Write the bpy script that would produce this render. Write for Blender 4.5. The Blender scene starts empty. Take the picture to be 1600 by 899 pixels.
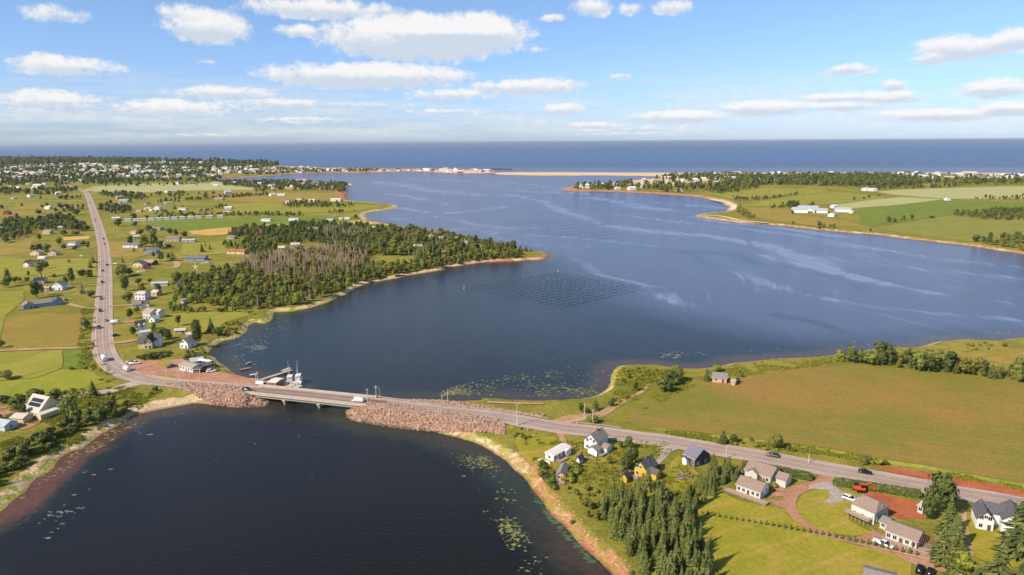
import bpy, bmesh, math, random
import numpy as np
from mathutils import Vector, Matrix
from mathutils.geometry import tessellate_polygon
random.seed(7); rng = np.random.default_rng(7)
scene = bpy.context.scene
COL = scene.collection
PI = math.pi
# ------------------------------------------------------------------ camera
CAM_H, FPX, PITCH, ROLL = 120.0, 1067.0, math.radians(12.1), math.radians(0.31)
cam_d = bpy.data.cameras.new("camera"); cam = bpy.data.objects.new("camera", cam_d); COL.objects.link(cam)
cam_d.sensor_width = 36; cam_d.lens = 36 * FPX / 1600; cam_d.clip_start = 1; cam_d.clip_end = 300000
CAMROT = Matrix.Rotation(PI/2 - PITCH, 4, 'X') @ Matrix.Rotation(-ROLL, 4, 'Z')
cam.matrix_world = Matrix.Translation((0, 0, CAM_H)) @ CAMROT
scene.camera = cam
CR = np.array(CAMROT.to_3x3())
# ------------------------------------------------------------------ light and exposure
SUN_EL, SUN_AZ = math.radians(40), math.atan2(-0.82, -0.57)       # shadows fall towards +X and less towards +Y
sd = Vector((math.sin(SUN_AZ)*math.cos(SUN_EL), math.cos(SUN_AZ)*math.cos(SUN_EL), math.sin(SUN_EL)))
sl = bpy.data.lights.new("sun", 'SUN'); sl.energy = 5.0; sl.angle = math.radians(0.5); sl.color = (1, .87, .70)
so = bpy.data.objects.new("sun", sl); so.rotation_euler = sd.to_track_quat('Z', 'Y').to_euler(); COL.objects.link(so)
scene.view_settings.view_transform = 'Standard'; scene.view_settings.look = 'None'
scene.view_settings.exposure = 0.3; scene.view_settings.gamma = 1
scene.cycles.max_bounces = 6; scene.cycles.volume_bounces = 0; scene.cycles.use_denoising = True
world = bpy.data.worlds.new("World"); scene.world = world; world.use_nodes = True

class NT:
    """tiny helper for node trees"""
    def __init__(s, nt): s.nt = nt; s.n = nt.nodes; s.l = nt.links
    def new(s, t, **k):
        n = s.n.new(t)
        for a, v in k.items(): setattr(n, a, v)
        return n
    def put(s, sock, v):
        if hasattr(v, 'is_output'): s.l.new(v, sock)
        else: sock.default_value = v
    def math(s, op, a, b=0.0, c=None, clamp=False):
        n = s.new('ShaderNodeMath', operation=op, use_clamp=clamp)
        s.put(n.inputs[0], a); s.put(n.inputs[1], b)
        if c is not None: s.put(n.inputs[2], c)
        return n.outputs[0]
    def ramp(s, v, a, b, smooth=True):
        n = s.new('ShaderNodeMapRange'); n.interpolation_type = 'SMOOTHSTEP' if smooth else 'LINEAR'
        s.put(n.inputs[0], v); n.inputs[1].default_value = a; n.inputs[2].default_value = b
        return n.outputs[0]
    def mix(s, f, a, b, blend='MIX'):
        n = s.new('ShaderNodeMix', data_type='RGBA', blend_type=blend)
        s.put(n.inputs[0], f); s.put(n.inputs[6], a if hasattr(a, 'is_output') else c4(a)); s.put(n.inputs[7], b if hasattr(b, 'is_output') else c4(b))
        return n.outputs[2]
    def noise(s, vec, scale, detail=4, rough=.55, dist=0.0, dim='3D'):
        n = s.new('ShaderNodeTexNoise'); n.noise_dimensions = dim
        if vec is not None: s.l.new(vec, n.inputs['Vector'])
        n.inputs['Scale'].default_value = scale; n.inputs['Detail'].default_value = detail
        n.inputs['Roughness'].default_value = rough; n.inputs['Distortion'].default_value = dist
        return n.outputs['Fac']
    def mapping(s, vec, rot=0.0, scale=(1, 1, 1), loc=(0, 0, 0)):
        n = s.new('ShaderNodeMapping'); s.l.new(vec, n.inputs[0])
        n.inputs[1].default_value = loc; n.inputs[2].default_value = (0, 0, rot); n.inputs[3].default_value = scale
        return n.outputs[0]
def c4(c):
    if isinstance(c, str): c = hexc(c)
    return (c[0], c[1], c[2], 1) if len(c) == 3 else tuple(c)
def hexc(h):
    h = h.lstrip('#'); v = [int(h[i:i+2], 16)/255 for i in (0, 2, 4)]
    return tuple(x/12.92 if x <= .04045 else ((x+.055)/1.055)**2.4 for x in v)
# ------------------------------------------------------------------ sky with clouds, a function of direction only
w = NT(world.node_tree); w.n.clear()
out = w.new('ShaderNodeOutputWorld'); bg = w.new('ShaderNodeBackground'); w.l.new(bg.outputs[0], out.inputs[0])
sky = w.new('ShaderNodeTexSky', sky_type='NISHITA'); sky.sun_disc = False
sky.sun_elevation = SUN_EL; sky.sun_rotation = SUN_AZ % (2*PI); sky.altitude = 100; sky.air_density = 1.0; sky.dust_density = 0.4; sky.ozone_density = 2.0
tc = w.new('ShaderNodeTexCoord'); D = tc.outputs['Generated']
sx = w.new('ShaderNodeSeparateXYZ'); w.l.new(D, sx.inputs[0])
az = w.math('MULTIPLY', w.math('ARCTAN2', sx.outputs[0], sx.outputs[1]), 180/PI)
el = w.math('MULTIPLY', w.math('ARCSINE', sx.outputs[2]), 180/PI)
# a cloud layer high above: generic small clouds everywhere, denser towards the horizon, plus the large ones in view
cv = w.new('ShaderNodeCombineXYZ'); w.put(cv.inputs[0], w.math('MULTIPLY', az, .07))
w.put(cv.inputs[1], w.math('MULTIPLY', w.math('LOGARITHM', w.math('ADD', w.math('MAXIMUM', el, 0.0), 2.2), math.e), .75))
n1 = w.noise(cv.outputs[0], 3.6, 7, .60, .1); n2 = w.noise(cv.outputs[0], 15.0, 7, .68)
def az_el(px, py):
    d = CR @ np.array([(px-800)/FPX, -(py-449.5)/FPX, -1.0]); d /= np.linalg.norm(d)
    return math.degrees(math.atan2(d[0], d[1])), math.degrees(math.asin(d[2]))
# centre x, centre y (base), half width, height, strength
CLOUDS = [(665,84,170,60,1.5),(570,132,172,34,1.35),(720,70,110,48,1.3),(700,60,120,35,1.0),(320,58,72,38,1.0),(300,30,45,22,.8),(505,25,115,26,1.05),(470,55,40,15,.7),
          (350,152,85,18,.95),(825,145,100,22,1.0),(700,155,70,16,.8),(880,178,42,16,.85),(925,22,34,24,.95),(985,20,22,14,.6),(1052,20,34,20,.95),(862,32,20,9,.5),
          (1510,88,100,34,1.05),(1590,72,60,28,1.0),(1450,100,42,16,.8),(1325,115,42,16,.8),(1395,140,26,17,.85),(1380,160,90,17,.9),(1300,158,70,13,.8),(1560,150,70,28,1.05),
          (1200,178,100,22,1.1),(1060,190,110,17,1.0),(1450,188,120,18,1.0),(1580,178,70,20,1.1),(1320,172,80,14,.9),(940,200,60,10,.8),(260,180,130,24,.8),(90,168,110,26,.6),(430,168,110,14,.65),(110,115,90,26,.9),(700,178,60,8,.5),(990,205,80,9,.5),(560,168,90,9,.45),
          (1000,212,120,6,.4),(480,190,100,7,.4),(330,216,110,8,.4),(1500,210,100,7,.4),(95,30,50,18,.6),(970,122,20,6,.35),(795,106,15,6,.4),(840,80,12,6,.35),(320,100,16,6,.4)]
mask = None; shade = None
for (cx, cy, hw, hh, st) in CLOUDS:
    a0, e0 = az_el(cx, cy - hh*.38); a1, _ = az_el(cx+hw, cy-hh*.38); _, e1 = az_el(cx, cy-hh*.38-hh*.72)
    du = w.math('MULTIPLY', w.math('SUBTRACT', az, a0), 1/abs(a1-a0))
    dv = w.math('MULTIPLY', w.math('SUBTRACT', el, e0), 1/abs(e1-e0))
    dvb = w.math('MULTIPLY', w.math('MINIMUM', dv, 0.0), .45)           # flatter, harder base
    r2 = w.math('ADD', w.math('MULTIPLY', du, du), w.math('ADD', w.math('MULTIPLY', dv, dv), w.math('MULTIPLY', dvb, dvb)))
    m = w.math('MULTIPLY', w.math('SUBTRACT', 1.0, r2), st)
    if mask is None: mask, shade = m, w.math('MULTIPLY', w.math('MAXIMUM', m, 0.0), dv)
    else:
        mask = w.math('MAXIMUM', mask, m)
        shade = w.math('ADD', shade, w.math('MULTIPLY', w.math('MAXIMUM', m, 0.0), dv))
amp = w.math('MULTIPLY', w.math('SUBTRACT', n1, .5), 2.7); amp2 = w.math('MULTIPLY', w.math('SUBTRACT', n2, .5), 2.3)
dens = w.math('ADD', w.math('MAXIMUM', mask, -1.2), w.math('ADD', amp, amp2))
dens = w.ramp(dens, -0.26, .72)
# clouds all round and overhead outside the picture, same kind
cv2 = w.new('ShaderNodeVectorMath', operation='SCALE'); w.l.new(D, cv2.inputs[0]); cv2.inputs[3].default_value = 1.0
nb = w.noise(D, 3.2, 8, .6)
beyond = w.math('MULTIPLY', w.ramp(nb, .55, .72), w.ramp(w.math('ABSOLUTE', az), 44, 60))
beyond = w.math('MAXIMUM', beyond, w.math('MULTIPLY', w.ramp(nb, .55, .72), w.ramp(el, 13, 24)))
dens = w.math('MAXIMUM', dens, beyond)
# thin hazy sheets low over the sea
lv = w.new('ShaderNodeCombineXYZ'); w.put(lv.inputs[0], w.math('MULTIPLY', az, .035)); w.put(lv.inputs[1], w.math('MULTIPLY', el, .42))
low = w.math('MULTIPLY', w.math('MULTIPLY', w.ramp(w.noise(lv.outputs[0], 2.2, 5, .6), .38, .62), w.ramp(el, 6.5, 1.5)), .62)
dens = w.math('MAXIMUM', dens, low)
dens = w.math('MULTIPLY', dens, w.ramp(el, -.2, 1.0))
lit = w.ramp(w.math('ADD', shade, w.math('MULTIPLY', amp2, .42)), -.30, .32)
ccol = w.mix(lit, (4.9, 5.4, 6.1), (7.4, 7.2, 7.1))
SKY_GAIN = (1.0, 1.0, 1.0)
skyc = w.mix(1.0, sky.outputs[0], (.90, 1.0, 1.12), 'MULTIPLY')
skyc = w.mix(w.ramp(el, 14, -1, False), skyc, w.mix(1.0, sky.outputs[0], (.62, .80, 1.34), 'MULTIPLY'))
w.l.new(w.mix(w.math('MULTIPLY', dens, .93), skyc, ccol), bg.inputs[0]); bg.inputs[1].default_value = 0.108

# ------------------------------------------------------------------ ground mapping
HL = 2.0                                                            # height of the land above the water
def P(px, py, z=0.0):
    d = CR @ np.array([(px-800)/FPX, -(py-449.5)/FPX, -1.0]); t = (z-CAM_H)/d[2]
    return (d[0]*t, d[1]*t, z)
def PP(pts, z=0.0): return np.array([P(x, y, z)[:2] for x, y in pts])
def ppm(px, py):                                                    # picture pixels per metre across the view at a ground point
    x, y, z = P(px, py, HL); v = CR.T @ np.array([x, y, z-CAM_H]); return FPX/(-v[2])
def m_up(px, py, h): return h/(ppm(px, py)*math.cos(math.atan2(CAM_H, math.hypot(*P(px, py)[:2]))))
# ------------------------------------------------------------------ object helpers
def mesh(name, verts, faces, mats=(), smooth=False, fm=None):
    me = bpy.data.meshes.new(name); me.from_pydata([tuple(v) for v in verts], [], faces)
    for m in (mats if isinstance(mats, (list, tuple)) else [mats]): me.materials.append(m)
    if fm is not None: me.polygons.foreach_set('material_index', fm)
    if smooth: me.polygons.foreach_set('use_smooth', [True]*len(me.polygons))
    me.update(); return me
def link(name, data, parent=None, loc=None, rot=None, scale=None):
    o = bpy.data.objects.new(name, data); COL.objects.link(o)
    if parent is not None: o.parent = parent
    if loc is not None: o.location = loc
    if rot is not None: o.rotation_euler = (0, 0, rot) if not hasattr(rot, '__len__') else rot
    if scale is not None: o.scale = (scale,)*3 if not hasattr(scale, '__len__') else scale
    return o
def tag(o, label, cat, group=None):
    o['label'] = label; o['category'] = cat
    if group: o['group'] = group
    return o
def kind(o, k): o['kind'] = k; return o
def thing(name, label, cat, loc, rot=0.0, group=None):
    o = link(name, None, None, loc, rot); o.empty_display_size = .5; return tag(o, label, cat, group)
def copy_thing(o, loc, rot, label=None, scale=None):
    c = o.copy(); COL.objects.link(c); c.location = loc; c.rotation_euler = (0, 0, rot)
    if scale is not None: c.scale = (scale,)*3 if not hasattr(scale, '__len__') else scale
    if label: c['label'] = label
    for ch in o.children:
        k = ch.copy(); COL.objects.link(k); k.parent = c
        for g in ch.children: q = g.copy(); COL.objects.link(q); q.parent = k
    return c
class MB:
    def __init__(s): s.v = []; s.f = []; s.m = []
    def add(s, v, f, m=0):
        o = len(s.v); s.v += [tuple(p) for p in v]; s.f += [tuple(i+o for i in q) for q in f]; s.m += [m]*len(f)
    def box(s, x0, x1, y0, y1, z0, z1, m=0):
        s.add([(x0,y0,z0),(x1,y0,z0),(x1,y1,z0),(x0,y1,z0),(x0,y0,z1),(x1,y0,z1),(x1,y1,z1),(x0,y1,z1)],
              [(3,2,1,0),(4,5,6,7),(0,1,5,4),(1,2,6,5),(2,3,7,6),(3,0,4,7)], m)
    def tube(s, a, b, r0, r1=None, n=6, m=0):
        r1 = r0 if r1 is None else r1; a = Vector(a); b = Vector(b); d = (b-a).normalized(); q = d.to_track_quat('Z', 'Y')
        v = [a+q@Vector((r0*math.cos(t), r0*math.sin(t), 0)) for t in [2*PI*i/n for i in range(n)]]
        v += [b+q@Vector((r1*math.cos(t), r1*math.sin(t), 0)) for t in [2*PI*i/n for i in range(n)]]
        s.add(v, [(i, (i+1) % n, n+(i+1) % n, n+i) for i in range(n)] + [tuple(range(n-1, -1, -1)), tuple(range(n, 2*n))], m)
    def mesh(s, name, mats, smooth=False): return mesh(name, s.v, s.f, mats, smooth, s.m if isinstance(mats, (list, tuple)) and len(mats) > 1 else None)
    def build(s, name, mats, parent=None, **k): return link(name, s.mesh(name, mats), parent, **k)
# ------------------------------------------------------------------ materials
MATS = {}
def mat(name, col, rough=.8, var=.12, scale=1.5, bump=0.0, metal=0.0, spec=.3, coord='Object'):
    if name in MATS: return MATS[name]
    m = bpy.data.materials.new(name); m.use_nodes = True; t = NT(m.node_tree); b = t.n['Principled BSDF']
    tcn = t.new('ShaderNodeTexCoord'); n = t.noise(tcn.outputs[coord], scale, 5, .6); c = c4(col)
    dk = tuple(x*(1-var) for x in c[:3]); lt = tuple(min(1, x*(1+var)) for x in c[:3])
    t.l.new(t.mix(t.ramp(n, .3, .7), dk, lt), b.inputs['Base Color'])
    b.inputs['Roughness'].default_value = rough; b.inputs['Metallic'].default_value = metal; b.inputs['Specular IOR Level'].default_value = spec
    if bump:
        bp = t.new('ShaderNodeBump'); bp.inputs['Strength'].default_value = bump; bp.inputs['Distance'].default_value = .05
        t.l.new(n, bp.inputs['Height']); t.l.new(bp.outputs[0], b.inputs['Normal'])
    MATS[name] = m; return m
def world_xy(t):
    g = t.new('ShaderNodeNewGeometry'); return g.outputs['Position']
# ------------------------------------------------------------------ numpy noise
def vnoise(x, y, seed=0):
    xi = np.floor(x).astype(np.int64); yi = np.floor(y).astype(np.int64); fx = x-xi; fy = y-yi
    fx = fx*fx*(3-2*fx); fy = fy*fy*(3-2*fy)
    def h(a, b):
        n = (a*374761393 + b*668265263 + seed*974711) & 0x7fffffff; n = ((n ^ (n >> 13))*1274126177) & 0x7fffffff
        return ((n ^ (n >> 16)) & 0xffff)/65535.0
    return (h(xi, yi)*(1-fx)+h(xi+1, yi)*fx)*(1-fy) + (h(xi, yi+1)*(1-fx)+h(xi+1, yi+1)*fx)*fy
def fbm(x, y, s, o=4, seed=0):
    r = 0; a = .5
    for i in range(o): r = r + a*(vnoise(x/s, y/s, seed+i)-.5); s /= 2.1; a *= .55
    return r
def catmull(p, k=3, closed=False):
    p = np.asarray(p, float); n = len(p); o = []
    for i in range(n if closed else n-1):
        a = p[(i-1) % n] if closed or i > 0 else p[0]; b = p[i]; c = p[(i+1) % n]; d = p[(i+2) % n] if closed or i+2 < n else p[-1]
        for j in range(k):
            t = j/k; o.append(.5*((2*b)+(-a+c)*t+(2*a-5*b+4*c-d)*t*t+(-a+3*b-3*c+d)*t**3))
    if not closed: o.append(p[-1])
    return np.array(o)
def inside(poly, x, y):
    c = np.zeros(x.shape, bool); n = len(poly)
    for i in range(n):
        x0, y0 = poly[i-1]; x1, y1 = poly[i]
        if y0 == y1: continue
        k = ((y0 > y) != (y1 > y)) & (x < (x1-x0)*(y-y0)/(y1-y0)+x0); c ^= k
    return c
def segdist(poly, x, y, closed=True):
    best = np.full(x.shape, 1e18); arg = np.zeros(x.shape)
    n = len(poly)
    for i in range(0 if closed else 1, n):
        a = poly[i-1]; b = poly[i]; dx, dy = b-a; L = dx*dx+dy*dy+1e-9
        t = np.clip(((x-a[0])*dx+(y-a[1])*dy)/L, 0, 1); d = (x-a[0]-t*dx)**2+(y-a[1]-t*dy)**2
        k = d < best; best = np.where(k, d, best); arg = np.where(k, i-1+t, arg)
    return np.sqrt(best), arg
# ------------------------------------------------------------------ coastlines (waterlines), read off the place
L1 = [(-500,1200),(-150,890),(0,797),(15,785),(45,760),(57,745),(80,732),(90,717),(107,707),(125,702),(140,692),(152,682),(172,672),(190,660),(207,650),(225,646),(250,640),(282,635),(307,631),(335,629),
 (360,632),(395,634),(414,632),(421,626),(431,617),(452,608),(450,603),(432,598),(405,592),(387,590),(375,585),(357,575),(342,567),(330,557),(328,550),(337,542),(350,535),(367,532),(377,527),(381,518),(385,509),(394,504),(407,506),(418,502),(425,495),(428,488),
 (445,487),(462,485),(485,480),(505,474),(525,465),(540,460),(556,451),(575,444),(600,439),(625,434),(650,427),(687,422),(725,416),(762,410),(800,408),(825,407),(850,406),(857,402),(855,397),(845,394),(822,391),(800,385),(765,379),(725,371),(685,363),(645,357),(608,352),(580,348),(571,342),(573,334),
 (588,330),(612,327),(621,324.5),(612,321),(587,318),(562,316),(545,314),(540,307),(539,300),(541,292),(550,289.5),(545,287),(525,287),(500,286),(440,284),(400,283),(348,281),(347,278.5),(400,276.5),(430,274.5),(470,271.5),(520,270.5),(560,270),(620,268.5),(650,268),(700,270.5),(740,271.2),(772,270.5),
 (765,267.5),(740,266.5),(700,266),(650,264.8),(600,264),(560,263.3),(500,262),(470,261),(445,260),(400,256.5),(300,253),(200,250.5),(100,249.5),(-100,249.5),(-400,250),(-900,300)]
L2 = [(880,295.5),(887,298.5),(925,299.5),(962,300.5),(1000,302),(1037,304),(1062,306),(1087,308),(1112,312),(1128,316),(1137,322),(1136,327),(1127,332),(1112,333),(1085,337),(1100,340.5),(1125,344),(1150,347.5),(1200,351.5),(1225,353.5),(1275,359),(1312,362.5),(1362,367),(1425,375),(1500,383),(1550,390.5),(1600,398),(1800,430),(2400,560),(2600,280),(1800,272),(1600,271.3),(1500,270.5),(1400,270),(1300,270.2),(1200,270.6),
 (1100,271),(1020,270.5),(900,270),(785,270),(782,273),(850,274.6),(950,274.6),(1010,275.5),(1035,276.5),(1030,279),(985,283),(940,287.5),(905,291),(887,293)]
L3 = [(1100,1300),(1060,1050),(1010,952),(969,908),(956,894),(943,880),(924,863),(901,841),(883,820),(864,803),(853,786),(838,769),(828,751),(821,741),(807,730),(795,719),(775,707),(750,695),(725,687),(700,680),(675,673),(650,669),(625,665),(587,660),(558,654),(545,649),(541,643),(549,636),(563,628),(595,623.5),(625,624.5),(675,625),(720,627),(745,626),(762,622.5),(800,624),(850,625.5),(887,624.5),(920,622),(945,614),(956,605),(960,592),(965,580),(972,573),(987,570.5),(1025,571),(1050,575),(1072,577.5),(1110,575),(1130,570),(1150,565),(1187,562.5),(1225,560),(1260,559),(1290,556),(1320,551),(1387,545),(1425,544),(1450,536),(1487,530.5),(1550,531.5),(1600,525.5),(1750,508),(2600,450),(2800,1300)]
LANDS = [catmull(PP(L, 0.0), 3, True) for L in (L1, L2, L3)]
# ------------------------------------------------------------------ main road: centre line with heights
ROAD = [(100,288,HL),(118,294,HL),(130,299,HL),(136,303,HL),(141,315,HL),(146,330,HL),(151,345,HL),(157,365,HL),(161.5,385,HL),(163.5,405,HL),(164,430,HL),(163,455,HL),(161.5,487,HL),(160,512,HL),(160.5,532,HL),(163,550,HL),(171,565,HL),(186,578,HL),(210,588,HL),(237,594.5,2.2),(275,599.5,2.8),(325,603.5,3.5),(375,608,3.8),(400,610,3.8),(430,612.6,3.8),(475,616.8,3.8),(520,621.5,3.8),(560,626.5,3.8),(595,630.5,3.8),(625,634.5,3.8),(700,643.5,3.6),(760,650,3.2),(800,655.5,2.7),(875,668.5,2.2),(935,675,HL),(995,683.5,HL),(1040,689,HL),(1130,704,HL),(1190,714,HL),(1280,731,HL),(1346,742.5,HL),(1435,758.6,HL),(1523,774,HL),(1600,787,HL),(1750,815,HL),(1950,850,HL)]
RC = catmull([P(x, y, z) for x, y, z in ROAD], 5)
WL = np.array(P(403, 610, 3.8)[:2]); WR = np.array(P(571, 627.5, 3.8)[:2])   # bridge ends
BD = (WR-WL)/np.linalg.norm(WR-WL); BLEN = float(np.linalg.norm(WR-WL)); BN = np.array([-BD[1], BD[0]])
def on_bridge(x, y): t = (x-WL[0])*BD[0]+(y-WL[1])*BD[1]; return (t > 0) & (t < BLEN)
SIDE_ROAD = catmull([P(x, y, HL) for x, y in [(226,597),(205,601),(175,610.5),(150,615),(125,618),(98,624),(75,628),(55,631),(30,640),(5,648),(-40,660)]], 4)
# ------------------------------------------------------------------ polar grid of the ground round the camera
AZ = np.radians(np.arange(-62, 62.01, .2)); RR = np.exp(np.arange(math.log(95), math.log(13000), .0068))
RR = np.concatenate([RR, np.exp(np.arange(math.log(13400), math.log(90000), .06))])
A, R = np.meshgrid(AZ, RR); GX = (R*np.sin(A)).ravel(); GY = (R*np.cos(A)).ravel(); NR, NA = R.shape
wx = GX + fbm(GX, GY, 45, 4, 11)*np.clip(R.ravel()*.02, 4, 14); wy = GY + fbm(GX, GY, 45, 4, 31)*np.clip(R.ravel()*.02, 4, 14)
S = np.full(GX.shape, -1e9)
near = R.ravel() < 13000
for L in LANDS:
    x = wx[near]; y = wy[near]; d, _ = segdist(L, x, y); s = np.where(inside(L, x, y), d, -d); S[near] = np.maximum(S[near], s)
dr, ar = segdist(RC[:, :2], GX[near], GY[near], False); rz = np.interp(ar, np.arange(len(RC)), RC[:, 2])
DR = np.full(GX.shape, 1e9); DR[near] = dr; RZ = np.zeros(GX.shape); RZ[near] = rz
slope = .42
hz = np.where(S > 0, np.minimum(HL, S*slope), np.maximum(-2.5, S*.12))
hz += np.where(S > 6, fbm(GX, GY, 18, 3, 5)*.16, 0)
hz += np.where(S > 60, fbm(GX, GY, 400, 3, 77)*0, 0)
emb = np.where((~on_bridge(GX, GY)) & (RZ > 2.05) & near, RZ-.14-np.maximum(0, DR-6.6)/1.7, -9)
hz = np.where(S > -4, np.maximum(hz, np.minimum(emb, 4)), hz)
hz = np.where((DR < 7.5) & (S > 3) & ~on_bridge(GX, GY), np.where(RZ > 2.05, np.minimum(hz, RZ-.12), HL-.12), hz)
# local character of the shore: width of the bare beach (m), redness of it, algae, mud under shallow water
CP = [(100,700,5,.25,1,1.0,60),(30,760,6,.3,1,1.0,50),(150,680,5,.2,.8,.9,30),(190,655,5,.1,.5,.4,25),(230,643,9,.1,0,0,25),(290,632,9,.15,0,0,25),(330,628,2,.5,0,0,20),(400,632,1,.6,0,0,20),(560,650,1,.6,0,0,30),(640,667,1,.6,.3,.1,30),(720,683,5,.2,.8,.2,18),(770,700,4.5,.2,.8,.3,18),(800,722,5,.5,.6,.1,14),(840,760,4.5,.75,.7,0,18),(880,810,3.4,.66,.6,.1,18),(930,860,3.6,.75,.4,.4,22),(975,905,4.4,.8,.3,.3,25),
 (420,500,4,.2,1,.1,30),(350,540,3,.2,1,.1,40),(480,480,4,.25,1,.1,30),(600,439,5,.35,.1,.1,50),(700,420,5,.4,0,.1,50),(800,408,6,.45,0,.2,60),(850,402,6,.7,0,.4,40),(800,624,2,.3,1,.3,40),(900,622,3,.3,1,.3,30),(960,590,3,.3,1,.4,25),(1030,573,4,.3,1,.55,40),(1150,565,4,.3,1,.5,50),(1300,553,4,.4,1,.5,60),(1450,535,4,.4,.8,.5,60),(1550,530,4,.4,.8,.5,80),
 (545,305,30,.9,0,.9,120),(590,325,8,.2,1,.6,120),(900,299,16,.75,.2,.3,260),(1040,304,11,.7,.1,.2,300),(1130,318,20,.2,.1,.5,100),(1100,336,10,.5,.5,.3,100),(1250,356,6,.55,.3,.1,150),(1400,372,5,.5,.3,.1,150),(1550,390,5,.6,.2,.2,150),(800,271,400,.1,0,.4,300),(950,272,400,.05,.2,.2,500),(1200,270,150,.35,0,0,600),(1450,270,150,.35,0,0,600),(700,268,60,.6,0,.9,300),(430,275,20,.7,0,.5,300)]
wsum = np.full(GX.shape, 1e-5); vals = np.zeros((4, GX.size)); dv = (3.0, .35, .3, .15)
for k in range(4): vals[k] += dv[k]*1e-5
rn = np.where(near)[0]
for (px, py, wd, red, alg, mud, rad) in CP:
    c = P(px, py); q = np.exp(-((GX[rn]-c[0])**2+(GY[rn]-c[1])**2)/(2*(rad*.75)**2)); wsum[rn] += q
    for k, v in enumerate((wd, red, alg, mud)): vals[k][rn] += q*v
vals /= wsum; BW, RED, ALG, MUD = vals
# wind-ruffled zone and drifting slicks: masks for sky reflections painted as colour
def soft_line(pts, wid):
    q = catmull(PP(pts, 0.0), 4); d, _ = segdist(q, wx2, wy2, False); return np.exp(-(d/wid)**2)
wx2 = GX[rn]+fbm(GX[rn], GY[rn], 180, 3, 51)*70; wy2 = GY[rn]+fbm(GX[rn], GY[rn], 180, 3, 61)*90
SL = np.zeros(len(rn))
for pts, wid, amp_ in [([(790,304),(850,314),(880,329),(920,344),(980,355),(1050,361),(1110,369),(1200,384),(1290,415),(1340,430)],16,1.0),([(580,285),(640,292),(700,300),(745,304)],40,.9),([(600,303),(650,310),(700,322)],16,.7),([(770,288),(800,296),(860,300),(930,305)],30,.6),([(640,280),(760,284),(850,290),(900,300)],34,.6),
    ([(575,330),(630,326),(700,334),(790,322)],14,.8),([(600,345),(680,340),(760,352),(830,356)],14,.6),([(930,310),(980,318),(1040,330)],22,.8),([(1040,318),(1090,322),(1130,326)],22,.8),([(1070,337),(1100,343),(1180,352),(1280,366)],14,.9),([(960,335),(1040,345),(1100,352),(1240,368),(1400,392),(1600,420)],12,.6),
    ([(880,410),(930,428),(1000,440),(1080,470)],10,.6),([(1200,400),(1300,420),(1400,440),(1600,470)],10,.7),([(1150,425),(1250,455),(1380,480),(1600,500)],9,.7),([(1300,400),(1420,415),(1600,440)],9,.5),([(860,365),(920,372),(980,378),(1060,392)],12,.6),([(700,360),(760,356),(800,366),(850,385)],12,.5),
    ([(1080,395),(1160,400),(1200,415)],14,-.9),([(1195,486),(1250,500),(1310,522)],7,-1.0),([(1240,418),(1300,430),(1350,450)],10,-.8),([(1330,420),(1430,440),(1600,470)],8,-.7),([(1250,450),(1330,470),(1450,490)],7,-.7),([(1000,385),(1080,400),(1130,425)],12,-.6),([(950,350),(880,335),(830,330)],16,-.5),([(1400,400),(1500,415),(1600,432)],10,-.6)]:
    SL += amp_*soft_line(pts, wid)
SLICK_SHEEN = np.zeros(GX.size); SLICK_SHEEN[rn] = SL
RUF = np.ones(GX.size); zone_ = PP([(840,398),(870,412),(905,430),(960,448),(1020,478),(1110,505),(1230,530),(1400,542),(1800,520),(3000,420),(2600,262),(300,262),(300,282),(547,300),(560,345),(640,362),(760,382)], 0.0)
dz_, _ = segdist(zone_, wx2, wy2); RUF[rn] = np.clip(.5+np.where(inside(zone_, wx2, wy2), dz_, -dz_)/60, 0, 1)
# ------------------------------------------------------------------ land and water materials
def attr(t, n): a = t.new('ShaderNodeAttribute'); a.attribute_name = n; return a.outputs['Fac']
GRASS_A, GRASS_B, GRASS_C = '#7f7a2c', '#978a40', '#6a7029'
def grass_nodes(t, pos, a=GRASS_A, b=GRASS_B, c=GRASS_C, dry='#a88f50'):
    n_big = t.noise(pos, .012, 4, .6); n_mid = t.noise(pos, .07, 5, .65, .4); n_fine = t.noise(pos, .6, 5, .7)
    col = t.mix(t.ramp(n_big, .35, .65), a, b); col = t.mix(t.ramp(n_mid, .42, .68), col, c)
    col = t.mix(t.math('MULTIPLY', t.ramp(n_mid, .56, .72), .55), col, dry)
    f = t.new('ShaderNodeMapRange'); t.l.new(n_fine, f.inputs[0]); f.inputs[1].default_value = .25; f.inputs[2].default_value = .75; f.inputs[3].default_value = .66; f.inputs[4].default_value = 1.3
    sc = t.new('ShaderNodeVectorMath', operation='SCALE'); t.l.new(col, sc.inputs[0]); t.l.new(f.outputs[0], sc.inputs[3])
    return sc.outputs[0], n_fine, n_mid
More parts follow.
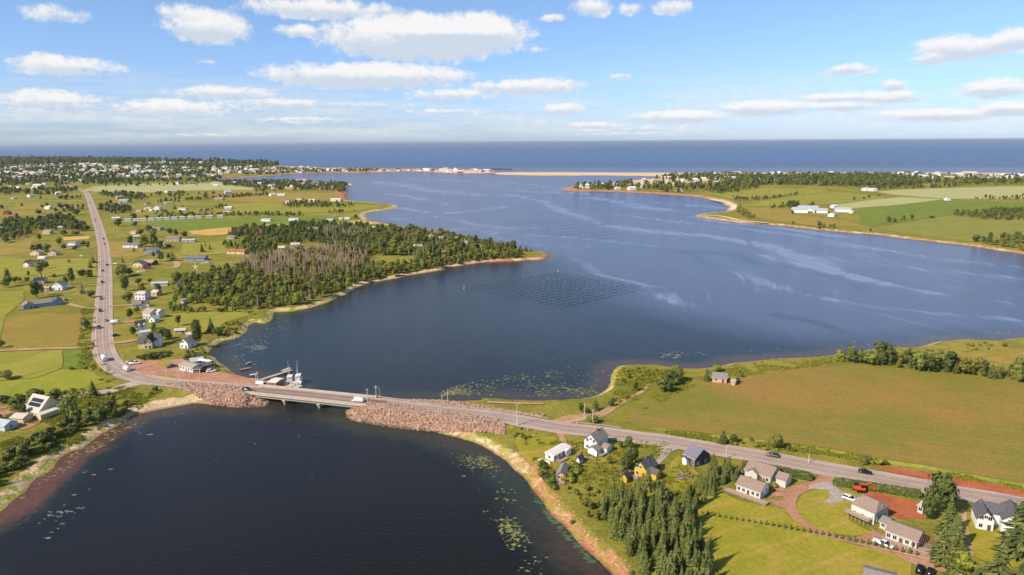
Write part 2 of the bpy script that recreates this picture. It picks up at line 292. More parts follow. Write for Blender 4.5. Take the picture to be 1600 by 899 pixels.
def land_material():
    m = bpy.data.materials.new("meadow_and_beach"); m.use_nodes = True; t = NT(m.node_tree); b = t.n['Principled BSDF']; pos = world_xy(t)
    g, nf, nm = grass_nodes(t, pos)
    n1 = t.noise(pos, .22, 5, .65, .6); n2 = t.noise(pos, .9, 5, .7); n3 = t.noise(pos, .11, 4, .6, 1.0)
    shore = attr(t, 'shore'); bw = attr(t, 'beach'); red = attr(t, 'red'); alg = attr(t, 'algae')
    rel = t.math('DIVIDE', shore, bw)
    relj = t.math('ADD', rel, t.math('MULTIPLY', t.math('SUBTRACT', n1, .5), 1.5))
    sand = t.mix(t.ramp(n2, .3, .7), '#c9a886', '#e3cba8')
    redc = t.mix(t.ramp(n2, .3, .7), '#a0664c', '#bd8868')
    rj = t.math('ADD', red, t.math('MULTIPLY', t.math('SUBTRACT', n3, .5), 1.6))
    beach = t.mix(t.ramp(rj, .3, .7), sand, redc); beach = t.mix(t.math('MULTIPLY', t.ramp(t.noise(pos, .55, 5, .75, 1.5), .55, .66), .7), beach, '#6d4f3a')
    wet = t.ramp(shore, 1.4, 0.1); beach = t.mix(t.math('MULTIPLY', wet, .6), beach, '#6a4433')
    algm = t.math('MULTIPLY', t.ramp(n1, .44, .56), alg); algc = t.mix(t.ramp(n2, .35, .65), '#77852c', '#a9a244')
    beach = t.mix(algm, beach, algc)
    col = t.mix(t.ramp(relj, .8, 1.15), beach, g)
    bare = t.math('MULTIPLY', t.ramp(nm, .66, .74), .35); col = t.mix(bare, col, '#9a6a45')
    t.l.new(col, b.inputs['Base Color']); b.inputs['Roughness'].default_value = .95; b.inputs['Specular IOR Level'].default_value = .1
    bp = t.new('ShaderNodeBump'); bp.inputs['Strength'].default_value = .9; bp.inputs['Distance'].default_value = .5
    t.l.new(t.math('ADD', nf, n2), bp.inputs['Height']); t.l.new(bp.outputs[0], b.inputs['Normal']); return m
def water_material():
    m = bpy.data.materials.new("bay_water"); m.use_nodes = True; t = NT(m.node_tree); b = t.n['Principled BSDF']; pos = world_xy(t)
    sh = attr(t, 'shore'); mud = attr(t, 'mud')
    n1 = t.noise(pos, .09, 5, .65, .8); n2 = t.noise(pos, .5, 5, .7)
    dep = t.math('ADD', sh, t.math('MULTIPLY', t.math('SUBTRACT', n1, .5), 14.0))           # negative offshore
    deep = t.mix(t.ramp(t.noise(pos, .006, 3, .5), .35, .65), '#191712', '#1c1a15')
    # bluer with distance: the sky's reflection painted into the base colour
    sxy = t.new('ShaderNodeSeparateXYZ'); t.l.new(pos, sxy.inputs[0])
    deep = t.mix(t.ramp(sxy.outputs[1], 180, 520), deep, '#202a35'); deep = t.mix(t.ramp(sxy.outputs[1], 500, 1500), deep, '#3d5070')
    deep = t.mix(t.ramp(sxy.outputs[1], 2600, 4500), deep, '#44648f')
    green = t.mix(t.ramp(n2, .35, .65), '#222d27', '#2d382c')
    col = t.mix(t.ramp(dep, -22, -3), deep, green)
    mudc = t.mix(t.ramp(n2, .35, .65), '#5c3a2e', '#6e4738')
    col = t.mix(t.math('MULTIPLY', t.ramp(dep, -15, -6), t.math('MULTIPLY', mud, .85)), col, mudc)
    # wind slicks, long curved streaks: sky sheen painted light and dark into colour
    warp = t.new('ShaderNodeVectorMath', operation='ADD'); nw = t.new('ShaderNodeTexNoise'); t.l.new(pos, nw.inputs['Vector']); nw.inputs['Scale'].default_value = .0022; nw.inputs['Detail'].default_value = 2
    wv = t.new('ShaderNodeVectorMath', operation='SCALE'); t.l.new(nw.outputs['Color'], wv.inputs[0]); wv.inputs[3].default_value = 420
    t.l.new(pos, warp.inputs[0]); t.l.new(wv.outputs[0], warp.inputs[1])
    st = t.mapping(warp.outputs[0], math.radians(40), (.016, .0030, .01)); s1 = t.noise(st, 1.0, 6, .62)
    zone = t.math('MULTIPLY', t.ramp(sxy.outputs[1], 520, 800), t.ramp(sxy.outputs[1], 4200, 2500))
    slick_sheen = t.math('MULTIPLY', t.ramp(s1, .50, .60), zone)
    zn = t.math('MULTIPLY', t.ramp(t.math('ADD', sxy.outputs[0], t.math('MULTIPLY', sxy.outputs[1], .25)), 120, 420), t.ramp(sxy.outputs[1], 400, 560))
    slick_sheen = t.math('MAXIMUM', slick_sheen, t.math('MULTIPLY', t.math('MULTIPLY', t.ramp(s1, .44, .56), .6), t.math('MULTIPLY', zn, t.ramp(sxy.outputs[1], 4200, 2500))))
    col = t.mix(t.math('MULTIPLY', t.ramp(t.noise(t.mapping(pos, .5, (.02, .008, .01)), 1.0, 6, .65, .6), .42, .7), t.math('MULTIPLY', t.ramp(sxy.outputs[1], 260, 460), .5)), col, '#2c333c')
    ruf = attr(t, 'ruffle'); sa = attr(t, 'slick_sheen')
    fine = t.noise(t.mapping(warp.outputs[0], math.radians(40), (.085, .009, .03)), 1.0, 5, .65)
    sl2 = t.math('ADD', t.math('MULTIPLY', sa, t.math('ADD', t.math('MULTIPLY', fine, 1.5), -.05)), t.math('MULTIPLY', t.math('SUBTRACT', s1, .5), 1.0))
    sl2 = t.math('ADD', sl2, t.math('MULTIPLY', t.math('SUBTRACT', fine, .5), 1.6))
    col = t.mix(t.math('MULTIPLY', ruf, .55), col, '#5c6788')  # paler sky reflection of ruffled water, painted over the body colour
    slick_sheen = t.math('MULTIPLY', t.ramp(sl2, .04, .8), ruf); dark_ = t.math('MULTIPLY', t.ramp(sl2, -.08, -.8), ruf)
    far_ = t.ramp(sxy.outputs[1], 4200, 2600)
    slick_sheen = t.math('MULTIPLY', slick_sheen, far_)
    col = t.mix(t.math('MULTIPLY', slick_sheen, .75), col, '#828eaa'); col = t.mix(t.math('MULTIPLY', dark_, .7), col, '#2f3b50')  # bright and dim reflection bands put into the base colour
    rough = t.new('ShaderNodeMapRange'); t.l.new(slick_sheen, rough.inputs[0]); rough.inputs[3].default_value = .13; rough.inputs[4].default_value = .3
    t.l.new(rough.outputs[0], b.inputs['Roughness'])
    t.l.new(col, b.inputs['Base Color']); b.inputs['IOR'].default_value = 1.33; spm = t.new('ShaderNodeMapRange'); t.l.new(sxy.outputs[1], spm.inputs[0]); spm.inputs[1].default_value = 1500; spm.inputs[2].default_value = 4500; spm.inputs[3].default_value = .3; spm.inputs[4].default_value = .12; t.l.new(spm.outputs[0], b.inputs['Specular IOR Level'])
    nb1 = t.noise(t.mapping(pos, math.radians(25), (.5, .9, .5)), 1.0, 6, .7); bp = t.new('ShaderNodeBump'); bp.inputs['Strength'].default_value = .55; bp.inputs['Distance'].default_value = .35
    t.l.new(nb1, bp.inputs['Height']); t.l.new(bp.outputs[0], b.inputs['Normal'])
    # wind-ruffled water: the mean of many wave facets mirrors little, the sky's tone is painted in the diffuse colour
    df = t.new('ShaderNodeBsdfDiffuse'); t.l.new(col, df.inputs[0]); gl = t.new('ShaderNodeBsdfGlossy'); gl.inputs['Roughness'].default_value = .4; gl.inputs[0].default_value = (.9, .95, 1, 1)
    m1 = t.new('ShaderNodeMixShader'); m1.inputs[0].default_value = .14; t.l.new(df.outputs[0], m1.inputs[1]); t.l.new(gl.outputs[0], m1.inputs[2])
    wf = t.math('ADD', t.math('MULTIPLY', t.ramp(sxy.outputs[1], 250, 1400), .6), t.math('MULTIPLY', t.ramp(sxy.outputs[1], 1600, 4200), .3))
    m2 = t.new('ShaderNodeMixShader'); t.l.new(wf, m2.inputs[0]); t.l.new(b.outputs[0], m2.inputs[1]); t.l.new(m1.outputs[0], m2.inputs[2]); t.l.new(m2.outputs[0], t.n['Material Output'].inputs[0]); return m
idx = np.arange(NR*NA).reshape(NR, NA)
Q = np.stack([idx[:-1, :-1], idx[:-1, 1:], idx[1:, 1:], idx[1:, :-1]], -1).reshape(-1, 4)
def grid_mesh(name, zz, keep, m, attrs, smooth=True):
    q = Q[keep]; used, inv = np.unique(q, return_inverse=True); q = inv.reshape(q.shape)[:, ::-1]
    me = bpy.data.meshes.new(name); me.vertices.add(len(used)); co = np.stack([GX[used], GY[used], zz[used]], -1); me.vertices.foreach_set('co', co.astype(np.float32).ravel())
    me.loops.add(q.size); me.loops.foreach_set('vertex_index', q.astype(np.int32).ravel()); me.polygons.add(len(q)); me.polygons.foreach_set('loop_start', np.arange(0, q.size, 4, dtype=np.int32))
    me.polygons.foreach_set('use_smooth', np.full(len(q), smooth)); me.materials.append(m); me.update(calc_edges=True)
    for k, v in attrs.items(): a = me.attributes.new(k, 'FLOAT', 'POINT'); a.data.foreach_set('value', v[used].astype(np.float32))
    return me
mx = hz[Q].max(1); mn = np.where(S[Q] > -1e8, S[Q], -1e9).max(1)
kl = (S[Q].max(1) > -14) | (mx > 0)
kind(link('ground', grid_mesh('ground', hz, kl, land_material(), {'shore': S, 'beach': BW, 'red': RED, 'algae': ALG})), 'structure')
kw = (hz[Q].min(1) < .02)
kind(link('water', grid_mesh('water', np.zeros_like(hz), kw, water_material(), {'shore': np.maximum(S, -500), 'mud': MUD, 'slick_sheen': SLICK_SHEEN, 'ruffle': RUF})), 'structure')
# fine lookups of height
def height(x, y):
    r = math.hypot(x, y); a = (math.degrees(math.atan2(x, y))+62)/.2; i = min(max(int(np.searchsorted(RR, r))-1, 0), NR-2); j = min(max(int(a), 0), NA-2)
    u = min(max((r-RR[i])/(RR[i+1]-RR[i]), 0), 1); v = min(max(a-j, 0), 1); k = i*NA+j
    return float((hz[k]*(1-v)+hz[k+1]*v)*(1-u)+(hz[k+NA]*(1-v)+hz[k+NA+1]*v)*u)
def G(px, py, up=0.0):
    x, y, _ = P(px, py, HL); return (x, y, max(height(x, y), 0)+up)
# ------------------------------------------------------------------ flat sheets on the land: fields, lots, tracks
def sheet_mat(name, a, b, c=None, dry=None, rows=None, bump=.6, blot=.05, amt=.5):
    m = bpy.data.materials.new(name); m.use_nodes = True; t = NT(m.node_tree); p = t.n['Principled BSDF']; pos = world_xy(t)
    n1 = t.noise(pos, blot, 5, .62, .5); n2 = t.noise(pos, .8, 5, .7)
    col = t.mix(t.ramp(n1, .35, .65), a, b)
    if c: col = t.mix(t.math('MULTIPLY', t.ramp(t.noise(pos, blot*.5, 6, .68, .8), .5, .66), amt), col, c)
    if rows:
        ang, per, k = rows; wv = t.new('ShaderNodeTexWave'); wv.bands_direction = 'X'; t.l.new(t.mapping(pos, math.radians(ang)), wv.inputs[0])
        wv.inputs['Scale'].default_value = .314/per; wv.inputs['Distortion'].default_value = 1.4; wv.inputs['Detail'].default_value = 3; wv.inputs['Detail Scale'].default_value = 2
        col = t.mix(t.math('MULTIPLY', wv.outputs['Fac'], k), col, dry or b)
        w2 = t.new('ShaderNodeTexWave'); w2.bands_direction = 'X'; t.l.new(t.mapping(pos, math.radians(ang)), w2.inputs[0]); w2.inputs['Scale'].default_value = .314/(per*4.2); w2.inputs['Distortion'].default_value = .5
        col = t.mix(t.math('MULTIPLY', t.math('MULTIPLY', t.ramp(w2.outputs['Fac'], .93, .99), t.ramp(n1, .3, .6)), .5), col, c or a)
    f = t.new('ShaderNodeMapRange'); t.l.new(n2, f.inputs[0]); f.inputs[1].default_value = .25; f.inputs[2].default_value = .75; f.inputs[3].default_value = .75; f.inputs[4].default_value = 1.22
    sc = t.new('ShaderNodeVectorMath', operation='SCALE'); t.l.new(col, sc.inputs[0]); t.l.new(f.outputs[0], sc.inputs[3])
    t.l.new(sc.outputs[0], p.inputs['Base Color']); p.inputs['Roughness'].default_value = .95; p.inputs['Specular IOR Level'].default_value = .1
    bp = t.new('ShaderNodeBump'); bp.inputs['Strength'].default_value = bump; bp.inputs['Distance'].default_value = .3; t.l.new(n2, bp.inputs['Height']); t.l.new(bp.outputs[0], p.inputs['Normal'])
    return m
layer = [0]
def sheet(name, pts, m, z=None, jit=.6, step=6.0):
    w_ = PP(pts, HL); o = []
    for i in range(len(w_)):
        a = w_[i]; b = w_[(i+1) % len(w_)]; L = np.linalg.norm(b-a); st = max(step, np.linalg.norm(a)*.012); k = max(1, int(L/st))
        for j in range(k): o.append(a+(b-a)*j/k)
    o = np.array(o); jj = np.maximum(jit, np.hypot(o[:, 0], o[:, 1])*.0016*jit)
    o[:, 0] += fbm(o[:, 0], o[:, 1], 14, 3, 3)*jj*4; o[:, 1] += fbm(o[:, 0], o[:, 1], 14, 3, 9)*jj*4
    layer[0] += 1; zz = HL + (.09+layer[0]*.004 if z is None else z)
    v = [(x, y, zz) for x, y in o]; tr = tessellate_polygon([[Vector(q) for q in v]])
    fs = []
    for f in tr:
        a, b, c = (Vector(v[i]) for i in f); fs.append(tuple(f) if (b-a).cross(c-a).z > 0 else tuple(reversed(f)))
    return kind(link(name, mesh(name, v, fs, m)), 'structure')
CORN = sheet_mat('corn_crop', '#72732e', '#827634', '#9c7340', rows=(-67, 3.4, .34), dry='#957a44', blot=.02, amt=.6)
LIME = sheet_mat('lime_pasture', '#84822e', '#948f3a', '#757a2c', rows=(20, 8, .2), dry='#a0924a', blot=.03); TAN = sheet_mat('tan_field', '#8f8038', '#a08845', '#7f7a32', rows=(70, 7, .3), dry='#8a7338')
GOLD = sheet_mat('golden_stubble', '#c29a55', '#cfaa66', '#b5914c', rows=(20, 12, .3), dry='#b08a4a'); DEEP = sheet_mat('green_crop', '#6e7c2c', '#7d8636', '#5f7428', rows=(82, 12, .3), dry='#56692a')
PALE = sheet_mat('pale_grain', '#a2a46c', '#b0ab74', '#989c62', rows=(60, 10, .25), dry='#a39a63'); OLIVE = sheet_mat('olive_field', '#7f8238', '#8b883f', '#727a30', rows=(75, 14, .35), dry='#847f3c')
OLDF = sheet_mat('tan_ploughed', '#8a7434', '#94803c', '#7d7a30', rows=(0, 8, .3), dry='#8c7a3a')
SOIL = sheet_mat('red_soil', '#a05a3a', '#b06a46', '#8f5036', blot=.12); LOT = sheet_mat('reddish_gravel', '#a67860', '#b48a72', '#9c6b52', blot=.1)
DIRT = sheet_mat('dirt_track', '#a98560', '#bb9a78', '#967253', blot=.1); PAVE = sheet_mat('grey_drive', '#a0928a', '#aea198', '#94867c', blot=.15)
LAWN = sheet_mat('mown_lawn', '#88842a', '#978c32', '#ad8d48', rows=(65, 3, .2), dry='#7f8228', amt=.85, blot=.07); ROUGH = sheet_mat('rough_verge', '#8c9030', '#a09c44', '#6a7a24', blot=.2)
sheet('crop_field', [(975,655),(1000,640),(1045,612),(1075,601),(1100,597),(1150,591),(1200,580),(1270,573),(1330,571),(1400,578),(1600,595),(1850,616),(1900,850),(1780,797),(1600,757),(1440,727),(1370,715),(1290,700),(1200,690),(1100,676),(1040,671),(990,664)], CORN, jit=.8)
sheet('verge', [(1290,701),(1370,716),(1440,728),(1600,758),(1780,798),(1780,802),(1600,763),(1440,733),(1370,722),(1290,706),(1150,688),(1040,673),(985,665),(1040,671),(1200,690)], ROUGH)
sheet('field', [(1475,556),(1530,549),(1700,542),(1700,580),(1600,573),(1520,562)], TAN)
sheet('bare_soil', [(1362,727),(1400,730),(1465,744),(1475,742),(1540,754),(1600,766),(1700,786),(1700,800),(1600,777),(1560,770),(1500,761),(1440,748),(1400,741)], SOIL, jit=.9)
sheet('bare_soil', [(1352,766),(1375,770),(1400,776),(1440,786),(1445,806),(1441,811),(1425,812),(1402,810),(1388,800),(1370,785),(1345,781),(1348,772)], SOIL)
sheet('bare_soil', [(1395,757),(1420,762),(1440,766),(1440,770),(1415,765),(1392,760)], SOIL)
sheet('lawn', [(1290,760),(1340,772),(1330,778),(1345,785),(1360,790),(1330,800),(1325,812),(1350,826),(1375,836),(1330,838),(1295,833),(1262,818),(1246,803),(1245,786),(1255,772),(1270,764)], LAWN)
sheet('lawn', [(1100,805),(1075,800),(1090,782),(1130,772),(1160,785),(1215,795),(1240,812),(1262,828),(1330,850),(1400,868),(1428,880),(1425,935),(1110,935),(1100,870),(1080,830)], LAWN)
sheet('lawn', [(1060,712),(1092,742),(1068,775),(1055,768),(1040,745),(1048,722)], LAWN)
sheet('lawn', [(1510,785),(1600,800),(1700,820),(1700,890),(1560,885),(1515,868),(1500,835)], LAWN)
sheet('lawn', [(812,676),(868,684),(884,700),(870,722),(840,735),(815,715),(806,690)], LAWN)
sheet('track', [(1281,742),(1302,746),(1300,756),(1283,760),(1263,766),(1248,775),(1243,788),(1247,803),(1262,818),(1292,832),(1330,842),(1362,834),(1362,826),(1372,832),(1384,842),(1420,858),(1445,868),(1482,880),(1480,897),(1440,888),(1400,870),(1330,849),(1285,838),(1258,827),(1238,810),(1226,795),(1205,788),(1200,782),(1224,783),(1222,776),(1202,778),(1205,770),(1222,769),(1205,764),(1210,760),(1228,765),(1248,757),(1270,752)], LOT, jit=.4)
sheet('driveway', [(1292,752),(1304,758),(1312,768),(1335,776),(1350,784),(1344,787),(1318,782),(1305,787),(1285,786),(1296,776),(1293,766),(1270,764),(1262,766),(1265,758),(1280,754)], PAVE, jit=.3)
sheet('track', [(869,676),(880,676),(884,686),(894,699),(907,708),(926,714),(928,721),(920,722),(908,716),(895,708),(882,697),(874,687)], DIRT, jit=.3)
sheet('driveway', [(1030,700),(1046,696),(1066,700),(1050,706),(1040,716),(1028,727),(1022,724),(1032,712)], PAVE, jit=.3)
sheet('track', [(1500,796),(1508,796),(1512,830),(1520,870),(1505,872),(1500,840)], DIRT, jit=.6)
sheet('track', [(860,659),(880,652),(905,648),(930,644),(960,631),(1000,611),(1012,600),(1018,600),(1005,614),(965,637),(945,650),(920,657),(900,659),(893,661),(905,668),(885,664)], DIRT, jit=.5)
sheet('parking_lot', [(198,569),(212,562),(235,563),(270,562),(300,558),(312,568),(335,581),(375,588),(400,594),(428,600),(452,605),(440,610),(405,605.5),(330,601),(250,594),(233,592),(215,580)], LOT, jit=.5)
sheet('lawn', [(247,567),(262,564),(270,566),(272,571),(260,574),(248,572)], LAWN, jit=.2)
sheet('lawn', [(240,588),(262,586),(276,589),(268,592),(245,591)], LAWN, jit=.2)
sheet('parking_lot', [(-30,650),(0,637),(12,636),(25,642),(20,650),(40,658),(60,656),(72,657),(50,668),(38,672),(20,668),(-30,670)], LOT, jit=.4)
sheet('field', [(8,497),(75,489),(128,491),(128,510),(122,541),(60,545),(3,546),(4,520)], OLDF)
sheet('field', [(-60,553),(0,551),(98,547),(97,575),(60,590),(-60,600)], LIME); sheet('field', [(99,547),(128,545),(134,565),(130,577),(99,575)], DEEP)
sheet('field', [(-60,601),(60,591),(99,577),(140,580),(168,598),(120,610),(60,622),(-60,630)], sheet_mat('hay_meadow', '#84892c', '#969038', '#74802a'))
sheet('field', [(-60,450),(0,456),(38,455),(36,470),(25,480),(8,494),(2,520),(2,546),(-60,548)], LIME)
sheet('field', [(-40,380),(20,378),(54,375),(47,385),(48,394),(20,398),(-40,403)], TAN)
sheet('field', [(-60,404),(0,402),(60,405),(150,404),(152,435),(90,437),(-60,440)], LIME)
sheet('field', [(25,319),(66,318),(68,326),(22,328)], TAN); sheet('field', [(-60,328),(40,330),(90,331),(80,336),(-60,340)], TAN)
sheet('field', [(98,371),(140,369),(139,374),(100,376)], GOLD, jit=.3)
sheet('field', [(225,347),(300,343),(420,338.5),(500,337),(560,339),(562,348),(480,351),(410,356),(350,358),(300,360),(250,358)], DEEP)
sheet('field', [(294,361.5),(330,358),(365,355),(420,351),(470,349),(430,355),(368,361),(352,367),(325,368.5),(300,366)], GOLD, jit=.5)
sheet('field', [(520,350),(560,344),(600,349),(570,352)], GOLD, jit=.4)
sheet('field', [(128,298),(150,291),(200,288),(280,286),(340,287),(400,290),(395,297),(300,298),(240,301),(180,300),(150,300)], PALE)
sheet('field', [(340,300),(400,296),(455,302),(525,302),(530,311),(460,316),(400,317),(350,312),(330,306)], TAN)
sheet('field', [(345,320),(400,317),(460,317),(530,319),(600,322),(560,329),(480,333),(400,335),(360,333)], LIME)
sheet('field', [(170,378),(240,380),(235,398),(205,405),(172,403)], TAN); sheet('field', [(285,381),(360,376),(380,392),(340,398),(280,400)], LIME)
sheet('field', [(245,492),(310,489),(378,488),(396,492),(350,505),(330,522),(262,510)], LIME)
sheet('field', [(1110,304),(1200,293),(1290,296.5),(1293,301),(1200,308),(1140,311)], LIME); sheet('field', [(1150,323),(1200,312.5),(1310,300.5),(1385,308),(1380,311.5),(1300,319),(1235,322)], LIME)
sheet('field', [(1300,321),(1345,315),(1410,308),(1475,312),(1400,321),(1320,327)], PALE); sheet('field', [(1336,330),(1400,322),(1475,313.5),(1700,321),(1700,335),(1490,336),(1430,345),(1380,350),(1362,355),(1340,351),(1345,340)], DEEP)
sheet('field', [(1368,300),(1400,297),(1500,293.5),(1700,289),(1700,310),(1540,311),(1475,311),(1400,305)], PALE); sheet('field', [(1366,358),(1400,351),(1470,339),(1700,347),(1700,385),(1600,380),(1510,378),(1440,369)], OLIVE)
sheet('field', [(1150,334),(1160,325),(1215,326),(1250,336),(1330,347),(1352,354),(1290,355),(1215,347)], TAN); sheet('field', [(1435,287.5),(1500,289),(1498,292),(1440,292)], LIME, jit=.3)
# narrow lanes
def ribbon(name, pts3, width, m, dz=.0, mats=None, u0=0):
    p = np.asarray(pts3, float); d = np.gradient(p[:, :2], axis=0); d /= np.linalg.norm(d, axis=1)[:, None]+1e-9; n = np.stack([-d[:, 1], d[:, 0]], -1)
    v = []; f = []
    for i in range(len(p)):
        a, b = (width if np.ndim(width) == 1 else (-width/2, width/2))
        v += [(p[i, 0]+n[i, 0]*a, p[i, 1]+n[i, 1]*a, p[i, 2]+dz), (p[i, 0]+n[i, 0]*b, p[i, 1]+n[i, 1]*b, p[i, 2]+dz)]
        if i: k = 2*i; f.append((k-2, k, k+1, k-1)[::-1])
    return kind(link(name, mesh(name, v, f, m)), 'structure')
def lane(name, pts, width, m, k=4): layer[0] += 1; return ribbon(name, catmull([P(x, y, HL) for x, y in pts], k), width, m, .12+layer[0]*.004)
lane('track', [(-40,551),(0,548.5),(70,545.5),(120,544),(152,541)], 4, DIRT); lane('track', [(84,472),(105,475),(130,481),(157,483)], 4, DIRT)
lane('track', [(168,480),(190,478),(206,477)], 4, DIRT); lane('track', [(170,507),(195,504),(212,503)], 5, DIRT); lane('track', [(168,537),(195,535),(216,531)], 5, DIRT)
lane('track', [(56,401),(100,401),(157,401)], 4, DIRT); lane('track', [(75,413),(110,414),(158,414)], 4, DIRT); lane('track', [(108,448),(130,446),(160,445)], 4, DIRT)
lane('track', [(168,399),(200,391),(235,395)], 4, DIRT); lane('track', [(170,413),(195,413),(215,414),(232,417)], 4, DIRT); lane('track', [(258,420),(275,418),(276,410),(262,407)], 6, DIRT)
lane('track', [(276,404),(300,400),(350,395),(400,386),(410,380)], 5, DIRT); lane('track', [(165,368),(190,366),(210,363)], 4, DIRT)
lane('track', [(-60,316.5),(40,315),(133,313.5)], 11, PALE); lane('track', [(136,300),(160,291),(200,289)], 8, DIRT)
lane('shore_track', [(1112,312),(1134,317),(1148,323),(1141,329)], 10, sheet_mat('pale_sand', '#d9c3a2', '#e4d2b4', '#cdb592'))
lane('shore_track', [(1100,337),(1125,338),(1160,345),(1200,349)], 7, bpy.data.materials['pale_sand'])
lane('track', [(762,629),(800,631),(850,632)], 2, DIRT); lane('track', [(1340,851),(1390,862),(1440,873),(1475,884)], 1.0, DIRT)
# ------------------------------------------------------------------ roads
def asphalt(name, a, b, c):
    m = bpy.data.materials.new(name); m.use_nodes = True; t = NT(m.node_tree); p = t.n['Principled BSDF']; pos = world_xy(t)
    n1 = t.noise(pos, .09, 5, .6, .5); n2 = t.noise(pos, 1.6, 5, .7)
    col = t.mix(t.ramp(n1, .35, .65), a, b); col = t.mix(t.math('MULTIPLY', t.ramp(n2, .45, .7), .5), col, c)
    col = t.mix(t.math('MULTIPLY', t.ramp(t.noise(t.mapping(pos, .3, (.05, .22, .1)), 1.0, 3, .5), .57, .60), .4), col, c)
    t.l.new(col, p.inputs['Base Color']); p.inputs['Roughness'].default_value = .9; return m
ASPH = asphalt('weathered_asphalt', '#9a877c', '#a59287', '#8d7b71'); SHOU = asphalt('gravel_shoulder', '#b0937f', '#bba28e', '#9f806c'); WHITE = mat('road_paint', '#d8d2c8', .8, .1); YELL = mat('yellow_road_paint', '#c9a468', .8, .1)
DECKA = asphalt('bridge_asphalt', '#7b655b', '#86706a', '#6d5950'); TRACKW = asphalt('worn_wheel_track', '#917f75', '#9b897e', '#86756b')
ob = on_bridge(RC[:, 0], RC[:, 1]); iw = int(np.argmax(ob)); ie = len(RC)-int(np.argmax(ob[::-1]))
for part in (RC[:iw+1], RC[ie-1:]): ribbon('road_shoulder', part, 11.8, SHOU, .10)
ribbon('road', RC, 9.0, ASPH, .13)
RB = RC[iw-1:ie+1]; ribbon('bridge_road', RB, 8.7, DECKA, .133)
PATCH = catmull([P(x, y, 3.8) for x, y in [(568,628),(580,629.3),(595,631),(606,632.3)]], 3); ribbon('dark_asphalt_patch', PATCH, 7.6, asphalt('dark_asphalt', '#4f4646', '#5a5050', '#453e3e'), .134)  # darker asphalt ribbon just past the bridge end
for off in (-2.9, -1.1, 1.1, 2.9): ribbon('wheel_track', RC, (off-.3, off+.3), TRACKW, .136)
for off in (-3.75, 3.75): ribbon('edge_line', RC, (off-.1, off+.1), WHITE, .142)
for off in (-.17, .17): ribbon('centre_line', RC, (off-.09, off+.09), YELL, .142)
ribbon('side_road', SIDE_ROAD, 8.0, sheet_mat('side_road_gravel', '#a8988a', '#b5a596', '#988676', blot=.15), .118)
# ================================================================== bridge, rocks, rails
CONC = mat('pale_concrete', '#b9ac9c', .85, .12, .8, .2); CONCD = mat('weathered_concrete', '#a09484', .9, .15, 1.2, .2)
GALV = mat('galvanised_steel', '#a9a49c', .5, .08, 2, metal=.3); WOODP = mat('grey_wood', '#8f8072', .9, .2, 3)
br_rot = math.atan2(BD[1], BD[0])
bridge = thing('road_bridge', 'low pale concrete road bridge with solid parapets across the narrows', 'bridge', (WL[0], WL[1], 3.8), br_rot)
b = MB(); b.box(-1.2, BLEN+1.2, -5.3, 5.3, -.35, .10); b.build('deck', CONC, bridge)
for y0, y1 in ((-5.3, -4.85), (4.85, 5.3)):
    b = MB(); b.box(-3, BLEN+3, y0, y1, .10, 1.0); b.box(-3, BLEN+3, y0-.05, y1+.05, 1.0, 1.1); b.build('parapet', CONC, bridge)
for y0 in (-4.7, -1.6, 1.4, 4.3):
    b = MB(); b.box(0, BLEN, y0, y0+.4, -1.55, -.352); b.build('girder', CONCD, bridge)
for fx in (.30, .62):
    x = BLEN*fx; b = MB(); b.box(x-.7, x+.7, -5.0, 5.0, -2.3, -1.552); pier = b.build('pier', CONC, bridge)
    for yy in (-3.9, -1.3, 1.3, 3.9): c = MB(); c.tube((x, yy, -5.8), (x, yy, -2.302), .55, .55, 10); c.build('column', CONC, pier)
for x0, x1 in ((-2.2, -.1), (BLEN+.1, BLEN+2.2)):
    b = MB(); b.box(x0, x1, -5.2, 5.2, -4.2, -.36); b.build('abutment', CONCD, bridge)
for x in (BLEN*.37, ):
    b = MB(); b.tube((x, 5.1, 1.1), (x, 5.1, 2.6), .06); b.box(x-.25, x+.25, 5.02, 5.06, 1.9, 2.6); b.build('marker_sign', GALV, bridge)
# rocks armouring the causeway: nobody could count them
ROCK = []
def ico():
    bm = bmesh.new(); bmesh.ops.create_icosphere(bm, subdivisions=1, radius=1); v = np.array([q.co[:] for q in bm.verts]); f = [tuple(q.index for q in p.verts) for p in bm.faces]; bm.free(); return v, f
IV, IF = ico()
def rocks(name, poly, m, n, smin, smax, onslope=True, sink=.25):
    w_ = PP(poly, 1.5); x0, y0 = w_.min(0); x1, y1 = w_.max(0); V = []; F = []; c = 0; tries = 0
    while c < n and tries < n*12:
        k = 2000; x = rng.uniform(x0, x1, k); y = rng.uniform(y0, y1, k); ok = inside(w_, x, y); tries += k
        for X, Y in zip(x[ok], y[ok]):
            if c >= n: break
            h = height(X, Y)
            if h < -.3: continue
            s = rng.uniform(smin, smax)*rng.choice([.6, .8, 1, 1.0, 1.25, 1.7]); sc = np.array([rng.uniform(.7, 1.3), rng.uniform(.7, 1.2), rng.uniform(.55, .9)])*s
            a = rng.uniform(0, 6.28); v = IV*(1+rng.uniform(-.28, .28, (len(IV), 1)))*sc; v = np.stack([v[:, 0]*math.cos(a)-v[:, 1]*math.sin(a), v[:, 0]*math.sin(a)+v[:, 1]*math.cos(a), v[:, 2]], -1)
            V.append(v+np.array([X, Y, h+s*sink])); F += [tuple(i+c*len(IV) for i in f) for f in IF]; c += 1
    if c: return kind(link(name, mesh(name, np.concatenate(V), F, m)), 'stuff')
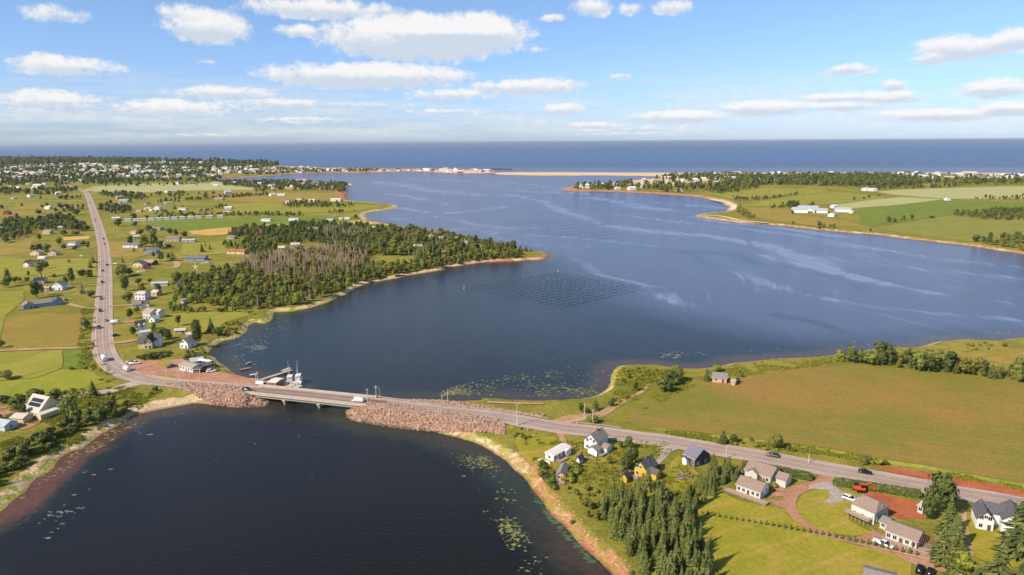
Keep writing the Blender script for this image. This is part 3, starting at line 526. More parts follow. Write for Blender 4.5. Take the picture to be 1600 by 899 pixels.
def rock_mat(name, a, b_, c_):
    m = bpy.data.materials.new(name); m.use_nodes = True; t = NT(m.node_tree); p = t.n['Principled BSDF']; pos = world_xy(t)
    vo = t.new('ShaderNodeTexVoronoi'); vo.inputs['Scale'].default_value = .7; t.l.new(pos, vo.inputs[0]); sp = t.new('ShaderNodeSeparateColor'); t.l.new(vo.outputs['Color'], sp.inputs[0])
    col = t.mix(sp.outputs[0], a, b_); col = t.mix(t.math('MULTIPLY', t.ramp(t.noise(pos, 1.2, 5, .7), .4, .7), .5), col, c_); sz = t.new('ShaderNodeSeparateXYZ'); t.l.new(pos, sz.inputs[0]); col = t.mix(t.math('MULTIPLY', t.ramp(sz.outputs[2], .75, .3), .75), col, '#4a4030'); t.l.new(col, p.inputs['Base Color']); p.inputs['Roughness'].default_value = .95; return m
RK = rock_mat('red_sandstone', '#94735f', '#b8967e', '#69534a')
rocks('armour_rock', [(250,603),(300,603),(350,608),(393,614),(410,616),(421,620),(419,632),(395,637),(375,632),(335,628),(300,618),(268,608)], RK, 4000, .3, .6)
rocks('armour_rock', [(541,645),(549,637),(566,634),(600,638),(650,645),(700,651),(760,659),(789,664),(789,681),(750,677),(700,672),(640,667),(590,660),(550,653)], RK, 7000, .3, .6)
rocks('armour_rock', [(595,621),(625,620),(680,623),(705,628),(790,641),(850,651),(848,654),(780,647),(700,639),(640,632),(600,627)], RK, 2600, .25, .5)
rocks('armour_rock', [(560,628),(585,622),(596,626),(575,632)], RK, 260, .45, .8); rocks('armour_rock', [(396,606),(420,606),(432,610),(425,612),(400,609)], RK, 150, .4, .7)
BR = rock_mat('red_boulder', '#b5795a', '#d0a684', '#8f5a42')
rocks('beach_stone', [(800,712),(830,738),(850,765),(880,800),(915,838),(960,880),(1000,915),(1010,905),(965,868),(920,826),(885,788),(862,758),(840,730),(812,706)], BR, 260, .12, .34, sink=.1)
def guardrail(pts, label, side):
    p = catmull([P(*q) for q in pts], 4); d = np.gradient(p[:, :2], axis=0); d /= np.linalg.norm(d, axis=1)[:, None]; n = np.stack([-d[:, 1], d[:, 0]], -1)*side
    o = tag(link('guardrail', None), label, 'guardrail'); o.location = p[0]; p = p.copy(); p[:, :2] += n*5.9; q = p-np.array(o.location)[None]
    b = MB()
    for i in range(len(q)-1):
        a, c = q[i], q[i+1]; b.add([(a[0], a[1], a[2]+.5), (c[0], c[1], c[2]+.5), (c[0], c[1], c[2]+.85), (a[0], a[1], a[2]+.85)], [(0, 1, 2, 3)])
        nn = n[i]*.12; b.add([(a[0]+nn[0], a[1]+nn[1], a[2]+.5), (c[0]+nn[0], c[1]+nn[1], c[2]+.5), (c[0]+nn[0], c[1]+nn[1], c[2]+.85), (a[0]+nn[0], a[1]+nn[1], a[2]+.85)], [(3, 2, 1, 0)])
        b.add([(a[0], a[1], a[2]+.85), (c[0], c[1], c[2]+.85), (c[0]+nn[0], c[1]+nn[1], c[2]+.85), (a[0]+nn[0], a[1]+nn[1], a[2]+.85)], [(0, 1, 2, 3)])
    b.build('rail', GALV, o); L = np.concatenate([[0], np.cumsum(np.linalg.norm(np.diff(q[:, :2], axis=0), axis=1))]); pm = MB(); pm.box(-.08, .08, -.08, .08, -.4, .82); pmesh = pm.mesh('post', WOODP)
    for s in np.arange(.5, L[-1], 3.8):
        link('post', pmesh, o, tuple(np.interp(s, L, q[:, k]) for k in range(3)))
E = [(577,628.3,3.85),(625,634.5,3.8),(700,643.5,3.65),(760,650,3.25),(800,655.5,2.8),(850,664,2.3)]
guardrail(E, 'long steel guardrail along the water edge of the causeway east of the bridge', 1)
guardrail(E[:5], 'long steel guardrail along the top of the rock slope east of the bridge', -1)
W_ = [(250,597,2.4),(300,601.5,3.1),(350,606,3.7),(398,609.8,3.85)]
guardrail(W_, 'steel guardrail above the rock slope west of the bridge', -1); guardrail(W_[2:], 'short steel guardrail beside the wharf track at the bridge end', 1)
guardrail([(893,671,2.2),(935,675,2.1),(965,679.5,2.1)], 'short steel guardrail on the field edge by the track junction', 1)
# ================================================================== poles and lamps
POLE = mat('weathered_pole', '#c4b8a6', .9, .15, 2); GREYP = mat('grey_metal', '#b8b8b4', .5, .05, 2)
LAMPB = mat('lamp_housing', '#8a8a88', .5, .05)
def pole_proto(h):
    b = MB(); b.tube((0, 0, -.5), (0, 0, h), .2, .13, 8); shaft = b.mesh('shaft', POLE); b = MB(); b.box(-.8, .8, -.05, .05, h-.9, h-.78); arm = b.mesh('crossarm', POLE)
    ins = MB(); ins.tube((0, 0, 0), (0, 0, .25), .06, .05, 6); return h, shaft, arm, ins.mesh('insulator', LAMPB)
PROTO = pole_proto(10.0)
def upole(px, py, hpx, label, grp='wooden utility poles along the roads', arm=True):
    x, y, z = G(px, py); z = max(z, HL*.5); s = m_up(px, py, hpx)/10.0
    o = thing('utility_pole', label, 'utility pole', (x, y, z), rng.uniform(-.3, .3), grp); o.scale = (1, 1, s)
    link('shaft', PROTO[1], o)
    if arm:
        a = link('crossarm', PROTO[2], o)
        for xx in (-.7, 0, .7): link('insulator', PROTO[3], a, (xx, 0, 9.24))
    return o
for a in [(192.5,567,14,'utility pole beside the two parked pickups on the lot corner'),(228.5,597,14,'utility pole at the mouth of the gravel side road'),(261.5,591,17,'utility pole on the small grass island of the gravel lot'),(313.5,596,19,'utility pole on the road edge before the low shop with the patio'),
          (379.5,617,16,'utility pole on the rock slope beside the dark blue car'),(401,604,18,'shorter utility pole of the pair at the wharf entrance'),(403.5,602,21,'taller utility pole of the pair at the wharf entrance'),(575,637,24,'utility pole on the bridge end above the big rock slope'),(588,622,20,'tall utility pole standing beside the curved lamp past the bridge'),
          (691,638,16,'utility pole on the causeway grass, nearer the bridge of two'),(700,636,24,'tall utility pole on the causeway grass strip by the lagoon'),(686,651,16,'utility pole at the rocky causeway shoulder facing the near bay'),(808,667,35,'tall pole where the causeway meets the land'),(913,657,26,'utility pole among the bushes at the track junction'),
          (926,664,24,'utility pole on the guardrail by the track junction'),(902,664,9,'short marker pole in the grass by the track junction'),(1134.5,717,19,'dark utility pole on the roadside in front of the spruce row'),(1263.5,723.5,13,'pale pole on the verge beyond the dark passing car'),(1475,757,12,'pole rising behind the tall roadside spruces'),
          (136,464,14,'utility pole at the farm drive beside the main road'),(132,515,15,'utility pole next to the lone round bush beside the road'),(136.5,461,10,'short pole by the small conifer at the road'),(119.5,430,8,'utility pole among the tall spruces by the road'),(297,590,6,'short post at the edge of the gravel lot'),
          (809,667,12,'short leaning pole beside the tall pole at the causeway foot'),(824,674,9,'short post in the shrubs below the causeway foot'),(407,388,12,'pale pole in front of the dark trees by the brick bungalow'),(345,434,10,'slim pale pole on the meadow under the brick bungalow'),(354,437,9,'second slim pale pole on the meadow, nearer the wood'),(531,393,10,'pale pole in the wood by the dark pond')]:
    upole(a[0], a[1], a[2], a[3], arm=(a[2] > 13))
def lamp_post(px, py, hpx, label, dirx):
    x, y, z = G(px, py); h = m_up(px, py, hpx); o = thing('street_lamp', label, 'street lamp', (x, y, max(z, 1)), 0, 'curved street lamps')
    b = MB(); b.tube((0, 0, -.3), (0, 0, h*.86), .12, .08, 8)
    pts = [(0, 0, h*.86), (dirx*.5, 0, h*.95), (dirx*1.3, 0, h), (dirx*2.3, 0, h)]
    for i in range(3): b.tube(pts[i], pts[i+1], .07, .06, 6)
    b.build('pole', GREYP, o); b = MB(); b.box(-.35, .35, -.14, .14, -.09, .07); b.build('lamp_head', LAMPB, o, loc=(dirx*2.5, 0, h))
lamp_post(185.5, 600, 15, 'curved grey street lamp at the side road corner', -1); lamp_post(594, 624, 17, 'curved grey street lamp on the causeway just past the bridge', -1)
# ================================================================== vehicles
GLASS = mat('dark_car_glass', '#141a20', .12, .05, spec=.6); TYRE = mat('black_tyre', '#121212', .9, .1); RIM = mat('alloy_rim', '#9a9a9a', .4, .05, metal=.6); HEADL = mat('clear_headlight', '#d8dce0', .2, .02); TAIL = mat('red_tail_light', '#7a1010', .3, .05)
PAINT = {k: mat(k+'_car_paint', v, .3, .04, 1, spec=.5) for k, v in dict(white='#dcdcda', black='#15171a', grey='#5a5e62', silver='#a0a4a6', blue='#2b4468', red='#8c2018', navy='#1c2a3c', orange='#c8502a', green='#2f5a4a').items()}
def loft(sections):                                                    # sections: (x, half_w, z_bottom, z_top, half_w_top)
    v = []; f = []
    for (x, w0, z0, z1, w1) in sections: v += [(x, -w0, z0), (x, -w0*1.02, (z0*.55+z1*.45)), (x, -w1, z1), (x, w1, z1), (x, w0*1.02, (z0*.55+z1*.45)), (x, w0, z0)]
    n = 6
    for i in range(len(sections)-1):
        for j in range(n): a = i*n+j; b_ = i*n+(j+1) % n; f.append((a, a+n, b_+n, b_))
    f.append(tuple(range(n))); f.append(tuple(range((len(sections)-1)*n+n-1, (len(sections)-1)*n-1, -1))); return v, f
def wheel_meshes():
    t = MB(); t.tube((0, -.12, 0), (0, .12, 0), .34, .34, 16); r = MB(); r.tube((0, -.128, 0), (0, .128, 0), .2, .2, 10); return t.mesh('tyre', TYRE), r.mesh('rim', RIM)
TY, RI = wheel_meshes(); VEH = {}
def vehicle_parts(kind_):
    if kind_ in VEH: return VEH[kind_]
    if kind_ == 'car': L = 4.6; body = [(-2.3,.78,.35,.8,.7),(-2.2,.86,.3,.95,.78),(-1.2,.9,.28,1.0,.82),(0,.9,.28,.98,.84),(.9,.9,.28,.95,.82),(1.9,.86,.3,.82,.76),(2.25,.76,.35,.66,.68)]; cab = [(-1.95,.74,.93,.97,.7),(-1.35,.78,.96,1.38,.62),(-.3,.8,.96,1.47,.62),(.45,.8,.95,1.4,.6),(1.15,.76,.92,.96,.7)]; roof = [(-1.3,.6,1.37,1.40,.56),(-.3,.61,1.455,1.49,.57),(.42,.58,1.385,1.42,.54)]
    if kind_ == 'suv': L = 4.7; body = [(-2.35,.84,.4,1.0,.8),(-2.25,.9,.35,1.15,.84),(-.9,.93,.33,1.12,.87),(.9,.93,.33,1.1,.86),(2.0,.9,.35,1.0,.8),(2.3,.82,.4,.85,.74)]; cab = [(-2.2,.82,1.12,1.2,.78),(-1.9,.82,1.12,1.68,.68),(-.3,.84,1.1,1.76,.68),(.4,.83,1.1,1.7,.66),(1.1,.8,1.08,1.14,.74)]; roof = [(-1.95,.66,1.68,1.72,.6),(-.3,.67,1.75,1.79,.61),(.38,.64,1.69,1.73,.58)]
    if kind_ == 'pickup': L = 5.6; body = [(-2.8,.9,.45,1.1,.84),(-2.7,.94,.42,1.14,.88),(-.7,.95,.4,1.14,.88),(.9,.95,.4,1.12,.88),(2.2,.93,.42,1.08,.84),(2.75,.86,.45,.9,.78)]; cab = [(-.75,.84,1.12,1.2,.8),(-.55,.84,1.12,1.74,.68),(.4,.84,1.1,1.8,.68),(.9,.84,1.1,1.72,.66),(1.5,.8,1.08,1.14,.74)]; roof = [(-.5,.66,1.735,1.77,.6),(.4,.67,1.79,1.83,.61),(.88,.64,1.715,1.75,.58)]
    if kind_ == 'van': L = 5.8; body = [(-2.9,.95,.4,2.3,.84),(-2.8,1.0,.38,2.5,.88),(.9,1.0,.38,2.52,.88),(1.7,.99,.38,2.3,.84),(2.3,.96,.38,1.25,.86),(2.9,.86,.42,1.0,.76)]; cab = [(1.2,.93,1.45,2.2,.88),(1.85,.93,1.42,2.05,.84),(2.36,.9,1.2,1.25,.84)]; roof = None
    if kind_ == 'motorhome': L = 7.5; body = [(-3.7,1.05,.45,2.8,1.0),(-3.6,1.12,.42,3.0,1.06),(1.4,1.12,.42,3.0,1.06),(2.6,1.1,.42,2.9,1.0),(2.7,1.0,.42,1.3,.95),(3.7,.9,.45,1.0,.8)]; cab = [(2.5,.96,1.25,1.95,.9),(2.8,.96,1.25,1.9,.86),(3.1,.9,1.1,1.2,.84)]; roof = None
    o = dict(body=loft(body), cabin_glass=loft(cab), roof_panel=loft(roof) if roof else None, L=L); VEH[kind_] = o; return o
VM = {}
def vehicle(kind_, colour, px, py, towards, label, cat=None, grp=None, z=None):
    key = (kind_, colour); p = vehicle_parts(kind_)
    if key not in VM: VM[key] = {k: mesh(k, *p[k], GLASS if k == 'cabin_glass' else PAINT[colour], True) for k in ('body', 'cabin_glass', 'roof_panel') if p[k]}
    zz = z if z is not None else HL
    x, y, _ = P(px, py, zz); tx, ty, _ = P(towards[0], towards[1], zz); nm = {'car': 'car', 'suv': 'car', 'pickup': 'pickup_truck', 'van': 'van', 'motorhome': 'motorhome'}[kind_]
    o = thing(nm, label, cat or nm.replace('_', ' '), (x, y, zz+.14), math.atan2(ty-y, tx-x), grp)
    for k, me in VM[key].items(): link(k, me, o)
    r = 1.0 if kind_ != 'motorhome' else 1.1; wb = {'car': 1.4, 'suv': 1.42, 'pickup': 1.75, 'van': 1.8, 'motorhome': 2.1}[kind_]; hw = {'car': .8, 'suv': .84, 'pickup': .86, 'van': .9, 'motorhome': .98}[kind_]
    for xx in (-wb, wb):
        for yy in (-hw, hw): wl = link('wheel', TY, o, (xx, yy, .34*r), None, r); link('rim', RI, wl)
    hb = MB(); hb.box(-.06, .05, -.2, .2, -.09, .09)
    if 'hl' not in VM: VM['hl'] = hb.mesh('headlight', HEADL); VM['tl'] = hb.mesh('tail_light', TAIL)
    hx, hzz = {'car': (2.2, .62), 'suv': (2.26, .78), 'pickup': (2.72, .85), 'van': (2.84, .9), 'motorhome': (3.66, .85)}[kind_]
    for s in (-1, 1): link('headlight', VM['hl'], o, (hx, s*.52, hzz)); link('tail_light', VM['tl'], o, (-p['L']/2+.05, s*.6, hzz+.15))
    return o
R1 = 'cars driving along the main road'
def on_road(kind_, col, px, py, rev, label, grp=R1):
    t = [P(a, b_, c)[:2] for a, b_, c in ROAD]; z = 2.0
    x, y, _ = P(px, py, 2.0); _, ar = segdist(RC[:, :2], np.array([x]), np.array([y]), False); i = int(min(ar[0], len(RC)-2)); z = RC[i, 2]; x, y, _ = P(px, py, z)
    _, ar = segdist(RC[:, :2], np.array([x]), np.array([y]), False); i = int(min(ar[0], len(RC)-2)); d = RC[i+1, :2]-RC[i, :2]
    if rev: d = -d
    c = RC[i, :2]+(RC[i+1, :2]-RC[i, :2])*(ar[0]-i); dd = RC[i+1, :2]-RC[i, :2]; dd = dd/np.linalg.norm(dd); n = np.array([-dd[1], dd[0]]); s = (np.array([x, y])-c)@n; s = 1.9 if s > 0 else -1.9
    o = vehicle(kind_, col, px, py, (px, py), label, grp=grp, z=z); o.location = (c[0]+n[0]*s, c[1]+n[1]*s, z+.15); o.rotation_euler = (0, 0, math.atan2(d[1], d[0])); return o
for a in [('car','grey',139.5,317.5,1,'most distant car on the main road, just past the bend'),('car','black',147.5,346.5,0,'dark car on the far road, behind the one in the other lane'),('car','black',150,343,1,'dark car on the far road running beside another in the other lane'),
          ('suv','black',164,374,1,'dark car midway along the straight road, first of a close pair'),('car','navy',165.5,382,1,'dark car midway along the straight road, second of a close pair'),('suv','black',168,415,1,'black car on the road beside the lone spruce and red trailer yard'),
          ('car','black',162,424,0,'black car ahead of the dark pickup on the straight road'),('pickup','black',160.5,442,0,'dark pickup on the straight road near the white gabled house'),('suv','grey',159,468,0,'dark grey car on the road by the long blue house drive'),
          ('suv','black',158,487,0,'black car on the road opposite the white roadside cottages'),('car','silver',165.5,502,1,'small silver car in the lane next to the parked white cars'),('pickup','blue',155.5,513,0,'blue pickup on the road beside the lone round bush'),
          ('motorhome','white',165.5,563,1,'white motorhome rounding the road bend'),('van','white',194,580.5,1,'white van coming off the road bend towards the bridge'),('suv','navy',390,609.3,0,'dark blue car entering the bridge at its west end'),('van','white',561,628.3,1,'white van at the east end of the bridge'),
          ('suv','grey',1207,713,1,'dark grey car on the road beside the brown crop field'),('car','black',1352,741,0,'black car on the road near the red soil strip')]: on_road(*a)
PK = 'parked vehicles'
vehicle('pickup','white',1380,853,(1395,859),'white pickup parked on the drive beside the sapling row'); vehicle('suv','white',1328,782.5,(1342,787),'white car parked on the grey drive above the hipped house')
vehicle('suv','black',1437,893,(1441,882),'black car parked at the track end, upper one of two'); vehicle('suv','black',1453,898,(1458,888),'black car parked at the track end, lower one of two')
vehicle('pickup','silver',204,568.5,(222,571),'silver pickup parked at the lot corner beside the utility pole'); vehicle('pickup','white',211,569.5,(228,568),'white pickup parked at the lot corner, the one farther from the road')
vehicle('pickup','grey',268,574.5,(280,572),'grey pickup parked on the red lot before the shop'); vehicle('car','black',324,581.5,(318,581),'black car parked beside the white car below the shop patio'); vehicle('suv','white',330,582,(345,580),'white car parked below the shop patio')
vehicle('van','white',409,604,(420,605.5),'white van parked on the wharf next to the bridge parapet'); vehicle('van','white',181,506,(200,504),'white van parked at the roadside drive of the dormered house'); vehicle('car','black',181,525.5,(200,524),'black car parked on the grass by the cream house drive')
vehicle('car','black',102,470,(112,470),'black car parked at the end of the long blue house drive'); vehicle('car','white',128,401,(120,401),'white car on the lane to the two small gabled houses'); vehicle('car','white',181,413,(172,413),'white car at the drive mouth beside the lone spruce')
# red trailer and boats kept in the yard
def boat(px, py, ang, L, label, z=0.0, cab=True, masts=0, hullc='white_hull', grp=None):
    x, y, _ = P(px, py, z); o = thing('fishing_boat' if masts else 'small_boat', label, 'boat', (x, y, z), ang, grp); W = L*.3; H = mat(hullc, {'white_hull': '#dedcd6', 'grey_hull': '#9fa4a4'}[hullc], .4, .05, 1)
    secs = [(-.5,.82,1.0),(-.3,1,1.0),(0,1,1.02),(.25,.8,1.1),(.42,.4,1.25),(.5,.03,1.36)]; v = []; f = []; D_ = L*.14
    for (a, wd, hh) in secs: v += [(a*L, 0, -.25), (a*L, -W/2*wd*.7, 0), (a*L, -W/2*wd, D_*hh), (a*L, W/2*wd, D_*hh), (a*L, W/2*wd*.7, 0)]
    for i in range(5):
        for j in range(5): q = i*5+j; r_ = i*5+(j+1) % 5; f.append((q, q+5, r_+5, r_))
    f.append((0, 1, 2, 3, 4)); link('hull', mesh('hull', v, f, H), o)
    if cab:
        b = MB(); b.box(-L*.02, L*.25, -W*.3, W*.3, D_, D_+L*.2); b.box(-L*.05, L*.28, -W*.33, W*.33, D_+L*.2, D_+L*.215); c = b.build('wheelhouse', H, o)
        b = MB(); b.box(L*.252, L*.262, -W*.24, W*.24, D_+L*.11, D_+L*.18); b.box(0, L*.2, -W*.305, -W*.301, D_+L*.11, D_+L*.18); b.box(0, L*.2, W*.301, W*.305, D_+L*.11, D_+L*.18); b.build('window', GLASS, c)
        b = MB(); b.box(-L*.45, -L*.1, -W*.3, W*.3, D_*.98, D_*1.0+.05); b.build('work_deck', mat('boat_deck', '#a89a88', .9, .1), o)
    for k in range(masts):
        b = MB(); xm = -L*.1 if k == 0 else L*.2; b.tube((xm, (k-.5)*W*.3, D_), (xm, (k-.5)*W*.3, D_+L*.8), .09, .05, 6); b.tube((xm, (k-.5)*W*.3, D_+L*.45), (xm-L*.2, (k-.5)*W*.3, D_+L*.35), .05, .04, 5); b.build('mast', GREYP, o)
    return o
boat(453, 602.5, math.radians(100), 13, 'white fishing boat moored at the wharf, the one nearer the rocks', masts=2, grp='two white fishing boats at the wharf')
boat(466, 601.5, math.radians(97), 13.5, 'white fishing boat moored at the wharf, on the open water side', masts=2, grp='two white fishing boats at the wharf')
boat(222, 425.5, math.radians(10), 9, 'white boat on land beside the red trailer in the yard', z=HL, cab=False); boat(322, 412.5, math.radians(15), 9, 'white boat on land before the long grey bungalow', z=HL, cab=True)
boat(397, 586.5, math.radians(20), 4.2, 'small white skiff floating close to the pier root', cab=False); boat(389, 568, math.radians(60), 3.6, 'small grey skiff floating off the grassy point', cab=False, hullc='grey_hull')
# red wagon
o = thing('farm_trailer', 'red flat trailer standing behind the white boat in the yard', 'trailer', G(232, 420.5, .2), math.radians(8)); b = MB(); b.box(-4.5, 4.5, -1.2, 1.2, .8, 1.0); b.box(-4.5, 2, -1.2, -1.1, 1.0, 2.2); b.box(-4.5, 2, 1.1, 1.2, 1.0, 2.2); b.box(-4.5, -4.4, -1.1, 1.1, 1.0, 2.2); b.build('bed', PAINT['red'], o)
for xx in (-2.6, 2.6):
    for yy in (-1, 1): link('wheel', TY, o, (xx, yy, .4))
# orange excavator
o = thing('excavator', 'orange tracked excavator parked on red soil by the hedge', 'excavator', G(1345, 768, .1), math.radians(-10)); OR = mat('orange_machine_paint', '#d2502c', .5, .08)
for s in (-1, 1): b = MB(); b.box(-1.5, 1.5, s*1.0-.25, s*1.0+.25, 0, .65); b.build('track_unit', TYRE, o)
b = MB(); b.box(-1.5, 1.2, -.95, .95, .75, 1.6); b.build('body', OR, o); b = MB(); b.box(-.2, 1.1, -.9, .1, 1.6, 2.7); c = b.build('cab', GLASS, o); b = MB(); b.box(-.25, 1.15, -.95, .15, 2.7, 2.8); b.build('cab_roof', OR, c)
b = MB(); b.tube((1.2, .4, 1.4), (3.0, .4, 3.2), .2, .16, 6); b.tube((3.0, .4, 3.2), (4.3, .4, 1.6), .16, .12, 6); b.build('boom', OR, o); b = MB(); b.box(4.0, 4.7, .0, .8, .9, 1.6); b.build('bucket', OR, o)
o = thing('excavator', 'small orange digger beside the tracked excavator at the hedge end', 'excavator', G(1337, 765, .1), math.radians(60)); b = MB(); b.box(-1.2, 1, -.7, .7, .6, 1.4); b.build('body', OR, o); b = MB(); b.box(-1.2, 1.2, -.85, -.5, 0, .6); b.box(-1.2, 1.2, .5, .85, 0, .6); b.build('track_unit', TYRE, o); b = MB(); b.tube((.9, 0, 1.2), (2.2, 0, 2.4), .14, .1, 6); b.tube((2.2, 0, 2.4), (2.9, 0, 1.0), .1, .1, 6); b.build('boom', OR, o); b = MB(); b.box(-.5, .5, -.6, .6, 1.4, 2.3); b.build('cab', GLASS, o)
# ================================================================== pier, wharf, mussel lines
def seg_frame(a, b_): a = np.array(a[:2]); b_ = np.array(b_[:2]); d = b_-a; return math.atan2(d[1], d[0]), float(np.linalg.norm(d))
a = P(407, 593.5, 1.0); c = P(458, 577, 1.0); ang, L = seg_frame(a, c); o = thing('pier', 'long narrow wooden pier running out from the wharf', 'pier', (a[0], a[1], 0), ang)
PLK = mat('bleached_planks', '#b8a692', .9, .18, 2.5)
plm = MB(); plm.box(0, 1.16, -1.0, 1.0, .85, 1.0); plm = plm.mesh('deck_section', PLK)
for i in range(int(L/1.2)): link('deck_section', plm, o, (i*1.2, 0, rng.uniform(-.01, .01)))
pm = MB(); pm.tube((0, 0, -2.4), (0, 0, 1.3), .16, .16, 6); pm = pm.mesh('pile', WOODP)
for i in range(0, int(L/3)+1):
    for s in (-1.1, 1.1): link('pile', pm, o, (i*3.0, s, 0))
a = P(441, 579.5, .6); c = P(451, 575.5, .6); ang, L = seg_frame(a, c); o = thing('floating_dock', 'short wide floating dock tied beside the pier end', 'dock', (a[0], a[1], 0), ang); b = MB(); b.box(0, L+1, -1.1, 1.1, .45, .6); b.build('deck', PLK, o); b = MB(); b.box(.3, L+.7, -.9, .9, -.1, .448); b.build('float', mat('grey_float', '#5a5a58'), o)
o = thing('floating_dock', 'small grey wooden raft off the grassy point', 'dock', P(383, 577.5, 0), math.radians(35)); b = MB(); b.box(-2.6, 2.6, -.9, .9, .35, .5); b.build('deck', WOODP, o); b = MB(); b.box(-2.4, 2.4, -.8, .8, -.1, .348); b.build('float', mat('grey_float', '#5a5a58'), o)
a = P(432, 606.5, 1.8); c = P(448, 608.5, 1.8); ang, L = seg_frame(a, c); o = thing('wharf', 'pale concrete wharf block beside the bridge and moored boats', 'wharf', (a[0], a[1], 0), ang); b = MB(); b.box(-.5, L, -2, 10, -1.5, 1.9); b.build('quay', CONC, o)
for i in range(7): b = MB(); b.tube((i*2.1, -2.2, -1.5), (i*2.1, -2.2, 2.4), .2, .2, 6); b.build('pile', WOODP, o) if i % 2 else b.build('pile', WOODP, o)
for i in range(5): q = MB(); q.box(0, 1.1, 0, .9, 0, .7); cr = tag(q.build('crate', mat('pale_crate', '#c7bba8'), loc=(a[0]+2+i*2.2*math.cos(ang)-math.sin(ang)*(3+i % 3), a[1]+i*2.2*math.sin(ang)+math.cos(ang)*(4+i % 2*2), 1.9), rot=.3*i), 'pale fish crate lying on the concrete wharf', 'crate', 'pale crates on the wharf')
BUOY = mat('black_buoy', '#48545f', .6, .1)
bv = MB(); bv.tube((-.42, 0, .02), (.42, 0, .02), .3, .3, 6); BM = bv.mesh('mussel_buoy', BUOY)
def farm(c00, c10, c01, c11, rows, cols, keep):
    q = [np.array(P(*c)[:2]) for c in (c00, c10, c01, c11)]; pts = []
    for i in range(rows):
        u = i/(rows-1)
        for j in range(cols):
            v = j/(cols-1); p = (q[0]*(1-u)+q[1]*u)*(1-v)+(q[2]*(1-u)+q[3]*u)*v
            if rng.random() < keep: pts.append(p+rng.normal(0, .35, 2))
    return pts
pts = farm((879,480),(724,452),(1011,450),(874,425),15,52,.93); pts.sort(key=lambda p: float(np.hypot(*p)))
ra_ = np.array(P(879,480)[:2]); rb_ = np.array(P(1011,450)[:2]); ROWA = math.atan2(rb_[1]-ra_[1], rb_[0]-ra_[0])
for i, p in enumerate(pts[:290]):
    tag(link('mussel_buoy', BM, None, (p[0], p[1], 0), ROWA+rng.uniform(-.15, .15)), 'black float in the near rows of the mussel farm', 'buoy', 'black floats of the near mussel farm rows')
rest = pts[290:]; v = np.array([x[:] for x in BM.vertices for x in [x.co]]); fs = [tuple(p.vertices) for p in BM.polygons]
def merged(name, pts, m, vv, ff, label=None, scl=None):
    V = []; F = []
    for i, p in enumerate(pts): a = ROWA+rng.uniform(-.15, .15); s = 1 if scl is None else scl; V.append(np.stack([(vv[:, 0]*math.cos(a)-vv[:, 1]*math.sin(a))*s+p[0], (vv[:, 0]*math.sin(a)+vv[:, 1]*math.cos(a))*s+p[1], vv[:, 2]*s], -1)); F += [tuple(j+i*len(vv) for j in f) for f in ff]
    return kind(link(name, mesh(name, np.concatenate(V), F, m)), 'stuff')
merged('mussel_floats', rest, BUOY, v, fs)
far = farm((985,370),(860,341),(900,376),(770,352),9,44,.6); merged('mussel_floats', far, BUOY, v, fs, scl=1.1)
for (px, py, lb) in ((725,451,'white pole buoy at the west corner of the mussel farm'),(872,425,'white pole buoy at the far corner of the mussel farm')):
    b = MB(); b.tube((0, 0, -.5), (0, 0, 3.2), .12, .06, 6); b.tube((0, 0, -.3), (0, 0, .5), .5, .4, 8); tag(b.build('marker_buoy', mat('white_buoy', '#d8d8d2'), loc=P(px, py)), lb, 'buoy')
# ================================================================== weed floating on the bay (uncountable)
def weed_mat(name, a, b_):
    m = bpy.data.materials.new(name); m.use_nodes = True; t = NT(m.node_tree); p = t.n['Principled BSDF']; pos = world_xy(t); t.l.new(t.mix(t.ramp(t.noise(pos, 1.1, 4, .6), .4, .6), a, b_), p.inputs['Base Color']); p.inputs['Roughness'].default_value = .7; return m
WEED = weed_mat('yellow_green_weed', '#666a3a', '#8c8850'); WEEDP = weed_mat('pale_weed', '#5f6b60', '#7c8676'); WEEDD = weed_mat('dark_weed', '#39503a', '#4f6440')
def weeds(poly, n, smin, smax, m, cl=.5):
    w_ = PP(poly, 0.0); x0, y0 = w_.min(0); x1, y1 = w_.max(0); V = []; F = []; nv = 0; c = 0; cents = []
    for _ in range(60*n):
        if c >= n: break
        if cents and rng.random() < cl: b0 = cents[rng.integers(len(cents))]; x, y = b0+rng.normal(0, smax*2.2, 2)
        else: x, y = rng.uniform(x0, x1), rng.uniform(y0, y1)
        if not inside(w_, np.array([x]), np.array([y]))[0] or height(x, y) > -.02: continue
        cents.append(np.array([x, y])); s = rng.uniform(smin, smax)*rng.choice([.5, .7, 1]); k = 7; a0 = rng.uniform(0, 6.28); e = rng.uniform(.35, .8)
        for t in range(k): a = a0+2*PI*t/k; r = s*rng.uniform(.35, 1.1); V.append((x+r*math.cos(a), y+r*e*math.sin(a), .02+.0002*(c % 60)))
        F.append(tuple(range(nv, nv+k))); nv += k; c += 1
    if V: kind(link('floating_weed', mesh('floating_weed', V, F, m)), 'stuff')
weeds([(668,622),(700,605),(760,590),(800,583),(850,580),(900,572),(950,580),(955,600),(930,618),(880,622),(800,621),(745,624),(690,621)], 620, .25, 1.3, WEED, .65)
weeds([(685,618),(700,604),(745,596),(775,604),(760,618)], 420, .25, 1.2, WEED, .85)
weeds([(700,585),(800,570),(900,560),(1000,560),(1100,560),(1220,550),(1320,545),(1450,530),(1600,520),(1600,514),(1400,528),(1200,545),(1000,552),(900,556)], 90, .7, 2.2, WEEDP)
weeds([(700,690),(760,700),(800,760),(835,800),(850,850),(860,899),(800,899),(790,850),(750,800),(735,760),(715,735),(690,710)], 300, .2, .95, WEED, .88)
weeds([(755,780),(790,790),(860,880),(870,930),(820,930),(800,870)], 260, .2, 1.1, WEED, .9)
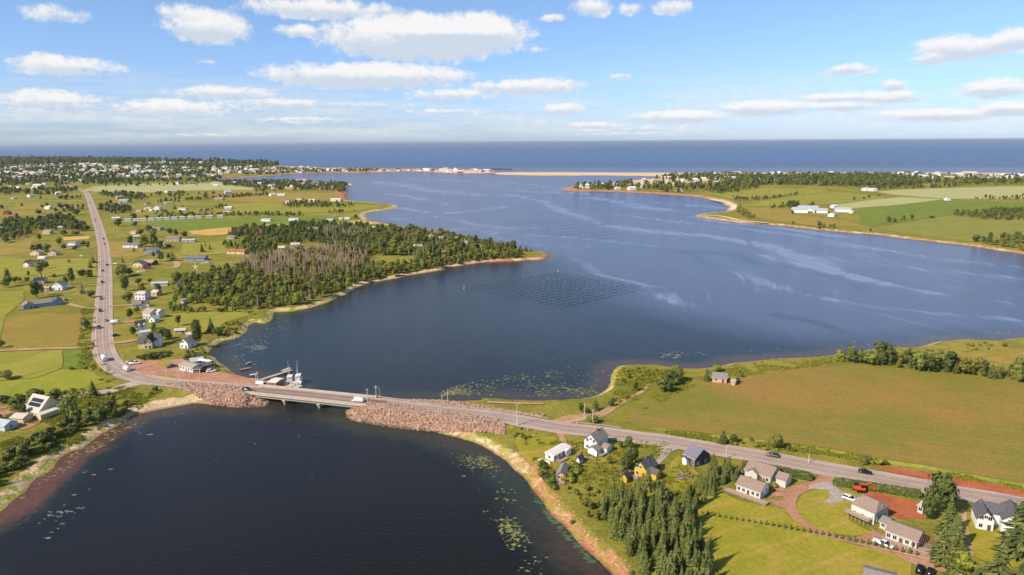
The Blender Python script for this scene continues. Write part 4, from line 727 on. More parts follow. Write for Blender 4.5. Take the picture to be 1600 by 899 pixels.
weeds([(20,820),(120,750),(220,650),(300,640),(260,670),(150,770),(80,850)], 55, .4, 1.6, WEEDP, .5)
weeds([(330,558),(345,545),(380,530),(400,512),(460,495),(440,520),(400,560),(420,575),(380,575)], 360, .3, 1.3, WEEDP, .7)
weeds([(80,735),(110,712),(200,655),(225,648),(215,664),(120,722),(60,765),(10,800),(0,800)], 220, .3, 1.2, WEED, .7)
weeds([(440,640),(540,680),(620,720),(600,800),(500,860),(400,780),(300,720)], 14, .3, .8, WEEDP, 0)
weeds([(820,755),(840,775),(870,815),(930,880),(920,880),(860,815),(825,765)], 120, .5, 1.8, WEEDD, .6)
# ================================================================== houses
WC = dict(white='#dfe2e4', cream='#d6c49a', yellow='#c9ab3c', grey='#8e8a86', palegrey='#c4c2bc', blue='#7f93a8', slate='#4a4a50', tan='#b5a48c', pink='#c7a394', red='#a0402a', brown='#7a5a44', brick='#a8715a', green='#8a9a86', dark='#3a3a3e', orange='#b0652c', terracotta='#a8644c', paleblue='#b4c6d2')
RCOL = dict(grey='#837d78', slate='#5d5a60', brown='#8f7c6e', dark='#403e44', tan='#a59482', red='#9a4f3a', pale='#bdb4a8', navy='#2a3248', light='#d2ccc2', silver='#a8b0b4', terracotta='#a8644c', brick='#a8644c', violet='#75707a')
def wm(c): return mat(c+'_siding', WC[c], .8, .07, 1.2, .15)
def rm(c): return mat(c+'_shingle_roof', RCOL[c], .9, .14, 1.8, .3)
TRIM = mat('white_trim', '#dedad2', .6, .03); PANE = mat('window_pane', '#20262e', .1, .1, spec=.7); DOORM = mat('house_door', '#6b4a3a', .7, .1); CHIM = mat('brick_chimney', '#8a5a48', .9, .2, 3); DECKM = mat('weathered_deck', '#a58a78', .9, .15, 2)
WINC = {}
def win_mesh(w_, h):
    k = (round(w_, 1), round(h, 1))
    if k not in WINC:
        b = MB(); t = .1; b.box(-w_/2-t, w_/2+t, -.07, .02, -t, 0); b.box(-w_/2-t, w_/2+t, -.07, .02, h, h+t); b.box(-w_/2-t, -w_/2, -.07, .02, 0, h); b.box(w_/2, w_/2+t, -.07, .02, 0, h); b.box(-.03, .03, -.06, .02, 0, h); p = MB(); p.box(-w_/2, w_/2, -.03, .015, 0, h); WINC[k] = (b.mesh('window', TRIM), p.mesh('pane', PANE))
    return WINC[k]
def add_window(o, x, y, z, rot, w_=1.0, h=1.2):
    f, p = win_mesh(w_, h); k = link('window', f, o, (x, y, z), rot); link('pane', p, k)
def block(o, x0, x1, y0, y1, eave, rise, wall, roof, ridge='x', oh=.4, th=.16, z0=0.0, hip=0.0, rname='roof', wname='wall', solar=False):
    """walls with gables and a two-slab roof; returns the roof object"""
    b = MB(); xm, ym = (x0+x1)/2, (y0+y1)/2
    if ridge == 'x':
        v = [(x0,y0,z0),(x1,y0,z0),(x1,y1,z0),(x0,y1,z0),(x0,y0,eave),(x1,y0,eave),(x1,y1,eave),(x0,y1,eave),(x0+hip,ym,eave+rise),(x1-hip,ym,eave+rise)]
        f = [(0,1,5,4),(2,3,7,6)] + ([(1,2,6,9,5),(3,0,4,8,7)] if not hip else [(1,2,6,5),(3,0,4,7)])
    else:
        v = [(x0,y0,z0),(x1,y0,z0),(x1,y1,z0),(x0,y1,z0),(x0,y0,eave),(x1,y0,eave),(x1,y1,eave),(x0,y1,eave),(xm,y0+hip,eave+rise),(xm,y1-hip,eave+rise)]
        f = [(1,2,6,5),(3,0,4,7)] + ([(0,1,5,8,4),(2,3,7,9,6)] if not hip else [(0,1,5,4),(2,3,7,6)])
    f.append((0,3,2,1)); b.add(v, f); b.build(wname, wm(wall), o)
    r = MB()
    if ridge == 'x': half = (y1-y0)/2; e = half+oh; dz = rise*oh/max(half, .1)
    else: half = (x1-x0)/2; e = half+oh; dz = rise*oh/max(half, .1)
    for s in (-1, 1):
        if ridge == 'x':
            a = [(x0-oh+0, ym+s*e, eave-dz), (x1+oh, ym+s*e, eave-dz), (x1+oh-hip*1.0, ym, eave+rise), (x0-oh+hip*1.0, ym, eave+rise)]
        else: a = [(xm+s*e, y0-oh, eave-dz), (xm+s*e, y1+oh, eave-dz), (xm, y1+oh-hip, eave+rise), (xm, y0-oh+hip, eave+rise)]
        top = [(p[0], p[1], p[2]+th+.02) for p in a]; bot = [(p[0], p[1], p[2]+.02) for p in a]; vv = bot+top
        ff = [(0,1,2,3),(4,7,6,5),(0,4,5,1),(1,5,6,2),(2,6,7,3),(3,7,4,0)]
        if (s < 0) == (ridge == 'x'): ff = [tuple(reversed(q)) for q in ff]
        r.add(vv, ff)
    if hip:
        for s in (-1, 1):
            if ridge == 'x': xe = x1+oh if s > 0 else x0-oh; a = [(xe, ym-e, eave-dz), (xe, ym+e, eave-dz), (xe-s*(hip), ym, eave+rise)]
            else: ye = y1+oh if s > 0 else y0-oh; a = [(xm-e, ye, eave-dz), (xm+e, ye, eave-dz), (xm, ye-s*hip, eave+rise)]
            vv = [(p[0], p[1], p[2]+.02) for p in a]+[(p[0], p[1], p[2]+th+.02) for p in a]; r.add(vv, [(0,1,2),(3,4,5),(0,1,4,3),(1,2,5,4),(2,0,3,5)])
    ro = r.build(rname, rm(roof), o)
    bm = bmesh.new(); bm.from_mesh(ro.data); bmesh.ops.recalc_face_normals(bm, faces=bm.faces); bm.to_mesh(ro.data); bm.free()
    return ro
def frame(Apx, Bpx):
    a = np.array(G(*Apx)[:2]); b_ = np.array(G(*Bpx)[:2]); d = b_-a; return a, math.atan2(d[1], d[0]), float(np.linalg.norm(d))
def house(Apx, Bpx, depth, eave, rise, wall, roof, label, ridge='x', wf=3, ws=2, rows=1, chim=0, deck=None, hip=0.0, cat='house', name='house', grp=None, det=2, wings=(), door=True, L=None):
    a, rot, LL = frame(Apx, Bpx); L = L or LL; z = max(height(a[0]+1, a[1]+1), HL-.3)
    o = thing(name, label, cat, (a[0], a[1], z-.05), rot, grp)
    if det >= 1: b = MB(); b.box(-.06, L+.06, -.06, depth+.06, -.5, .28); b.build('foundation', CONCD, o)
    ro = block(o, 0, L, 0, depth, eave, rise, wall, roof, ridge, hip=hip)
    zr = [1.0] if rows == 1 else [.9, .9+2.7]
    if det >= 1:
        ww, wh = (1.0, 1.2)
        for r_, zz in enumerate(zr):
            for i in range(wf):
                x = L*(i+.5)/wf
                if door and r_ == 0 and i == wf//2 and wf > 1: b = MB(); b.box(x-.48, x+.48, -.06, .02, .05, 2.1); b.build('door', DOORM, o); continue
                if ridge == 'y' and zz+wh > eave and abs(x-L/2) > L*.25: continue
                if ridge == 'x' and zz+wh > eave: continue
                add_window(o, x, 0, zz, 0, ww, wh)
            for i in range(ws):
                y = depth*(i+.5)/ws
                if zz+wh > eave+ (rise*.5 if ridge == 'x' and ws > 0 and abs(y-depth/2) < depth*.2 else 0): continue
                add_window(o, L, y, zz, PI/2, ww, wh); add_window(o, 0, y, zz, -PI/2, ww, wh)
        if rows == 2 and ridge == 'x':
            for (x, rt) in ((L, PI/2), (0, -PI/2)): add_window(o, x, depth/2, eave+.1, rt, .9, 1.0)
        if ridge == 'y' and rise > 1.8: add_window(o, L/2, 0, eave+.15, 0, .9, 1.0)
    if det >= 2:
        b = MB(); yy = -.42 if ridge == 'x' else None
        if ridge == 'x' and not hip: b.tube((-.4, -.45, eave-rise*.4/(depth/2)-.02), (L+.4, -.45, eave-rise*.4/(depth/2)-.02), .07, .07, 6); b.build('gutter', TRIM, ro)
        b = MB(); fx, fy = (L*.22, depth*.62) if ridge == 'x' else (L*.68, depth*.5); b.tube((fx, fy, eave+rise*.3), (fx, fy, eave+rise+.25), .09, .09, 6); b.build('vent_pipe', LAMPB, ro)
    if chim:
        b = MB(); cx, cy = (L*chim, depth*.5) if ridge == 'x' else (L*.5, depth*chim); b.box(cx-.35, cx+.35, cy-.35, cy+.35, eave+rise*.55, eave+rise+.9); ch = b.build('chimney', CHIM, ro)
    for wgs in wings: block(o, *wgs[:4], wgs[4], wgs[5], wgs[6], wgs[7], wgs[8], rname='roof', wname='wall', z0=0.0, oh=.3)
    if deck:
        x0, x1, y0, y1, h = deck; b = MB(); b.box(x0, x1, y0, y1, h-.15, h)
        dk = b.build('deck', DECKM, o); rl = MB()
        for (p, q) in (((x0, y0), (x1, y0)), ((x0, y0), (x0, y1)), ((x1, y0), (x1, y1))):
            n = max(1, int(math.hypot(q[0]-p[0], q[1]-p[1])/1.2)); 
            for i in range(n+1): t = i/n; X = p[0]+(q[0]-p[0])*t; Y = p[1]+(q[1]-p[1])*t; rl.box(X-.04, X+.04, Y-.04, Y+.04, -.4, h+.95)
            rl.tube((p[0], p[1], h+.97), (q[0], q[1], h+.97), .05, .05, 4); rl.tube((p[0], p[1], h+.5), (q[0], q[1], h+.5), .03, .03, 4)
        rl.build('railing', mat('pale_railing', '#b9ab9c'), dk)
    return o
# ---- houses close to the camera
house((912.9,701),(932.5,707.2),8.0,4.2,2.6,'white','grey','white farmhouse with grey roof standing between the drive and the main road','y',2,2,2,chim=.6,wings=[(3.6,7.6,-3.2,.05,2.4,1.0,'white','grey','y'),(7.0,9.4,1.2,5.4,2.3,.8,'white','brown','x')],deck=(7.7,9.6,-2.6,1.0,.6))
house((865,722.5),(890,708.5),4.0,2.7,.5,'white','light','long white mobile home with a brown deck by the shore lawn','x',4,1,wings=[(6.4,9.6,-1.0,.05,2.5,.4,'white','light','y')],deck=(1.0,6.0,-2.6,-.05,.5))
house((869.5,751.5),(881.5,753),7.5,2.6,1.1,'pink','grey','small cottage with grey roof and glazed front at the cliff edge','y',2,2,deck=(0,3.3,-2.4,-.05,.4))
house((900,725.5),(905.4,727),3.0,2.2,1.2,'white','slate','tiny white garden shed with dark roof between drive and hedge','y',0,0,door=True,cat='shed',name='shed')
house((991,743),(1010,749.5),7.5,3.4,2.7,'yellow','slate','bright yellow house with steep dark roof','y',2,2,2,chim=.5,wings=[(4.9,8.2,1.0,4.5,2.6,1.1,'yellow','slate','x')],deck=(-1.0,2.6,-2.6,-.1,.4))
house((969.5,754),(979,756),3.2,2.3,1.5,'yellow','slate','little yellow shed with dark roof beside the spruces','y',0,1,cat='shed',name='shed')
house((1068.5,722.5),(1085.5,731.5),7.5,3.6,2.8,'slate','violet','charcoal house with violet grey roof close to the road','x',3,2,wings=[(.5,2.6,-1.4,.05,2.6,.7,'white','slate','y')])
house((1163.5,744.5),(1203,758),8.5,3.0,2.0,'palegrey','brown','long grey house with brown roof behind the trimmed hedge','x',4,2,wings=[(10.6,14.0,1.5,6.8,2.8,1.3,'palegrey','brown','x'),(1.2,5.0,-1.3,.05,3.0,1.4,'palegrey','brown','y')],deck=(-3.6,-.2,1.0,5.0,.5))
house((1150.5,768.5),(1187,781.5),7.0,3.0,1.7,'white','brown','white fronted cottage with plain brown roof and wraparound deck','x',5,2,deck=(-3.4,11.4,-2.9,-.05,.6))
house((1329,804.5),(1365,821),8.2,4.4,1.9,'palegrey','brown','pale house with hipped brown roof and balcony on the lawn','x',3,2,2,hip=1.6,deck=(-.8,7.0,-2.6,-.05,1.9))
house((1374,825),(1384,829.5),4.5,2.4,.9,'palegrey','grey','small grey roofed garage between the hipped and the ridged cottage','x',1,1,cat='garage',name='garage')
house((1383,842),(1431,860),7.2,3.0,1.5,'palegrey','brown','long pale cottage with brown roof beside the white pickup','x',5,1,deck=(-.4,13.6,-2.2,-.05,.6))
o = thing('pergola', 'brown timber pergola on the terrace at the end of the long pale cottage', 'pergola', G(1441, 856, .05), math.radians(-22)); PG = mat('stained_timber', '#8a5644', .8, .15, 3)
b = MB(); b.box(-3.2, 3.2, -2.6, 2.6, -.1, .25); b.build('floor', DECKM, o)
for x in (-3, 3):
    for y in (-2.4, 2.4): b = MB(); b.box(x-.09, x+.09, y-.09, y+.09, .25, 2.6); b.build('post', PG, o)
bb = MB(); bb.box(-.05, .05, -2.8, 2.8, 2.6, 2.8); bb = bb.mesh('beam', PG)
for i in range(11): link('beam', bb, o, (-3+i*.6, 0, 0))
house((1524.5,826.5),(1551,831.5),8.0,3.9,2.4,'white','slate','large white farmhouse with twin front gables and dark roof','y',2,2,2,chim=.0,wings=[(6.6,13.2,.8,9.4,4.5,2.7,'white','slate','y'),(1.5,11.5,4.6,9.2,4.05,2.3,'white','slate','x')])
house((1349,921),(1398,934),7.5,2.6,1.5,'grey','grey','grey roofed cottage cut by the bottom edge of the picture','x',4,1)
house((1433,801),(1441,804),4.0,2.6,.5,'paleblue','light','small blue and white camper trailer against the big trees','y',1,1,cat='camper',name='camper_trailer')
house((1113,597.5),(1135,599.5),5.5,3.0,1.5,'pink','grey','small pink cottage with grey roof at the field corner by the lagoon','x',2,1)
house((1142,602),(1148,603),3.0,2.2,.7,'pink','tan','tiny pink shed beside the cottage at the field corner','x',0,0,cat='shed',name='shed')
def heap(px, py, label, n=14):
    o = kind(link('woodpile', None), 'thing'); o.location = G(px, py, .05); tag(o, label, 'woodpile'); b_ = MB()
    for i in range(n): x, y = rng.uniform(-3, 3), rng.uniform(-2, 2); a = rng.uniform(0, 3); z = rng.uniform(.1, .9); b_.tube((x-math.cos(a)*1.3, y-math.sin(a)*1.3, z), (x+math.cos(a)*1.3, y+math.sin(a)*1.3, z+.2), .18, .14, 6)
    b_.build('log', WOODP, o)
heap(1071, 747, 'heap of grey timber and boards beside the spruce row')
for (px, py, a, lb) in ((848,723,-35,'white upturned dinghy on the shore lawn'),): boat(px+3, py, math.radians(a), 5, lb, z=HL, cab=False)
# ---- solar house
o = house((37,648),(64,654),11,2.7,5.2,'cream','pale','cream house with a tall pale roof carrying solar panels','x',3,1,door=False,L=10.5)
PVM = mat('solar_cell', '#1c2230', .25, .05, spec=.6)
pv = MB(); pv.box(0, 1.0, 0, 1.75, 0, .05); pvm = pv.mesh('solar_panel', PVM)
ang = math.atan2(5.2, 5.5)
for r_ in range(2):
    for c_ in range(7):
        s = 1.9+r_*2.1; link('solar_panel', pvm, o, (1.7+c_*1.07, s*math.cos(ang), 2.7+s*math.sin(ang)+.26), (ang, 0, 0))
block(o, 10.6, 14.2, -1.6, 9.0, 2.5, .5, 'cream', 'light', 'y', oh=.3)
house((18.5,661),(37,662.5),5.2,2.6,.9,'cream','pale','detached pale garage with maroon door on the paved yard','x',0,0,cat='garage',name='garage',door=False)
house((-8,672),(8,675),5.5,2.6,1.3,'paleblue','silver','pale blue shed cut by the picture edge below the paved yard','x',1,1,cat='shed',name='shed')
b = MB(); b.box(0,3.2,-.03,.03,0,2.2); dd = bpy.data.objects['garage.001'] if 'garage.001' in bpy.data.objects else None
if dd: k = b.build('garage_door', mat('maroon_door', '#7a2f30'), dd, loc=(5.9, 1.0, .05), rot=PI/2); k['label'] = 'maroon garage door'
o = thing('slide', 'red playground slide frame beside the pale blue shed', 'slide', G(14, 668, .05), .3); b = MB(); b.box(-2,2,-.8,.8,1.4,1.6); b.build('platform', PAINT['red'], o)
for x in (-1.9, 1.9):
    for y in (-.7, .7): b = MB(); b.tube((x,y,0),(x,y,2.6),.09); b.build('leg', PAINT['red'], o)
# ---- houses along the left-hand stretch of the main road
H = house
H((37,484.5),(53,482.5),9,3.0,1.8,'blue','grey','long low blue house with grey roof alone in the field','y',2,2,wings=[(6.8,18,2.2,10,2.9,1.8,'blue','grey','x'),(18,24.5,1.0,10.5,3.2,2.0,'blue','slate','y')],deck=(-3.4,-.1,1,5,.5))
H((211,469),(227,469.5),7,4.8,1.6,'white','pale','white two storey house beside the round tree and roadside lane','x',3,2,2,hip=2.0)
H((206.5,481.5),(221,480.5),6,3.0,1.4,'white','grey','white bungalow with grey roof just above the lane','x',3,1,wings=[(6.2,11,1.0,5,2.6,1.0,'white','slate','x')])
H((223.5,498),(235.5,499.5),8.5,4.6,2.0,'palegrey','tan','pale house with tan roof and enclosed sunroom','x',3,2,2,wings=[(5.6,11.0,3.5,8.5,4.6,1.6,'palegrey','pale','x')])
H((233,504.5),(241.5,505),5,2.6,1.8,'white','light','small white gabled annex beside the house with the sunroom','y',1,1)
H((214,521.5),(229,519.5),7,4.2,3.2,'cream','dark','cream house with dark roof and two white dormers','x',3,1,1,wings=[(1.2,2.8,-.2,2.4,5.2,.8,'white','light','y'),(4.2,5.8,-.2,2.4,5.2,.8,'white','light','y')])
H((217,526.5),(236,524),5,2.6,.7,'white','pale','low pale roofed annex between the dormered house and the cream gabled house','x',0,0,door=False,cat='annex',name='annex')
H((225.5,546.5),(238,545.5),10,4.4,3.2,'cream','dark','cream house with a dark T shaped roof and front gable','y',2,2,2,chim=.4,wings=[(-3.6,.1,2.0,8,3.6,2.4,'cream','slate','x'),(4.6,8.0,4.5,11.5,4.0,3.0,'white','slate','x')])
H((281.5,544.5),(294,545.5),7.5,3.6,2.6,'white','tan','small white cottage with steep cross gabled roof by the lagoon shore','y',2,1,2)
H((273,522.5),(290,521.5),4,2.4,.8,'pink','pale','low pink barn sheltered by the dark trees','x',2,0,cat='barn',name='barn'); H((292,528.5),(299.5,528),4,2.4,.9,'white','pale','white shed behind the tall twin trees','x',0,0,cat='shed',name='shed')
H((281,578.5),(301.5,583),6,2.9,.9,'white','tan','low white takeaway shop with flat tan roof and patio on the gravel lot','x',5,1,cat='shop',name='shop',deck=(-1.0,7,-2.4,-.05,.3))
H((299,574),(319,571),7,3.0,1.0,'palegrey','silver','silver roofed hall joined behind the low takeaway shop','x',3,1,cat='shop',name='shop')
H((304,583.5),(313,583.5),3.5,2.4,.4,'brown','slate','dark shaded porch between the shop and the patio','x',0,0,cat='porch',name='porch',door=False)
o = H((314,579.5),(331,575.5),4.5,2.6,.4,'brown','slate','brown timber patio bar with white parasols','x',3,1,cat='bar',name='patio_bar',deck=(0,6.6,-2.0,-.05,.4))
for i in range(3):
    um = tag(link('parasol', None, None, G(315+i*6.0, 571.2+i*.9, 0)), ['white parasol over the patio bar, the one nearest the hall','white parasol over the patio bar, middle one','white parasol over the patio bar, the one nearest the lagoon'][i], 'parasol', 'white parasols over the patio bar')
    b = MB(); b.tube((0,0,0),(0,0,3.6),.05); b.build('pole', GREYP, um); c = MB(); n = 8; c.v = [(0,0,4.0)]+[(2.0*math.cos(2*PI*k/n),2.0*math.sin(2*PI*k/n),3.3) for k in range(n)]; c.f = [(0,k+1,(k+1) % n+1) for k in range(n)]; c.m = [0]*n; c.build('canopy', mat('white_canvas', '#dedcd8'), um)
H((420,605),(432,606.3),6,2.8,.3,'orange','light','rust brown shed with white roof on the wharf','x',1,1,cat='shed',name='shed')
H((274,453),(279,453.3),4,4.0,2.0,'cream','pale','narrow pale tower like shed at the wood edge','y',0,0,cat='shed',name='shed',door=False); H((283,474),(291,474.5),4,2.4,.9,'palegrey','grey','tiny grey shed beside the bright round tree','x',0,0,cat='shed',name='shed',door=False)
H((236,462.5),(245,463),6,3,1.3,'pink','pale','faded pink shed at the dark tree clump by the wood','x',1,0,cat='shed',name='shed')
H((236,448),(262,447),5,2.6,.9,'palegrey','silver','long grey barn half hidden by trees at the wood edge','x',0,0,cat='barn',name='barn')
# ---- further up the road, each with its look
far = [
 (89,454,17,8,4.2,2.8,'white','grey','y',2,'white gabled house with long low wing near the road'),(72,455,8,5,2.6,1,'pink','tan','x',1,'small pink shed next to the white gabled house'),
 (60,444,16,8,3.2,1.8,'cream','navy','x',1,'cream house with dark patched roof among tall trees'),(54,399.5,13,8,3.2,2.6,'cream','tan','y',1,'cream gabled cottage, first of the matching pair'),
 (81,400,13,8,3.2,2.6,'cream','tan','y',1,'cream gabled cottage, second of the matching pair, with the red shrub'),(41,418,8,8,3.2,1.8,'white','brick','y',1,'white end of the long navy roofed farm house') ,
 (48,415,20,8,3.0,2.0,'pink','navy','x',1,'long farm building with a navy blue roof'),(64,406,10,5,2.4,.7,'white','light','x',0,'low pale trailer above the navy roofed building'),
 (112,386,11,8,4.6,1.6,'white','grey','x',2,'white flat fronted house with stepped grey roofs'),(110,388,14,5,2.4,.9,'tan','tan','x',0,'low tan garage beside the stepped white house'),
 (92,359,12,8,3.4,1.6,'white','light','x',1,'white house with pale roof in the tree belt'),(72,366,11,8,3.2,1.8,'cream','tan','x',1,'pale cottage with tan roof below the tree belt'),
 (36,372,9,8,3.2,1.8,'pink','red','y',1,'pink gabled barn at the meadow edge'),(9,336,8,10,4.0,3.2,'red','brown','y',0,'red barn with big brown roof'),
 (98,326,12,10,4.0,2.0,'pink','navy','x',1,'large house with dark blue roof in a ring of trees'),(73,327,7,7,3,1.5,'white','light','x',0,'small white cottage at the tan field'),(80,326,6,7,3.2,2,'white','light','y',0,'white gabled shed beside the small white cottage'),
 (50,308,7,8,4,2,'white','silver','x',0,'small white house with blue grey roof on the upper meadow'),(24,311,5,7,3,1.5,'cream','pale','x',0,'tiny cream cottage at the pale lane'),(88,304,5,8,4,2.5,'white','light','y',0,'tiny white gable near the far road bend'),(0,360,8,8,3,1.5,'orange','grey','x',0,'orange brown shed at the picture edge in the trees'),
 (203.5,387.5,23,9,3.2,1.8,'white','violet','x',2,'wide white ranch house with violet roof and two conifers'),(234,397,20,9,3.4,2.2,'blue','grey','y',2,'blue gabled house with white trim and grey roof'),
 (215,418,14,9,3.4,2.0,'cream','slate','y',1,'cream gabled house with dark roof behind the red trailer'),(229,415,18,9,3.0,1.8,'slate','tan','x',1,'dark walled wing with tan roof in the tree lined yard'),
 (304,408,31,10,3.0,1.6,'blue','violet','x',2,'long blue fronted bungalow with violet grey roof'),(368,397.5,27,9,3.0,1.3,'cream','terracotta','x',2,'brick red roofed cream bungalow on the meadow'),
 (270,378,20,9,4.0,1.8,'pink','grey','x',2,'white and pink farm house with grey roof and annex'),(294,379,20,7,2.6,1.2,'paleblue','silver','x',1,'low pale blue garage beside the farm house'),
 (214,374,10,8,3.4,1.4,'palegrey','pale','x',1,'grey house hidden in the round trees'),(208,366,8,7,3,1.2,'cream','tan','x',0,'cream cottage by the thicket and lane'),(243,360,14,8,2.8,1.3,'pink','grey','x',1,'low pink house with grey roof by the green crop'),
 (258,383,4,4,2.4,1,'white','light','y',0,'tiny white shed by the round trees'),(181,344,12,8,3,1.4,'palegrey','light','x',0,'pale roofed barn by the road trees'),
 (360,374,11,8,2.8,1.4,'tan','grey','x',1,'tan shed in front of the conifer belt'),(401,366,14,9,3.8,2.6,'brick','red','y',1,'red roofed brick house in the conifer belt'),
 (489,363,15,10,4.0,2.4,'cream','brown','x',2,'cream house with broad brown hipped roof in the wood'),(512,364,9,8,3.6,1.8,'palegrey','violet','x',1,'violet roofed house beside the broad brown roof'),
 (440,391.5,10,7,3.0,1.4,'cream','light','x',1,'white roofed cabin at the edge of the dark copse'),(461,387,14,8,3.4,1.6,'pink','pale','x',1,'pale roofed house behind the dark copse'),
 (557,406.5,22,10,3.6,1.8,'brown','red','x',2,'brown chalet with red roof and deck in the clearing'),(655,391,16,9,4.4,1.2,'brick','light','x',2,'brick house with a flat white roof in the middle of the wood'),
 (696,400,13,9,3.6,1.0,'palegrey','pale','x',0,'grey roofed cottage deep among the trees'),(650,372,11,9,4.6,1.8,'cream','terracotta','x',1,'cream house with terracotta roof on the far side of the wood'),(676,377,8,9,6,2,'cream','tan','x',1,'tall cream house behind the spruces'),
 (690,379,8,8,5,2,'pink','tan','x',0,'pink house partly hidden behind the spruces'),(715,379,6,8,5,1.4,'white','light','x',0,'white house glimpsed behind the wood'),(728,383,6,8,4,1.4,'white','pale','y',0,'white gable at the thinning end of the wood'),
 (738,386,10,8,3,1.6,'pink','red','x',0,'red roofed cottage near the end of the wooded point'),(760,391,8,8,3,1.6,'white','slate','x',0,'white cottage with dark roof on the wooded point'),(588,359,7,8,3,1.4,'cream','light','x',0,'cream cottage at the marsh edge of the wood'),
 (245,329,8,10,5.5,3.0,'white','pale','y',1,'tall white gabled farmhouse in the upper meadow'),(239,330,5,6,2.6,1,'white','light','x',0,'white lean-to beside the tall white farmhouse'),(216,331.5,8,6,2.6,1,'tan','tan','x',0,'tan barn in the row of small sheds'),
 (226.5,327.8,3,4,2.4,.8,'cream','light','x',0,'cream shed, first in the row before the white farmhouse'),(231.5,327.2,3,4,2.4,.8,'cream','light','x',0,'cream shed, second in the row before the white farmhouse'),(236,327.5,2.5,4,2.4,.8,'cream','light','x',0,'cream shed, third in the row before the white farmhouse'),
 (232,320.3,8,8,3,1.4,'palegrey','slate','x',0,'grey cottage above the row of sheds'),(264,318.5,11,9,3,1.2,'white','tan','x',0,'long white cottage by the conifer row'),(284,328.5,12,8,3,1.4,'white','tan','x',0,'white bungalow with lone dark conifer behind'),
 (192,316.5,14,12,4,1.6,'green','silver','x',0,'wide pale green roofed barn'),(187,311,8,9,5,2,'pink','tan','x',0,'pink house above the pale green barn'),(183,320,8,9,4,1.6,'white','brown','x',0,'white house below the pale green barn'),(186,303,6,8,4,2,'paleblue','silver','y',0,'pale blue house in the far roadside trees'),
 (341,313,14,14,3,2.2,'tan','tan','x',0,'broad tan roofed barn on the open meadow'),(357,304,10,12,6,3,'paleblue','silver','x',0,'tall pale blue barn above the conifer row'),(356,327,11,9,3,1.6,'palegrey','light','x',0,'grey farmhouse with white roof beside the dark copse'),(355,331,12,5,2.4,.6,'white','grey','x',0,'long low shed beside the grey farmhouse'),
 (266,301,10,9,3.4,2,'white','pale','x',0,'white roofed farmstead in the upper hedges'),(323,329.5,3,4,2.4,.8,'cream','light','x',0,'tiny cream hut on the tan strip'),
 (415,346.3,14,8,3,1.0,'white','silver','x',0,'long white shed on the green crop, one with silver roof'),(458,345.5,14,8,3,1.2,'white','silver','x',0,'long white shed on the green crop with a dark tree behind'),(516,344.5,12,8,3,1.2,'white','violet','x',0,'long white shed near the marsh edge'),(532,343.5,5,5,2.4,.6,'cream','light','x',0,'cream hut beside the marsh sheds'),(542,343.3,8,6,2.6,.8,'white','light','x',0,'white hut at the end of the marsh sheds'),
 (450,318.5,9,9,4,1.6,'white','silver','x',0,'white cottage with pale roof by the marsh copse'),(467,313,9,10,4,2,'cream','brown','x',0,'brown roofed house in the marsh copse'),(524,315,16,12,4,1.8,'cream','light','x',0,'large white roofed house at the marsh shore'),(487,316,9,9,4,1.6,'palegrey','light','x',0,'grey house amid the marsh copse'),
 (427,306.5,7,9,4,1.6,'white','light','x',0,'white house below the harbour trees'),(439,306.5,12,9,3.4,1.6,'white','light','x',0,'long white house below the harbour trees'),
]
for (px, py, wpx, dep, ev, rs, wl, rf, rd, det, lb) in far:
    k = ppm(px, py); W = wpx/k; a, _, _ = P(px, py, HL), 0, 0; yaw = rng.uniform(-.18, .12)
    A_ = (px-wpx/2, py-yaw*2); B_ = (px+wpx/2, py+yaw*2)
    H(A_, B_, dep, ev, rs, wl, rf, lb, rd, 3 if W > 9 else 2, 1, 2 if ev > 4.3 else 1, det=1 if det else 0, chim=.35 if det else 0, door=det > 0, cat='barn' if 'barn' in lb else ('shed' if ('shed' in lb or 'hut' in lb) else ('garage' if 'garage' in lb else 'house')), name='barn' if 'barn' in lb else ('shed' if ('shed' in lb or 'hut' in lb) else ('garage' if 'garage' in lb else 'house')))
# row of matching white cabins by the dark hedge
cab = [(199,346),(213,345.6),(223.5,345.2),(236,344.8),(248,344),(260,343.4),(272.5,342.8),(284.5,342.2),(298,341.8),(310,341.2),(327,340.6),(344,339.9)]
for i, (px, py) in enumerate(cab):
    H((px-4.6, py+.4), (px+4.6, py), 6, 3.4, .5, 'white', 'light', 'long low white cabin standing in the row against the dark hedge', 'x', 0, 0, det=0, door=False, cat='cabin', name='cabin', grp='row of white cabins against the dark hedge')
# farm across the bay
for (px, py, wpx, dep, ev, rs, wl, rf, rd, lb) in [(1250,332.5,24,24,5,3,'white','silver','x','large pale barn of the farm across the bay, the broad front one'),(1264,330,30,26,5,3.4,'white','silver','x','large pale barn of the farm across the bay, the high middle one'),(1282,333,22,20,4.5,2.6,'white','silver','x','pale barn of the farm across the bay, lower end by the yard'),(1318,331.5,24,22,5,2,'white','silver','x','long white barn standing alone across the farm yard'),
     (1298,338.5,10,14,4,2,'white','silver','y','small white machine shed in the farm yard'),(1300,325,6,10,4,2,'white','light','y','small white farmhouse behind the yard'),(1329,333.5,6,8,3,1,'cream','light','x','cream shed at the end of the long white barn'),(1477,313,5,8,3,1.5,'white','light','x','tiny white hut between the grain fields'),(1349,298,6,12,5,2,'white','light','y','white farmhouse gable before the far wood, first of two'),(1361,298.5,7,12,5,2,'white','light','y','white farmhouse gable before the far wood, second of two')]:
    H((px-wpx/2, py), (px+wpx/2, py+.6), dep, ev, rs, wl, rf, lb, rd, 0, 0, det=0, door=False, cat='barn' if 'barn' in lb else 'farm building', name='barn' if 'barn' in lb else 'farm_building')
